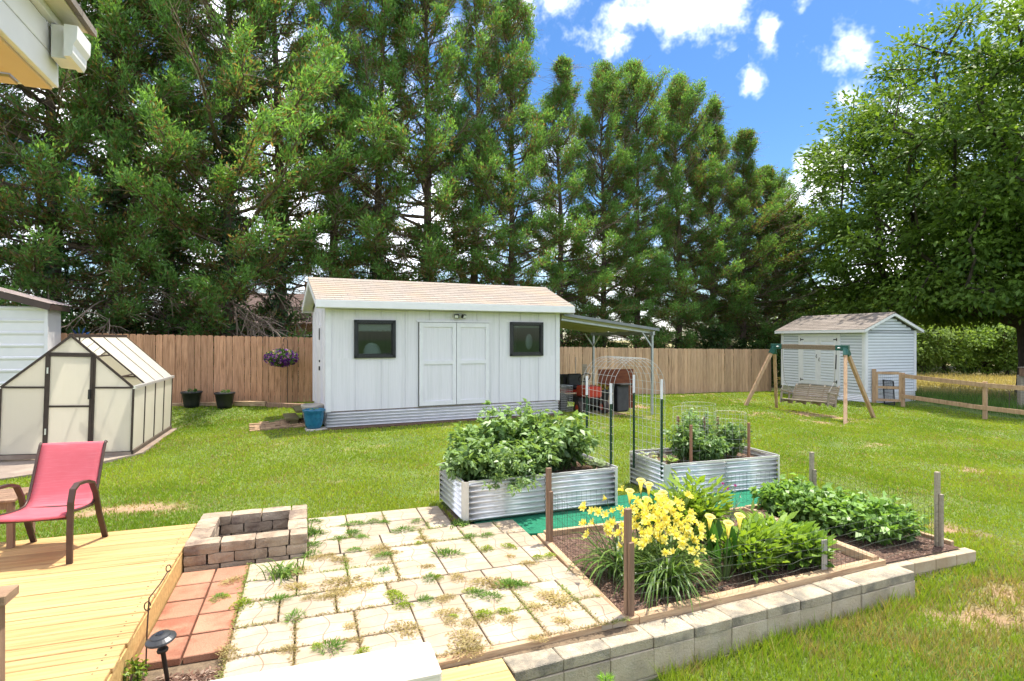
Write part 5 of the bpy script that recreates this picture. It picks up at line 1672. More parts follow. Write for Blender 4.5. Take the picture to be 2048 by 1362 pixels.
# ------------------------------------------------------------------ swing frame and bench
def build_swing():
    F = [(7.35, 18.15), (8.72, 18.95), (9.02, 15.56), (10.78, 17.1)]
    aL, aR = Vector((8.3, 18.2, 1.76)), Vector((9.6, 16.55, 1.73))
    o = Vector((9.0, 17.4, -.3))
    s = thing('swing_frame', 'wooden A-frame swing stand with green corner brackets', 'swing frame', tuple(o), 0)
    for (x, y), ap in zip(F, (aL, aL, aR, aR)):
        ft = Vector((x, y, g(x, y) - .05)); top = ap + (ft - ap).normalized() * .05
        part('leg', MB().bar(ft - o, top - o, .095, .095), M['swingwood'], s, bevel=.006)
        br = ap + (ft - ap).normalized() * .24
        part('bracket', MB().bar(ap - o, br - o, .125, .125), M['teal'], s, bevel=.006)
    d = (aR - aL).normalized()
    part('beam', MB().bar(aL - d * .06 - o + Vector((0, 0, .01)), aR + d * .06 - o + Vector((0, 0, .01)), .09, .14), M['beamwood'], s, bevel=.006)
    for ap, q in ((aL, 1), (aR, -1)):
        part('bracket', MB().bar(ap - d * q * .09 - o + Vector((0, 0, .01)), ap + d * q * .26 - o + Vector((0, 0, .01)), .115, .155), M['teal'], s, bevel=.006)
        part('badge', MB().ball(ap + d * q * .15 - o + Vector((-.06, -.05, .01)), (.05, .02, .02), 10, 6), M['white'], s)
    # bench: local x along the beam, local -y the way it faces
    ang = math.atan2(d.y, d.x)
    mid = (aL + aR) / 2
    b = thing('porch_swing', 'weathered grey slatted bench hanging from the swing frame by chains', 'swing bench', (mid.x, mid.y, .12), ang)
    W2 = .66; tilt = .16
    R = Matrix.Rotation(-tilt, 4, 'X')
    def P(x, y, z): return R @ Vector((x, y, z))
    for i in range(7):
        part('seat_slat', MB().bar(P(-W2, -.30 + .085 * i, .0), P(W2, -.30 + .085 * i, .0), .068, .022), M['greywood'], b)
    for i in range(8):
        y = .30 + i * .028; z = .05 + i * .062
        part('back_slat', MB().bar(P(-W2, y, z), P(W2, y, z), .02, .05), M['greywood'], b)
    for x in (-W2 + .03, -.22, .22, W2 - .03):
        part('seat_bearer', MB().prism([P(x - .02, -.32, -.015), P(x - .02, .34, -.015), P(x - .02, .30, -.10), P(x - .02, -.0, -.05), P(x - .02, -.28, -.09)], (.04, 0, 0)), M['greywood'], b)
        part('back_post', MB().bar(P(x, .33, -.02), P(x, .54, .56), .04, .025), M['greywood'], b)
    for s_ in (-1, 1):
        x = s_ * (W2 + .03)
        part('armrest', MB().bar(P(x, -.36, .27), P(x, .40, .25), .085, .025), M['greywood'], b)
        part('arm_post', MB().bar(P(x, -.28, -.12), P(x, -.28, .26), .035, .07), M['greywood'], b)
        part('arm_post', MB().bar(P(x, .22, -.10), P(x, .22, .25), .035, .07), M['greywood'], b)
        top = Vector((s_ * .80, 0, 1.72 - .12)); kn = Vector((s_ * .74, .02, .62))
        part('chain', MB().tube([top, kn], .009, 5), M['rope'], b)
        part('chain', MB().tube([kn, P(x, -.30, .27)], .007, 5), M['rope'], b)
        part('chain', MB().tube([kn, P(x, .34, .26)], .007, 5), M['rope'], b)
        if s_ > 0: part('chain_sleeve', MB().tube([top + Vector((-.003, 0, -.18)), top + Vector((-.018, .0, -.6))], .018, 6), M['chaindark'], b)
build_swing()

# ------------------------------------------------------------------ vinyl sided shed on the right
def build_white_shed():
    o = (12.1, 19.7); gz = -.20
    s = thing('vinyl_shed', 'pale vinyl sided shed with white double doors under the oak', 'shed', (*o, gz), WSHED_A)
    L, D, zb, zt = 3.66, 2.44, .35, 2.50
    # local: x along the front (away from the lens), front faces +y, body at -y
    part('core', MB().box((L / 2, -D / 2, (zb + zt) / 2), (L - .02, D - .02, zt - zb)).prism([(.01, -.02, zt), (.01, -D + .02, zt), (.01, -D / 2, zt + .53)], (L - .02, 0, 0)), pbr('siding_shadow_core', (.16, .17, .19), None, 5, .9), s)  # dark core colour paints the shadow lines between siding boards
    p = .103; n = int((zt - zb) / p)
    def board(ln):
        return MB().prism([(0, 0, 0), (0, .034, 0), (0, .034, .008), (0, .012, p - .016), (0, 0, p - .016)], (ln, 0, 0)).mesh('siding_board')
    me = board(L - .02); me.materials.append(M['vinyl']); ms = board(D - .02); ms.materials.append(M['vinyl'])
    for i in range(n + 1):
        z = zb + i * p
        if z + p < zt + .03:
            link('siding_board', me, None, s, (.01, -.008, z))
            q = link('siding_board', ms, None, s, (.008, -D + .01, z)); q.rotation_euler = (0, 0, math.pi / 2)
    i = n
    while True:
        z = zb + i * p
        hw = (D / 2) * (1 - (z + p - zt) / .55)
        if hw < .12: break
        if z + p >= zt:
            m2 = board(2 * min(hw, D / 2 - .01)); m2.materials.append(M['vinyl'])
            q = link('siding_board', m2, None, s, (.008, -D / 2 - min(hw, D / 2 - .01), z)); q.rotation_euler = (0, 0, math.pi / 2)
        i += 1
    for x, y in ((.045, .018), (L - .045, .018)):
        part('corner_post', MB().box((x, y, (zb + zt) / 2), (.11, .03, zt - zb)), M['white'], s)
    for y in (-.045, -D + .045):
        part('corner_post', MB().box((-.018, y, (zb + zt) / 2), (.03, .11, zt - zb)), M['white'], s)
    # skirting
    k = MB().wave(L, .36, 6, .012); k.xf(Matrix.Translation((0, -.02, -.01))); part('skirting', k, M['skirt'], s, smooth=True)
    k = MB().wave(D, .36, 6, .012); k.xf(Matrix.Translation((.01, -D, -.01)) @ Matrix.Rotation(math.pi / 2, 4, 'Z')); part('skirting', k, M['skirt'], s, smooth=True)
    # doors
    dc = 1.83 + .05; dw = 1.62; d0, d1 = dc - dw / 2, dc + dw / 2; dz0, dz1 = zb + .16, zb + 1.93
    fr = part('door_frame', MB().box((d0 - .05, .022, (dz0 + dz1) / 2), (.11, .05, dz1 - dz0 + .2)).box((d1 + .05, .022, (dz0 + dz1) / 2), (.11, .05, dz1 - dz0 + .2))
              .box((dc, .022, dz1 + .06), (dw + .0, .05, .11)), M['white'], s)
    part('sill', MB().box((dc, .03, dz0 - .06), (dw + .2, .06, .07)), M['greywood'], s)
    for a, b, sg in ((d0 + .01, dc - .004, -1), (dc + .004, d1 - .01, 1)):
        d = part('door', MB().box(((a + b) / 2, .016, (dz0 + dz1) / 2), (b - a, .03, dz1 - dz0)), M['white'], s)
        for x in (a + .06, b - .06): part('stile', MB().box((x, .042, (dz0 + dz1) / 2), (.12, .02, dz1 - dz0)), M['white'], d)
        for z in (dz0 + .07, dz1 - .08): part('rail', MB().box(((a + b) / 2, .041, z), (b - a - .24, .018, .14)), M['white'], d)
        dm = board(b - a - .24); dm.materials.append(M['vinyl'])
        j = 0
        while dz0 + .14 + (j + 1) * p < dz1 - .14:
            link('siding_board', dm, None, d, (a + .12, .03, dz0 + .14 + j * p)); j += 1
        for z in (dz0 + .14, dz1 - .1):
            hx = a if sg < 0 else b
            part('strap_hinge', MB().box((hx + (.06 if sg < 0 else -.06), .056, z), (.15, .01, .035)).box((hx, .056, z), (.025, .012, .11)), M['darkmetal'], d)
        part('handle', MB().tube([(dc + sg * .06, .05, dz0 + .92 + sg * .06), (dc + sg * .06, .09, dz0 + .97 + sg * .06), (dc + sg * .06, .05, dz0 + 1.06 + sg * .06)], .01, 5), M['darkmetal'], d)
    # roof
    x0, x1 = -.16, L + .16; ov = .22; run = D / 2 + ov; zr = zt + .62; ze = zt + .02
    r = part('roof', roof_courses(MB(), x0, x1, run, zr - ze, 10), M['shingle2'], s); r.location = (0, -D - ov, ze)
    r = part('roof', roof_courses(MB(), -x1, -x0, run, zr - ze, 10), M['shingle2'], s); r.location = (0, ov, ze); r.rotation_euler = (0, 0, math.pi)
    part('ridge_cap', MB().prism([(x0, -D / 2 - .12, zr - .045), (x0, -D / 2, zr + .02), (x0, -D / 2 + .12, zr - .045)], (x1 - x0, 0, 0)), M['shingle2'], s)
    part('fascia', MB().box((L / 2, ov - .012, ze - .05), (x1 - x0, .025, .10)), M['fascia'], s)
    part('fascia', MB().box((L / 2, -D - ov + .012, ze - .05), (x1 - x0, .025, .10)), M['fascia'], s)
    part('soffit', MB().box((L / 2, ov / 2, ze - .09), (x1 - x0 - .05, ov - .03, .012)), M['white'], s)
    for x in (x0 + .012, x1 - .012):
        for y0 in (ov, -D - ov):
            part('rake_board', MB().prism([(x - .012, y0, ze - .10), (x - .012, -D / 2, zr - .11), (x - .012, -D / 2, zr - .01), (x - .012, y0, ze)], (.024, 0, 0)), M['fascia'], s)
    for y0 in (ov - .03, -D - ov + .03):
        part('rake_soffit', MB().add([(x0 + .02, y0, ze - .06), (-.0, y0, ze - .06), (-.0, -D / 2, zr - .06), (x0 + .02, -D / 2, zr - .06)], [(0, 1, 2, 3)]), M['white'], s)
build_white_shed()

# ------------------------------------------------------------------ gate and rail fence on the right
def build_railfence():
    P = [(12.42, 19.72), (13.12, 19.30), (14.07, 17.10), (15.02, 14.88), (15.97, 12.66)]
    f = thing('rail_fence', 'two-rail timber fence with wire mesh along the pasture', 'fence', (P[1][0], P[1][1], g(*P[1])), 0)
    o = Vector(f.location)
    hs = [1.17, 1.16, 1.13, 1.13, 1.13]
    tops = []
    for i, (x, y) in enumerate(P):
        z = g(x, y); t = Vector((x, y, z + hs[i]))
        tops.append(t)
        part('post', MB().bar(Vector((x, y, z - .1)) - o, t - o, .095, .095, up=(1, .4, 0)), M['swingwood'], f, bevel=.005)
    w = MB()
    off = Vector((-.055, -.02, 0))
    for a, b in zip(tops[1:], tops[2:]):
        for dz, hh in ((-.10, .13), (-.78, .13)):
            part('rail', MB().bar(a + off + Vector((0, 0, dz)) - o, b + off + Vector((0, 0, dz)) - o, .04, hh), M['swingwood'], f, bevel=.004)
        n = 38
        for i in range(n + 1):
            p = a.lerp(b, i / n) - o + Vector((.055, .02, 0)); w.tube([p + Vector((0, 0, -1.1)), p + Vector((0, 0, -.08))], .0016, 3, False)
        for k in range(14):
            z = -1.08 + k * .077
            w.tube([a - o + Vector((.055, .02, z)), b - o + Vector((.055, .02, z))], .0016, 3, False)
    part('wire_mesh', w, M['darkwire'], f)
    # gate
    a, b = tops[0], tops[1]
    gt = thing('yard_gate', 'small timber and wire gate beside the vinyl shed', 'gate', (a.x, a.y, a.z - 1.12), math.atan2(b.y - a.y, b.x - a.x))
    L = math.dist(a[:2], b[:2]); i0, i1 = .075, L - .075; H = 1.08; mt = M['swingwood']
    for x in (i0, i1): part('stile', MB().box((x, 0, H / 2 - .0), (.075, .045, H - .1)), mt, gt)
    for z in (.10, .53, H - .06): part('rail', MB().box(((i0 + i1) / 2, -.004, z - .02), (i1 - i0 - .08, .042, .085)), mt, gt)
    w = MB()
    for i in range(13):
        x = i0 + (i1 - i0) * i / 12; w.tube([(x, .02, .08), (x, .02, 1.0)], .0016, 3, False)
    for i in range(14): w.tube([(i0, .02, .1 + i * .066), (i1, .02, .1 + i * .066)], .0016, 3, False)
    part('wire_mesh', w, M['darkwire'], gt)
    # black folded wire crate leaning on the shed behind the gate
    x, y, _ = at(1779, 19.72, 0)
    c = thing('folded_crate', 'black folded wire dog crate leaning on the vinyl shed behind the gate', 'crate', (x, y, g(x, y)), A)
    c.rotation_euler = (rad(-9), rad(8), A)
    w = MB()
    part('frame', MB().tube([(-.24, 0, .02), (.24, 0, .02), (.24, 0, .85), (-.24, 0, .85), (-.24, 0, .02)], .025, 6), M['black'], c)
    for i in range(10): w.tube([(-.22 + i * .049, 0, 0), (-.22 + i * .049, 0, .85)], .006, 4, False)
    for i in range(7): w.tube([(-.24, 0, .05 + i * .125), (.24, 0, .05 + i * .125)], .007, 4, False)
    part('wire_grid', w, M['black'], c)
    # bluebird box on its post at the right edge
    x, y, _ = at(2041, 19.5, 0)
    n = thing('birdhouse_post', 'weathered nest box on a grey post in the pasture, right edge', 'birdhouse', (x, y, g(x, y)), .2)
    part('post', MB().box((0, 0, .55), (.14, .12, 1.25)), M['greywood'], n)
    bx = part('nest_box', MB().box((0, -.1, 1.28), (.18, .16, .28)), M['oldwood'], n)
    part('lid', MB().box((0, -.12, 1.435), (.24, .24, .03)), M['greywood'], bx)
    part('entry_hole', MB().tube([(0, -.181, 1.32), (0, -.186, 1.32)], .022, 14), M['black'], bx)
build_railfence()

# ------------------------------------------------------------------ trees
def conifer_mesh(seed, H, R, nb=150, h0=1.2, clear=0.0, dens=1.0):
    rnd = random.Random(seed); rng = np.random.default_rng(seed)
    wood = MB(); tw = MB()
    tz = [0, H * .25, H * .5, H * .75, H * .97]
    bend = [(rnd.uniform(-.15, .15) * k, rnd.uniform(-.15, .15) * k) for k in (0, .5, 1, 1, 1.2)]
    tp = [(b[0], b[1], z) for b, z in zip(bend, tz)]
    r0 = .012 * H
    wood.tube(tp, [r0, r0 * .8, r0 * .55, r0 * .3, .015], 8)
    def trunk(z):
        for a, b in zip(tp, tp[1:]):
            if z <= b[2]:
                t = (z - a[2]) / (b[2] - a[2]); return Vector(a).lerp(Vector(b), t)
        return Vector(tp[-1])
    PP = []; DD = []; SS = []
    # irregular lobes: some sides of the tree reach out further
    lob = [(rnd.uniform(0, 6.28), rnd.uniform(.1, .9), rnd.uniform(.25, .5)) for _ in range(7)]
    for i in range(nb):
        t = (i + rnd.random()) / nb
        t = t ** .92
        z = h0 + (H - h0) * t
        az = i * 2.399 + rnd.uniform(-.5, .5)
        prof = (.72 + 1.1 * t) if t < .25 else max(.10, (1 - (t - .25) / .75) ** .62)
        L = R * prof * rnd.choice((rnd.uniform(.4, .8), rnd.uniform(.8, 1.2)))
        for la, lt_, lw in lob:
            dd = math.cos(az - la) * .5 + .5
            L *= 1 + lw * max(0, 1 - abs(t - lt_) * 5) * dd - .06
        L = max(L, .35)
        el = rad(2 + 50 * t * t + 8 * t + rnd.uniform(-12, 12))
        p = trunk(z); pts = [p]
        n = 6
        for k in range(n):
            e = el + rad(28) * (k / n)
            d = Vector((math.cos(az) * math.cos(e), math.sin(az) * math.cos(e), math.sin(e)))
            p = p + d * (L / n) + Vector((rnd.uniform(-1, 1), rnd.uniform(-1, 1), rnd.uniform(-1, 1))) * .03 * L
            pts.append(p); az += rnd.uniform(-.09, .09)
        rb = .010 + .012 * L
        wood.tube(pts, [rb * (1 - .85 * k / n) for k in range(n + 1)], 4, False)
        for k in range(8):
            f = rnd.uniform(.12, .85) * n; j = min(int(f), n - 1); q = pts[j].lerp(pts[j + 1], f - j)
            d2 = Vector((math.cos(az) + rnd.uniform(-1, 1), math.sin(az) + rnd.uniform(-1, 1), rnd.uniform(-.5, .6))) * rnd.uniform(.2, .55)
            tw.tube([q, q + d2 * .5 + Vector((0, 0, .03)), q + d2], [.008, .005, .003], 3, False)
        bare = rnd.random() < .13 or (t < clear and rnd.random() < .65)
        ns = int((7 + 5 * L) * dens)
        for k in range(ns):
            s = .34 + .66 * (k + rnd.random()) / ns
            f = s * n; j = min(int(f), n - 1)
            q = pts[j].lerp(pts[j + 1], f - j); d = (pts[j + 1] - pts[j]).normalized()
            side = d.cross(Vector((0, 0, 1)))
            if side.length < .1: side = Vector((1, 0, 0))
            side.normalize()
            sd = (d * rnd.uniform(.5, 1.0) + side * rnd.uniform(-1, 1) + Vector((0, 0, rnd.uniform(-.15, .75)))).normalized()
            sl = rnd.uniform(.18, .5) * (1.15 - .35 * s) * min(1.2, .5 + .35 * L)
            e = q + sd * sl
            if rnd.random() < .5 or bare: tw.tube([q, e], [.007, .003], 3, False)
            if bare: continue
            m = 4
            for h in range(m):
                PP.append(tuple(q.lerp(e, .3 + .7 * (h + rnd.random() * .6) / m))); DD.append(tuple(sd + Vector((0, 0, .25)))); SS.append((s, t, sl))
        if not bare:
            for h in range(3):
                PP.append(tuple(pts[-1])); DD.append(tuple((pts[-1] - pts[-2]).normalized() + Vector((0, 0, .2)))); SS.append((1, t, .4))
    PP = np.array(PP); DD = nrm(np.array(DD)); SS = np.array(SS)
    k = 10; n = len(PP)
    P = np.repeat(PP, k, 0) + rng.normal(0, .085, (n * k, 3))
    D = np.repeat(DD, k, 0) + rng.normal(0, .55, (n * k, 3))
    N = np.cross(D, rng.normal(0, 1, (n * k, 3)))
    L = rng.uniform(.06, .15, n * k); Wd = L * rng.uniform(.22, .36, n * k)
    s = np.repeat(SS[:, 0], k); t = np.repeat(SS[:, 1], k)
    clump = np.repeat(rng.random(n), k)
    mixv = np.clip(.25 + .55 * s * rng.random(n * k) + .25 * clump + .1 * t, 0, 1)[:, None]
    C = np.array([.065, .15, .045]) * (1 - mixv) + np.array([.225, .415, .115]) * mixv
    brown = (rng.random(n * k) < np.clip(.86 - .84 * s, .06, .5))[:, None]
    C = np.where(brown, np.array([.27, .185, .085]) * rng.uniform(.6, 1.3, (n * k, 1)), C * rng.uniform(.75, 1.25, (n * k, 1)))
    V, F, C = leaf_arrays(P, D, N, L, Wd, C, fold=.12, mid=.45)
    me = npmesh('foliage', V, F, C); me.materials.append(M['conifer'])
    wm = wood.mesh('trunk'); wm.materials.append(M['bark'])
    tm = tw.mesh('twigs'); tm.materials.append(M['twig'])
    return wm, me, tm

def ivy_mesh(seed, H, r):
    rng = np.random.default_rng(seed); n = int(420 * H)
    z = rng.uniform(0, H, n) ** 1.0; th = rng.uniform(0, 2 * np.pi, n)
    rr = r * (1.2 - .5 * z / H) * (.7 + .9 * vnoise(th * 2, z, .8, seed))
    P = np.stack([rr * np.cos(th), rr * np.sin(th), z], 1)
    N = np.stack([np.cos(th), np.sin(th), rng.normal(.2, .4, n)], 1) + rng.normal(0, .3, (n, 3))
    D = np.stack([-np.sin(th), np.cos(th), rng.normal(0, 1, n) - .6], 1) + rng.normal(0, .3, (n, 3))
    C = np.array([[.035, .08, .022]]) * rng.uniform(.6, 2.0, (n, 1))
    V, F, C = leaf_arrays(P, D, N, rng.uniform(.07, .13, n), rng.uniform(.07, .12, n), C, fold=.1)
    me = npmesh('ivy', V, F, C); me.materials.append(M['leaf'])
    return me
def deadtwig_mesh(seed, n=26, L=1.6):
    rnd = random.Random(seed); mb = MB()
    for i in range(n):
        az = rnd.uniform(0, 6.28); el = rnd.uniform(-.9, .35); z0 = rnd.uniform(.3, 3.0)
        p = Vector((0, 0, z0)); pts = [p]; ll = L * rnd.uniform(.5, 1.1)
        for k in range(6):
            d = Vector((math.cos(az) * math.cos(el), math.sin(az) * math.cos(el), math.sin(el)))
            p = p + d * ll / 6; pts.append(p); az += rnd.uniform(-.25, .25); el += rnd.uniform(-.25, .15)
            if k > 1:
                for _ in range(2):
                    a2 = az + rnd.uniform(-1.2, 1.2); e2 = el + rnd.uniform(-.7, .5); l2 = rnd.uniform(.2, .55)
                    d2 = Vector((math.cos(a2) * math.cos(e2), math.sin(a2) * math.cos(e2), math.sin(e2)))
                    mid = p + d2 * l2 * .5
                    mb.tube([p, mid, p + d2 * l2 + Vector((0, 0, -.08))], [.007, .005, .003], 3, False)
        mb.tube(pts, [.02 * (1 - .75 * k / 6) for k in range(7)], 4, False)
    me = mb.mesh('dead_branches'); me.materials.append(M['twig'])
    return me

VAR = [conifer_mesh(100 + i, 14.0, r, nb, h0, cl, dn) for i, (r, nb, h0, cl, dn) in enumerate([(3.4, 170, .7, .06, 1.0), (2.9, 150, 1.0, .12, .95), (3.7, 175, .6, .04, 1.0),
                                                                                      (2.6, 115, 1.6, .22, .9), (3.3, 175, .5, .02, 1.05), (3.6, 190, .4, .0, 1.1)])]
IVY = [ivy_mesh(5, 7.0, .42), ivy_mesh(6, 5.0, .36)]
DEAD = [deadtwig_mesh(7), deadtwig_mesh(8, 34, 1.9)]
# px along the photograph's row, depth, height, variant, ivy, dead twigs, label
TREES = [
    (-230, 17.0, 15, 2, 0, 1, 'conifer beyond the left edge, behind the metal garage'),
    (-60, 17.5, 15.5, 0, 0, 1, 'conifer rising behind the metal garage roof'),
    (105, 17.6, 18.5, 2, 1, 2, 'conifer with dead lower twigs between the metal garage and greenhouse ridge'),
    (235, 18.3, 18.5, 0, 1, 2, 'ivy-grown conifer behind the greenhouse ridge'),
    (345, 19.5, 19, 1, 1, 1, 'dark conifer standing behind the black nursery pots'),
    (455, 19.3, 19, 4, 1, 2, 'ivy-covered conifer between the nursery pots and the hanging basket'),
    (555, 20.3, 19, 1, 1, 1, 'open conifer behind the hanging basket'),
    (668, 21.5, 19, 3, 2, 0, 'thin bare-trunked conifer above the left end of the shed roof'),
    (760, 22.0, 19, 1, 2, 0, 'conifer above the left window of the white shed'),
    (855, 22.6, 18.5, 4, 2, 0, 'conifer above the shed double doors'),
    (950, 23.2, 18, 3, 0, 0, 'narrow conifer with a pale trunk above the shed, right of the doors'),
    (1025, 24.0, 16.8, 0, 0, 0, 'tallest conifer in full view, above the right end of the shed'),
    (1120, 25.2, 14.3, 4, 0, 0, 'conifer behind the shed gable and the lean-to'),
    (1205, 26.2, 14.7, 5, 0, 0, 'conifer above the lean-to roof where it meets the shed'),
    (1272, 26.9, 15.1, 0, 0, 0, 'pointed conifer above the lean-to corner post'),
    (1355, 27.8, 14.9, 5, 0, 0, 'spire-topped conifer over the picket fence beyond the lean-to post'),
    (1425, 28.4, 14.0, 4, 0, 0, 'conifer over the picket fence between the lean-to and the swing'),
    (1485, 29.2, 12.8, 2, 0, 0, 'conifer over the picket fence left of the swing frame'),
    (1535, 30.0, 11.4, 5, 0, 0, 'last but one conifer on the right, behind the swing frame'),
    (1568, 31.0, 9.2, 2, 0, 0, 'shortest conifer ending the row beside the vinyl shed roof'),
]
rt = random.Random(2)
for px, dep, h, vi, iv, dd, lab in TREES:
    x, y, _ = at(px, dep, 0); z = g(x, y) - .1
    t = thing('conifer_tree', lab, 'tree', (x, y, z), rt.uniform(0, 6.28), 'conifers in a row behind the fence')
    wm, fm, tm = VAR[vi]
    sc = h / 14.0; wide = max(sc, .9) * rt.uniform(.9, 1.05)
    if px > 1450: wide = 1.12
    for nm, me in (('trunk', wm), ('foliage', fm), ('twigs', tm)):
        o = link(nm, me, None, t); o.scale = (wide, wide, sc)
    if iv:
        o = link('ivy', IVY[iv - 1], None, t); o.scale = (1, 1, rt.uniform(.8, 1.3))
    if dd:
        o = link('dead_branches', DEAD[dd - 1], None, t); o.scale = (1.9, 1.9, 1.35)
# understory behind the fence
def bush_mesh(seed, r, h, n, c0, c1, L=.12):
    rng = np.random.default_rng(seed)
    k = max(8, n // 60); cen = rng.normal(0, 1, (k, 3)); cen = nrm(cen) * (rng.random((k, 1)) ** .4)
    cen = cen * np.array([r, r, h / 2]) + np.array([0, 0, h / 2])
    cen[:, 2] = np.clip(cen[:, 2], .05, None)
    idx = rng.integers(0, k, n)
    off = rng.normal(0, 1, (n, 3)); P = cen[idx] + off * np.array([.2, .2, .14]) * r
    P[:, 2] = np.clip(P[:, 2], .02, None)
    out = nrm(P - np.array([0, 0, h * .4]))
    N = out + rng.normal(0, .5, (n, 3)) + np.array([0, 0, .5]); D = rng.normal(0, 1, (n, 3)) + out * .5
    q = np.clip(rng.random((n, 1)) * .7 + .3 * rng.random((k, 1))[idx], 0, 1)
    C = np.array(c0) * (1 - q) + np.array(c1) * q
    V, F, C = leaf_arrays(P, D, N, rng.uniform(.6, 1.2, n) * L, rng.uniform(.5, .9, n) * L * .8, C)
    return npmesh('leaves', V, F, C)
ub = [bush_mesh(40, 1.1, 2.4, 4200, (.02, .05, .015), (.06, .12, .03), .13), bush_mesh(41, 1.2, 2.0, 4200, (.025, .06, .015), (.08, .15, .035), .12)]
for m_ in ub: m_.materials.append(M['farleaf'])
labs = ['behind the metal garage', 'right behind the greenhouse ridge', 'behind the left nursery pot', 'behind the right nursery pot', 'behind the hanging basket', 'behind the shed roof, left end',
        'behind the shed roof, middle', 'behind the shed roof, right end', 'behind the lean-to posts', 'over the fence right of the arch trellis', 'over the fence left of the swing frame', 'over the fence beside the vinyl shed']
for i, px in enumerate([30, 190, 300, 400, 520, 640, 800, 980, 1180, 1310, 1420, 1520]):
    dep = 17.6 + (px / 1520) * 10.4
    x, y, _ = at(px, dep, 0)
    b = thing('undergrowth_shrub', 'dark shrub growing ' + labs[i], 'shrub', (x, y, g(x, y) - .05), rt.uniform(0, 6))
    o = link('leaves', ub[i % 2], None, b); o.scale = (rt.uniform(1, 1.4), 1.1, rt.uniform(.85, 1.35))
    part('stem', MB().tube([(0, 0, 0), (.1, .05, 1.2)], [.04, .015], 5), M['bark'], b)

def broadleaf(seed, H, rx, rz, cz, ncl, nleaf, L, c0, c1, trunk_r, trunk_h, clr=1.0, low=None, shape_pow=.45):
    """spreading tree: leaf clumps in an ellipsoid joined to the trunk by a branching skeleton"""
    rng = np.random.default_rng(seed)
    cen = []
    while len(cen) < ncl:
        d = rng.normal(0, 1, 3); d /= np.linalg.norm(d)
        r = rng.random() ** shape_pow
        p = d * r * np.array([rx, rx, rz])
        nz = math.sin(p[0] * 1.1 + seed) * math.sin(p[1] * 1.2 + 2) * math.sin(p[2] * 1.4 + 1)
        if nz < -.42 and r > .4: continue
        p[2] += cz
        if p[2] < (low or 1.5): continue
        cen.append(p)
    cen = np.array(cen)
    root = [np.array([0, 0, 0.]), np.array([.1, 0, trunk_h * .5]), np.array([0, .1, trunk_h]), np.array([.1, 0, trunk_h + rz * .35]), np.array([0, 0, trunk_h + rz * .8])]
    nodes = list(root); par = [-1, 0, 1, 2, 3]
    order = np.argsort(np.linalg.norm(cen - root[2], axis=1))
    leafnode = []
    for i in order:
        c = cen[i]
        A_ = np.array(nodes[2:]); dd = np.linalg.norm(A_ - c, axis=1)
        dr = np.linalg.norm(A_ - root[2], axis=1)
        cost = dd + .35 * dr
        j = int(np.argmin(cost)) + 2
        base = nodes[j]; k = max(1, int(np.linalg.norm(c - base) / 1.3))
        prev = j
        for s in range(1, k + 1):
            q = base + (c - base) * s / k + (rng.normal(0, .12, 3) if s < k else 0)
            q = q - np.array([0, 0, .0])
            nodes.append(q); par.append(prev); prev = len(nodes) - 1
        leafnode.append(prev)
    cnt = np.zeros(len(nodes))
    for l in leafnode: cnt[l] += 1
    for i in range(len(nodes) - 1, 0, -1): cnt[par[i]] += cnt[i]
    rad_ = np.clip(.024 * clr * np.maximum(cnt, 1) ** .5, .012, trunk_r)
    rad_[0] = trunk_r * 1.25; rad_[1] = trunk_r; rad_[2] = trunk_r * .9
    wood = MB()
    for i in range(1, len(nodes)):
        wood.tube([nodes[par[i]], nodes[i]], [min(rad_[par[i]], rad_[i] * 1.35), rad_[i]], 8 if i < 5 else 5, False)
    n = ncl * nleaf
    base = np.repeat(cen, nleaf, 0)
    cr = np.repeat(rng.uniform(.65, 1.15, ncl), nleaf)[:, None]
    off = rng.normal(0, 1, (n, 3)) * np.array([.55, .55, .24]) * cr * clr
    P = base + off
    outd = nrm(P - np.array([0, 0, cz]))
    N = outd * .5 + np.array([0, 0, .9]) + rng.normal(0, .55, (n, 3))
    D = outd * .6 + nrm(off + 1e-6) * .8 + rng.normal(0, .5, (n, 3)) - np.array([0, 0, .25])
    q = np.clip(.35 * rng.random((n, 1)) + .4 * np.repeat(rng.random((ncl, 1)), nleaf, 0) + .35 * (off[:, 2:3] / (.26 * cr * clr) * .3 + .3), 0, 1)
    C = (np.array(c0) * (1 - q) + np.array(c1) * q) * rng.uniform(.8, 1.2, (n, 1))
    V, F, C = leaf_arrays(P, D, N, rng.uniform(.7, 1.25, n) * L, rng.uniform(.38, .6, n) * L, C, fold=.15)
    me = npmesh('foliage', V, F, C); wm = wood.mesh('trunk', smooth=True)
    return wm, me
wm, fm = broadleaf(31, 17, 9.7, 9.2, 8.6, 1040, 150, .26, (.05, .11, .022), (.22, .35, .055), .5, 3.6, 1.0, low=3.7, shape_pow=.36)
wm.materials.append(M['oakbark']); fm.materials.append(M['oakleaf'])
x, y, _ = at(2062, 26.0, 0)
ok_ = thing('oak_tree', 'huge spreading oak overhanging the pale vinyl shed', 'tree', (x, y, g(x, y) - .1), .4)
link('trunk', wm, None, ok_); link('foliage', fm, None, ok_)

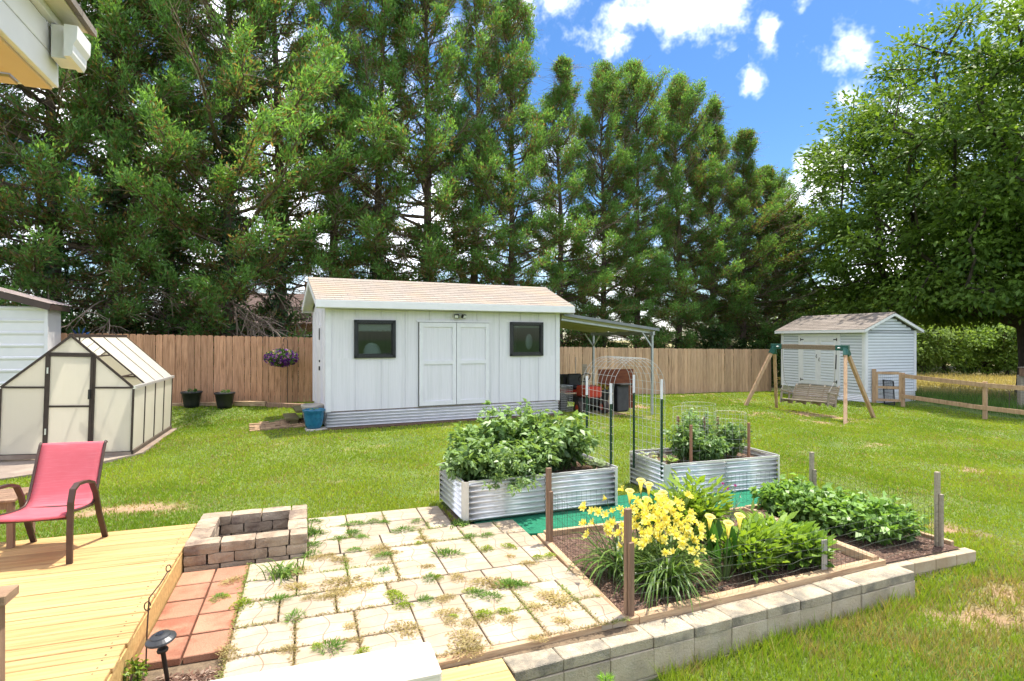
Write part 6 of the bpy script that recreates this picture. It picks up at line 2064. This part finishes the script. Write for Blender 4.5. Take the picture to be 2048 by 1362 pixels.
FV = [broadleaf(50 + i, 9, 3.6, 3.2, 4.2, 90, 70, .34, c0, c1, .18, 1.6, 1.0, low=.6) for i, (c0, c1) in enumerate([((.09, .17, .035), (.28, .42, .08)), ((.12, .21, .04), (.34, .48, .10)), ((.09, .15, .045), (.25, .36, .09))])]
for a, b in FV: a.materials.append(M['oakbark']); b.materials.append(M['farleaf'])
FAR = [(1600, 62, 1.3), (1655, 58, 1.15), (1700, 62, 1.35), (1760, 58, 1.3), (1815, 50, .95), (1850, 49, .8), (1890, 50, .9), (1935, 51, .85), (1975, 50, .95), (2015, 49, .85), (2060, 50, 1.0), (2110, 52, 1.1),
       (1830, 60, 1.5), (1920, 62, 1.6), (2000, 62, 1.6), (2090, 64, 1.6)]
FLAB = ['far tree seen between the conifer row and the vinyl shed roof, leftmost', 'far tree low over the left end of the vinyl shed roof', 'far tree over the middle of the vinyl shed roof', 'far tree over the shed ridge under the oak',
        'pale bush edging the pasture just right of the vinyl shed', 'second bush along the pasture from the vinyl shed', 'third bush along the pasture from the vinyl shed', 'fourth bush along the pasture, above the rail fence',
        'fifth bush along the pasture, above the rail fence post', 'bush along the pasture left of the nest box', 'bush along the pasture behind the nest box', 'bush along the pasture beyond the right edge',
        'taller tree behind the first pasture bushes', 'taller tree behind the middle pasture bushes', 'taller tree behind the nest box', 'taller tree beyond the right edge of the pasture']
for i, ((px, dep, sc), lab) in enumerate(zip(FAR, FLAB)):
    x, y, _ = at(px, dep, 0)
    t = thing('distant_tree', lab, 'tree', (x, y, g(x, y) - .8 * sc), rt.uniform(0, 6), 'trees edging the pasture')
    a, b = FV[i % 3]
    for nm, me in (('trunk', a), ('foliage', b)):
        o = link(nm, me, None, t); o.scale = (sc, sc, sc)

# brick house glimpsed behind the conifers
def build_house():
    x, y, _ = at(520, 31, 0)
    h = thing('brick_house', 'tan brick house glimpsed between the conifer trunks', 'house', (x, y, .1), rad(12))
    part('wall', MB().box((0, 3, 1.4), (9, 6, 2.8)), M['brick'], h)
    r = part('roof', MB().prism([(-4.9, -.5, 2.75), (-4.9, 6.5, 2.75), (-4.9, 3, 4.6)], (9.8, 0, 0)), M['roofred'], h)
    part('chimney', MB().box((2.2, 3.4, 4.6), (.7, .6, 1.4)), M['brick'], r)
    for wx in (-3.0, -.6, 2.6):
        w = part('window', MB().box((wx, -.02, 1.55), (1.1, .06, 1.2)), M['white'], h)
        part('pane', MB().box((wx, -.055, 1.55), (.95, .02, 1.05)), M['black'], w)
    dr = part('door', MB().box((1.1, -.02, 1.05), (.95, .06, 2.1)), M['white'], h)
    part('handle', MB().ball((1.45, -.08, 1.05), (.03, .03, .03), 8, 5), M['darkmetal'], dr)
build_house()

# ------------------------------------------------------------------ garden plants
def leafy(seed, H, R, nst, per, L, c0, c1, Wr=.5, flop=0.0, lean=(0, 0), droop=.3, up=.5, comp=0):
    """bushy plant: stems fanning from the base, leaves (or leaflet trios) all the way up"""
    rng = np.random.default_rng(seed); st = MB(); P = []; D = []; S_ = []
    for i in range(nst):
        az = i * 2.399 + rng.normal(0, .3); rr = R * math.sqrt((i + .5) / nst) * rng.uniform(.75, 1.1)
        h = H * rng.uniform(.72, 1.05) * (1 - .35 * (rr / R) ** 2)
        a = np.array([.06 * math.cos(az), .06 * math.sin(az), 0.])
        e = np.array([rr * math.cos(az) + lean[0], rr * math.sin(az) + lean[1], h - flop * (rr / R) ** 2 * H])
        m = (a + e) / 2 + np.array([0, 0, h * .22])
        pts = [(1 - t) ** 2 * a + 2 * t * (1 - t) * m + t * t * e for t in np.linspace(0, 1, 6)]
        st.tube(pts, [.007, .006, .005, .004, .003, .002], 4, False)
        for k in range(per):
            t = .18 + .82 * (k + rng.random()) / per
            q = (1 - t) ** 2 * a + 2 * t * (1 - t) * m + t * t * e
            th = rng.uniform(0, 2 * np.pi)
            d = np.array([math.cos(th), math.sin(th), rng.normal(.1, .3)])
            pl = rng.uniform(.3, 1.0) * L * 1.1
            q2 = q + d * pl
            if comp:
                for c in range(comp):
                    dd = d + rng.normal(0, .55, 3); P.append(q2 + rng.normal(0, .012, 3) - d * pl * .6 * rng.random()); D.append(dd - np.array([0, 0, droop])); S_.append(t)
            else:
                P.append(q2); D.append(d - np.array([0, 0, droop]) + np.array([0, 0, up * t])); S_.append(t)
    P = np.array(P); D = np.array(D); n = len(P); S_ = np.array(S_)[:, None]
    N = np.array([0, 0, 1.]) + rng.normal(0, .45, (n, 3))
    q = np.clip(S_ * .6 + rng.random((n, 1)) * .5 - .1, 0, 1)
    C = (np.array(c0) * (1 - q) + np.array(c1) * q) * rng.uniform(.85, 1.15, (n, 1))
    ll = rng.uniform(.65, 1.2, n) * L
    V, F, C = leaf_arrays(P, D, N, ll, ll * Wr * rng.uniform(.8, 1.2, n), C, fold=.2)
    return st, npmesh('leaves', V, F, C)
STEM = pbr('green_stem', (.10, .16, .04), (.08, .12, .03), 8, .7)
def plant(name, label, cat, x, y, z, arr, group=None, rz=0, mat='leaf'):
    t = thing(name, label, cat, (x, y, z), rz, group)
    part('stems', arr[0], STEM, t)
    link('leaves', arr[1], M[mat], t)
    return t
def b1(x, y): return S(x, y, BED1['o'], BED1['a'])
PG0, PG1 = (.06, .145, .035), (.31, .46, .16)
for i, (x, y, H, R, lab, kw) in enumerate([
        (.30, .72, .60, .36, 'leafy green plant at the back left corner of the near raised bed', {}),
        (.72, .80, .78, .38, 'tallest leafy green plant at the back of the near raised bed', {}),
        (1.12, .76, .74, .38, 'leafy green plant at the back middle of the near raised bed', {}),
        (1.50, .58, .66, .40, 'large-leaved green plant at the back right of the near raised bed', {'L': .12}),
        (.24, .32, .50, .38, 'leafy green plant spilling over the left end of the near raised bed', {}),
        (.98, .34, .50, .40, 'bushy green plant in the front middle of the near raised bed', {})]):
    wx, wy = b1(x, y)
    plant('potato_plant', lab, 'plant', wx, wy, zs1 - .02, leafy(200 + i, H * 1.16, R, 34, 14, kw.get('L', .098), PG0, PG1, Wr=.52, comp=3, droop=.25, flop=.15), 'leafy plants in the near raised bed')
wx, wy = b1(.62, .22)
plant('tomato_plant', 'fine-leaved tomato plant flopping over the front of the near raised bed', 'plant', wx, wy, zs1 - .02,
      leafy(215, .46, .42, 34, 13, .066, (.07, .16, .045), (.33, .48, .18), Wr=.42, comp=4, lean=(.02, -.24), flop=.55, droop=.35))
for i, (x, y, H, R, lab) in enumerate([(.60, .42, .72, .30, 'caged tomato plant on the left of the tomato bed'), (1.00, .70, .78, .30, 'tallest caged tomato plant at the back of the tomato bed'),
                                       (.90, .30, .46, .28, 'low tomato plant at the front middle of the tomato bed'), (1.42, .52, .62, .28, 'caged tomato plant at the right end of the tomato bed')]):
    wx, wy = bed2(x, y)
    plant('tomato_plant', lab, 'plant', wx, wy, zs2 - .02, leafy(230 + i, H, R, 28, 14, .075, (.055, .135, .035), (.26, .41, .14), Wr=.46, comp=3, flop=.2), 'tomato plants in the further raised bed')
def seedling(name, lab, x, y, z, n, L, c, group=None, H=.1, seed=1):
    rng = np.random.default_rng(seed); th = np.arange(n) * 2.4 + rng.random(n)
    D = np.stack([np.cos(th), np.sin(th), rng.uniform(-.1, .5, n)], 1); P = D * L * .25 + np.array([0, 0, H]) * rng.uniform(.5, 1.1, (n, 1))
    N = np.array([0, 0, 1.]) + rng.normal(0, .35, (n, 3))
    C = np.array([c]) * rng.uniform(.75, 1.2, (n, 1))
    V, F, C = leaf_arrays(P, D, N, rng.uniform(.7, 1.1, n) * L, rng.uniform(.7, 1.0, n) * L * .9, C, fold=.1, mid=.55)
    st = MB()
    for k in range(n): st.tube([(0, 0, 0), tuple(P[k])], [.004, .003], 4, False)
    return plant(name, lab, 'seedling', x, y, z, (st, npmesh('leaves', V, F, C)), group)
wx, wy = b1(1.80, .28); seedling('squash_seedling', 'pale broad-leaved squash seedling at the right end of the near raised bed', wx, wy, zs1, 12, .15, (.36, .45, .22), seed=2, H=.12)
wx, wy = bed2(.10, .62); seedling('squash_seedling', 'pale squash seedling at the back left corner of the tomato bed', wx, wy, zs2, 7, .13, (.40, .46, .26), seed=3)
wx, wy = bed2(.20, .26); seedling('squash_seedling', 'yellow-green squash seedling by the front left T-post', wx, wy, zs2, 9, .13, (.30, .42, .12), seed=4)
wx, wy = bed2(.40, .80); seedling('squash_seedling', 'small pale squash seedling left of the caged tomato', wx, wy, zs2, 5, .11, (.36, .42, .2), seed=5)
for (x, y), lab in zip(BP, ('tiny green seedling in the black nursery pot nearer the greenhouse', 'tiny green seedling in the black nursery pot nearer the shed')):
    seedling('pot_seedling', lab, x, y, g(x, y) + .35, 9, .12, (.07, .16, .05), seed=6, H=.08)
wx, wy = S(-.24, .02); seedling('pot_seedling', 'small pale seedling in the teal blue pot', wx, wy, g(wx, wy) + .38, 6, .09, (.16, .26, .10), seed=8, H=.07)

for i, (x, y) in enumerate([(3.12, 6.78), (3.42, 6.88), (3.30, 6.48), (3.60, 6.56), (3.48, 6.18), (3.78, 6.24), (3.72, 5.93), (3.96, 6.0)]):
    plant('bean_plant', 'dense bright green bean plant in the bean bed behind the middle timber', 'plant', x, y, -.09,
          leafy(260 + i, .42 - .02 * (i // 4), .26, 22, 11, .085, (.06, .16, .025), (.28, .46, .11), Wr=.75, comp=3, droop=.15, flop=.1), 'bean plants in the bean bed')
for i, (x, y, H, R, lab, L, Wr, c1) in enumerate([
        (1.84, 5.86, .66, .33, 'tall lime green phlox clump between the daylilies and the raised bed', .13, .33, (.36, .50, .05)),
        (2.12, 5.18, .40, .24, 'bright green perennial clump beside the trumpet lilies', .12, .34, (.33, .48, .06)),
        (2.42, 5.36, .40, .25, 'bright green perennial clump in the middle of the front bed', .12, .36, (.33, .48, .06)),
        (2.68, 5.32, .30, .22, 'low broad-leaved perennial clump by the grey plant marker', .11, .55, (.28, .44, .07))]):
    plant('perennial_clump', lab, 'plant', x, y, -.09, leafy(280 + i, H, R, 46, 17, L, (.09, .21, .025), c1, Wr=Wr, droop=.05, up=.9, flop=.05))

def strap_leaf(rng, n, L, w, c0, c1, spread=.9):
    Vs = []; Fs = []; Cs = []; o = 0; segs = 6
    for i in range(n):
        az = rng.uniform(0, 2 * np.pi); el = rng.uniform(.75, 1.4); l = L * rng.uniform(.65, 1.1)
        p = np.array([rng.normal(0, .06), rng.normal(0, .06), 0.]); side = np.array([-math.sin(az), math.cos(az), 0.])
        c = np.array(c0) + (np.array(c1) - np.array(c0)) * rng.random()
        dr = rng.uniform(.18, .42) * spread
        for k in range(segs + 1):
            ww = w * (1 - (k / segs) ** 2.2) * .5 + .001
            Vs += [p - side * ww, p + side * ww]; Cs += [c * (.7 + .3 * k / segs)] * 2
            if k < segs:
                Fs.append((o + 2 * k, o + 2 * k + 1, o + 2 * k + 3, o + 2 * k + 2))
                p = p + np.array([math.cos(az) * math.cos(el), math.sin(az) * math.cos(el), math.sin(el)]) * l / segs
                el -= dr * (1 + .25 * k)
                p[2] = max(p[2], .012)
        o += 2 * (segs + 1)
    return np.array(Vs), np.array(Fs), np.array(Cs)
def lily_flower(P, D, R, rng, c0, c1):
    """six recurved petals"""
    Vs = []; Fs = []; Cs = []
    D = Vector(D).normalized(); a = D.orthogonal().normalized(); b = D.cross(a); P = Vector(P)
    for i in range(6):
        t = i * math.pi / 3 + rng.uniform(-.1, .1); r = a * math.cos(t) + b * math.sin(t); s = D.cross(r)
        o = len(Vs)
        for d, rr, w in ((0, .08, .05), (.55, .38, .24), (.85, .78, .26), (.86, 1.08, .03)):
            c = P + D * d * R * 1.1 + r * rr * R
            Vs += [c - s * w * R, c + s * w * R]; q = min(1, rr)
            cc = np.array(c0) * (1 - q) + np.array(c1) * q; Cs += [cc, cc]
        for k in range(3): Fs.append((o + 2 * k, o + 2 * k + 1, o + 2 * k + 3, o + 2 * k + 2))
    return np.array(Vs), np.array(Fs), np.array(Cs)
def daylily(seed, x, y, lab, nl, nf, R, hf):
    rng = np.random.default_rng(seed)
    t = thing('daylily', lab, 'flowers', (x, y, -.085), 0)
    V, F, C = strap_leaf(rng, nl, .62, .021, (.05, .13, .02), (.20, .32, .06))
    link('leaves', npmesh('leaves', V, F, C), M['leaf'], t)
    st = MB(); fl = []
    for i in range(nf):
        az = rng.uniform(0, 6.28); rr = R * math.sqrt(rng.random()); h = hf * rng.uniform(.55, 1.08)
        p = (rr * math.cos(az), rr * math.sin(az), h)
        if i % 3 == 0: st.tube([(p[0] * .2, p[1] * .2, 0), (p[0] * .6, p[1] * .6, h * .6), p], [.005, .004, .003], 4, False)
        d = (math.cos(az) * .8 + rng.normal(0, .3), math.sin(az) * .8 - .35 + rng.normal(0, .3), rng.uniform(.2, .8))
        fl.append(lily_flower(p, d, rng.uniform(.030, .043), rng, (.85, .70, .07), (.91, .84, .30)))
    part('stems', st, STEM, t)
    V, F, C = cat_arrays(fl)
    o = link('blossoms', npmesh('blossoms', V, F, C), M['petal'], t)
daylily(301, .98, 5.10, 'yellow daylily clump nearest the patio, behind the front wire post', 140, 62, .38, .60)
daylily(302, 1.28, 4.80, 'yellow daylily clump at the front beside the block wall', 190, 58, .38, .55)
daylily(303, 1.40, 5.22, 'yellow daylily clump in front of the lime green phlox', 110, 62, .32, .58)
def calla(seed, x, y, lab, offs, hl):
    rng = np.random.default_rng(seed)
    t = thing('calla_lily', lab, 'flowers', (x, y, -.085), 0)
    n = 26; th = rng.uniform(0, 6.28, n); rr = rng.uniform(.02, .13, n)
    P = np.stack([rr * np.cos(th), rr * np.sin(th), rng.uniform(.12, hl, n)], 1); D = np.stack([np.cos(th) * .35, np.sin(th) * .35, np.ones(n)], 1); N = np.stack([np.cos(th), np.sin(th), np.full(n, .2)], 1)
    V, F, C = leaf_arrays(P, D, N, rng.uniform(.13, .22, n), rng.uniform(.06, .10, n), np.array([[.07, .20, .035]]) * rng.uniform(.7, 1.4, (n, 1)), fold=.25)
    link('leaves', npmesh('leaves', V, F, C), M['leaf'], t)
    st = MB()
    for k in range(n): st.tube([(P[k][0] * .4, P[k][1] * .4, 0), tuple(P[k])], [.006, .004], 4, False)
    fl = MB(); cols = []
    for ox, oy, oz in offs:
        st.tube([(ox * .3, oy * .3, 0), (ox, oy, oz - .09)], [.007, .006], 5, False)
        nseg = 12
        rings = [(.006, -.11), (.012, -.07), (.019, -.02), (.027, .012), (.038, .03), (.043, .026)]
        o = len(fl.v); vs = []; fs = []
        for r, z in rings:
            for j in range(nseg):
                a = 2 * math.pi * j / nseg
                lip = 1 + .35 * max(0, math.cos(a + 1.6)) * (r > .025)
                vs.append((ox + r * lip * math.cos(a), oy + r * lip * math.sin(a), oz + z + .012 * math.cos(a - 1.5) * (r / .056)))
        for i in range(len(rings) - 1):
            for j in range(nseg): fs.append((i * nseg + j, i * nseg + (j + 1) % nseg, (i + 1) * nseg + (j + 1) % nseg, (i + 1) * nseg + j))
        fl.add(vs, fs)
        part_sp = MB().tube([(ox, oy, oz - .05), (ox, oy, oz + .02)], [.006, .004], 6)
        part('spadix', part_sp, pbr('spadix', (.75, .45, .03), None, 5, .6), t)
    part('stems', st, STEM, t)
    me = fl.mesh('trumpets', smooth=True)
    at_ = me.attributes.new('col', 'FLOAT_COLOR', 'POINT')
    c4 = np.ones((len(me.vertices), 4), np.float32); zz = np.array([v[2] for v in fl.v]); c4[:, :3] = np.array([.90, .79, .27]); at_.data.foreach_set('color', c4.ravel())
    link('trumpets', me, M['petal'], t)
calla(311, 1.32, 5.62, 'tall pale yellow trumpet lilies behind the daylilies', [(-.17, 0, .58), (-.05, .05, .67), (.04, .1, .62), (-.03, -.1, .53), (.1, -.05, .55), (.16, .02, .56), (.2, -.1, .49)], .40)
calla(312, 1.82, 4.98, 'yellow trumpet lilies right of the daylilies', [(-.10, .02, .52), (.03, -.06, .49), (.17, .05, .52)], .36)
def campion():
    rng = np.random.default_rng(9); t = thing('rose_campion', 'wispy silvery plant with magenta flowers beside the phlox', 'flowers', (2.30, 6.12, -.085), 0)
    st = MB(); P = []; fl = []
    for i in range(12):
        az = rng.uniform(0, 6.28); e = np.array([.2 * math.cos(az) * rng.random(), .2 * math.sin(az) * rng.random(), rng.uniform(.25, .62)])
        st.tube([(0, 0, 0), tuple(e * [.5, .5, .6]), tuple(e)], [.004, .003, .002], 4, False)
        for k in range(10): P.append(e * rng.random() + rng.normal(0, .02, 3) * [1, 1, 0])
        if i < 4: fl.append(lily_flower(e, (0, -.5, 1), .018, rng, (.45, .02, .22), (.5, .03, .28)))
    P = np.array(P); n = len(P)
    V, F, C = leaf_arrays(P, rng.normal(0, 1, (n, 3)), rng.normal(0, 1, (n, 3)), .06, .018, np.array([[.28, .36, .24]]) * rng.uniform(.8, 1.1, (n, 1)))
    part('stems', st, pbr('silver_stem', (.35, .40, .30), None, 6, .7), t); link('leaves', npmesh('leaves', V, F, C), M['leaf'], t)
    V, F, C = cat_arrays(fl); link('blossoms', npmesh('blossoms', V, F, C), M['petal'], t)
campion()

# ------------------------------------------------------------------ weeds in the patio joints
def weed_mesh(kind, seed, r):
    rng = np.random.default_rng(seed)
    if kind == 'blade':
        V, F, C = strap_leaf(rng, 70, r * 1.25, .010, (.07, .16, .02), (.24, .36, .07), 1.15); return npmesh('leaves', V, F, C)
    n = {'grass': 190, 'lime': 260, 'tan': 340}[kind]
    d = rng.normal(0, .45, (n, 2)); d = d / np.maximum(1, np.linalg.norm(d, axis=1, keepdims=True) / 1.05) * r; th = rng.uniform(0, 6.28, n)
    zmax = {'grass': .035, 'lime': .075, 'tan': .022}[kind]
    rad_ = np.linalg.norm(d, axis=1) / r
    P = np.stack([d[:, 0], d[:, 1], rng.uniform(0, zmax, n) * np.clip(1.2 - rad_, .15, 1)], 1)
    D = np.stack([d[:, 0] / r + .4 * np.cos(th), d[:, 1] / r + .4 * np.sin(th), rng.uniform(.15, .8 if kind != 'tan' else .4, n)], 1)
    N = np.array([0, 0, 1.]) + rng.normal(0, .4, (n, 3))
    L = {'grass': rng.uniform(.03, .08, n), 'lime': rng.uniform(.015, .032, n), 'tan': rng.uniform(.012, .030, n)}[kind]
    Wd = L * {'grass': .13, 'lime': .5, 'tan': .34}[kind]
    q = rng.random((n, 1))
    c0, c1 = {'grass': ((.07, .17, .025), (.20, .33, .06)), 'lime': ((.16, .26, .02), (.38, .46, .045)), 'tan': ((.34, .25, .13), (.50, .43, .18))}[kind]
    C = np.array(c0) * (1 - q) + np.array(c1) * q
    V, F, C = leaf_arrays(P, D, N, L, Wd, C); return npmesh('leaves', V, F, C)
WK = {k: [weed_mesh(k, 400 + 7 * i + j, .1) for i in range(3)] for j, k in enumerate(('grass', 'lime', 'tan'))}
for k in WK:
    for m_ in WK[k]: m_.materials.append(M['weed'])
def patio_at(px, py, z=-.032):
    d = FPX * (EYE - z) / (py - 678); return (px - 1024) / FPX * d, d, z
SPOTS = {'grass': [(330, 650, 1.2), (430, 745, 1.3), (800, 200, 1.3), (900, 188, 1.4), (960, 192, 1.0), (730, 210, .9), (770, 260, 1.5), (690, 285, 1.0), (830, 280, .9), (1070, 240, 1.5), (960, 390, 1.3), (960, 480, 1.1), (1330, 380, 1.9), (1230, 520, 1.2), (1200, 650, 1.2),
                   (1460, 280, 1.2), (1560, 270, 1.2), (1690, 560, 1.6), (1750, 565, 1.3), (1500, 610, 1.2), (1590, 630, 1.2), (650, 925, 1.3), (1410, 205, 1.0), (785, 355, 1.0), (545, 260, 1.4), (545, 190, 1.3), (530, 330, 1.2), (530, 380, 1.2), (1150, 185, 1.0), (-10, 632, 1.0)],
         'lime': [(130, 675, 1.3), (1040, 640, 1.4), (1010, 610, .9), (1075, 685, 1.0), (1540, 735, 1.1), (1930, 390, 1.2), (1860, 400, .9), (1160, 315, .8), (1365, 740, .6), (835, 950, .8), (1690, 335, 1.0), (1560, 350, 1.2), (1660, 715, .8), (570, 920, .8), (1465, 590, .9), (1280, 515, .9), (30, 625, .7)],
         'tan': [(720, 540, 2.0), (720, 590, 1.5), (850, 570, 1.8), (930, 350, 1.8), (990, 370, 1.3), (700, 410, 1.4), (1090, 815, 1.9), (1340, 720, 1.6), (1345, 770, 1.2), (1560, 540, 1.8), (1640, 560, 1.4), (1990, 650, 1.9), (1910, 620, 1.4), (450, 570, 1.6), (460, 480, 1.7), (400, 935, 1.1),
                 (1440, 920, 1.9), (1420, 860, 1.5), (1500, 940, 1.2), (1700, 760, 1.4), (1300, 640, 1.2), (580, 395, 1.5), (640, 380, 1.1), (1800, 430, 1.2), (1390, 510, 1.3), (1450, 785, 1.3), (1215, 450, 1.1), (1850, 690, 1.3), (70, 530, 1.4), (50, 945, 1.2), (620, 625, 1.3), (520, 630, 1.0), (680, 615, 1.1), (1330, 630, 1.2), (1550, 760, 1.1), (760, 800, .9), (770, 880, .8), (1700, 390, 1.0), (1850, 870, 1.1), (2000, 770, 1.2), (1180, 280, 1.1), (1230, 300, 1.0)]}
WL = {'grass': ('grass_weed', 'green grass weed sprouting in a paver joint of the pale patio', 'grass weeds in the patio joints'),
      'lime': ('stonecrop_weed', 'lime green low weed sprouting in a paver joint of the patio', 'lime green weeds in the patio joints'),
      'tan': ('dry_weed', 'flat tan dried weed lying along a paver joint of the patio', 'dried weeds in the patio joints')}
rw = random.Random(14)
for k, lst in SPOTS.items():
    nm, lab, grp = WL[k]
    for cx, cy, s in lst:
        x, y, z = patio_at(cx / 2.926 + 440, cy / 2.926 + 980)
        o = link(nm, rw.choice(WK[k]), None, None, (x, y, z), rw.uniform(0, 6.28)); tag(o, lab, 'weed', grp)
        sc = s * rw.uniform(.5, .68); o.scale = (sc * rw.uniform(1.0, 1.4), sc * .85, min(sc, 1.2) * .75)
x, y, z = patio_at(563, 1152)
o = link('grass_clump', weed_mesh('blade', 450, .2), M['weed'], None, (x, y, z)); tag(o, 'big spidery grass clump beside the fire pit', 'weed')
x, y, z = patio_at(622, 1068)
o = link('grass_clump', weed_mesh('blade', 451, .14), M['weed'], None, (x, y, z)); tag(o, 'tufted grass clump against the right side of the fire pit', 'weed')
x, y, z = patio_at(921, 1047)
o = link('grass_clump', weed_mesh('blade', 452, .07), M['weed'], None, (x, y, z)); tag(o, 'small dark grass tuft at the corner of the near raised bed', 'weed')
def feather(seed, x, y, z, H, lab):
    rng = np.random.default_rng(seed); n = 1100
    zz = rng.random(n) ** .8 * H; th = rng.uniform(0, 6.28, n); r = .075 * (1.15 - zz / H) ** .6 * rng.random(n)
    P = np.stack([r * np.cos(th), r * np.sin(th), zz], 1); D = np.stack([np.cos(th), np.sin(th), rng.uniform(.3, 1.2, n)], 1)
    V, F, C = leaf_arrays(P, D, rng.normal(0, 1, (n, 3)), rng.uniform(.025, .05, n), .004, np.array([[.22, .42, .03]]) * rng.uniform(.7, 1.3, (n, 1)))
    st = MB().tube([(0, 0, 0), (0, 0, H)], [.006, .003], 5)
    return plant('feathery_plant', lab, 'plant', x, y, z, (st, npmesh('leaves', V, F, C)))
feather(1, .52, 3.20, -.40, .52, 'bright green feathery sprig in front of the block wall, taller right one')
feather(2, .34, 3.13, -.40, .44, 'bright green feathery sprig in front of the block wall, left one')
feather(3, .43, 3.10, -.40, .42, 'bright green feathery sprig between the two others by the block wall')
x, y, z = patio_at(255, 1350)
plant('sage_plant', 'small yellow-green leafy plant at the deck corner by the hooks', 'plant', x, y, -.09, leafy(330, .16, .10, 14, 9, .035, (.08, .18, .02), (.30, .40, .04), Wr=.5, comp=2))

# ------------------------------------------------------------------ hanging basket by the fence
hkx, hky = -6.03, 15.45
h = thing('shepherd_hook', 'black shepherd hook standing in front of the cedar fence', 'hook', (hkx, hky, g(hkx, hky)), 0)
zt = 2.03 - g(hkx, hky)
part('rod', MB().tube([(0, 0, 0), (0, 0, zt - .12), (-.01, 0, zt - .04), (-.06, 0, zt), (-.11, 0, zt - .04), (-.12, 0, zt - .12)], .009, 6), M['darkmetal'], h)
def basket():
    t = thing('hanging_basket', 'hanging basket of purple and yellow flowers on the cedar fence', 'flower basket', (hkx - .12, hky - .1, 1.30), 0)
    part('bowl', MB().lathe([(.05, 0), (.14, .03), (.19, .12), (.2, .17), (.18, .17)], 20), M['rubber'], t, smooth=True)
    for k in range(3):
        a = k * 2.09; part('hanger', MB().tube([(.19 * math.cos(a), .19 * math.sin(a), .16), (0, .1, .58)], .004, 4), M['darkmetal'], t)
    rng = np.random.default_rng(77); n = 1100
    d = nrm(rng.normal(0, 1, (n, 3))); P = d * (rng.random((n, 1)) ** .35) * np.array([.42, .28, .21]) + np.array([0, 0, .2])
    C = np.array([[.05, .12, .025]]) * rng.uniform(.6, 1.8, (n, 1))
    V, F, C = leaf_arrays(P, d + rng.normal(0, .5, (n, 3)), d + rng.normal(0, .4, (n, 3)), .07, .035, C); link('leaves', npmesh('leaves', V, F, C), M['leaf'], t)
    fl = []
    for i in range(120):
        dd = rng.normal(0, 1, 3); dd[1] = -abs(dd[1]); dd /= np.linalg.norm(dd)
        p = dd * np.array([.43, .29, .22]) + np.array([0, 0, .2])
        up = p[2] > .30
        c = ((.55, .48, .16), (.62, .55, .25)) if (up and rng.random() < .4) else ((.07, .01, .16), (.16, .03, .34)) if rng.random() < .8 else ((.32, .12, .42), (.40, .2, .5))
        fl.append(lily_flower(p, dd, .036, rng, *c))
    V, F, C = cat_arrays(fl); link('blossoms', npmesh('blossoms', V, F, C), M['petal'], t)
basket()
x, y, _ = at(2018, 19.0, 0)
sp_ = thing('bare_sapling', 'small bare sapling in the pasture beside the nest box', 'sapling', (x, y, g(x, y)), 0)
m_ = MB().tube([(0, 0, 0), (.02, 0, .5), (-.02, .02, .85)], [.018, .012, .005], 5, False)
for i in range(9):
    a = i * 2.4; m_.tube([(0, 0, .3 + .05 * i), (.25 * math.cos(a), .25 * math.sin(a), .45 + .05 * i)], [.007, .003], 4, False)
part('branches', m_, M['bark'], sp_)

# a thing made of one single mesh needs no empty above it
def finalize():
    for r in [o for o in COL.objects if o.type == 'EMPTY' and o.get('category')]:
        ch = list(r.children)
        if len(ch) == 1 and not ch[0].children and ch[0].type == 'MESH':
            c = ch[0]; nm = r.name
            mat = r.matrix_basis @ c.matrix_basis
            c.parent = None; c.matrix_basis = mat
            for k in ('label', 'category', 'group', 'kind'):
                if k in r: c[k] = r[k]
            bpy.data.objects.remove(r); c.name = nm
finalize()
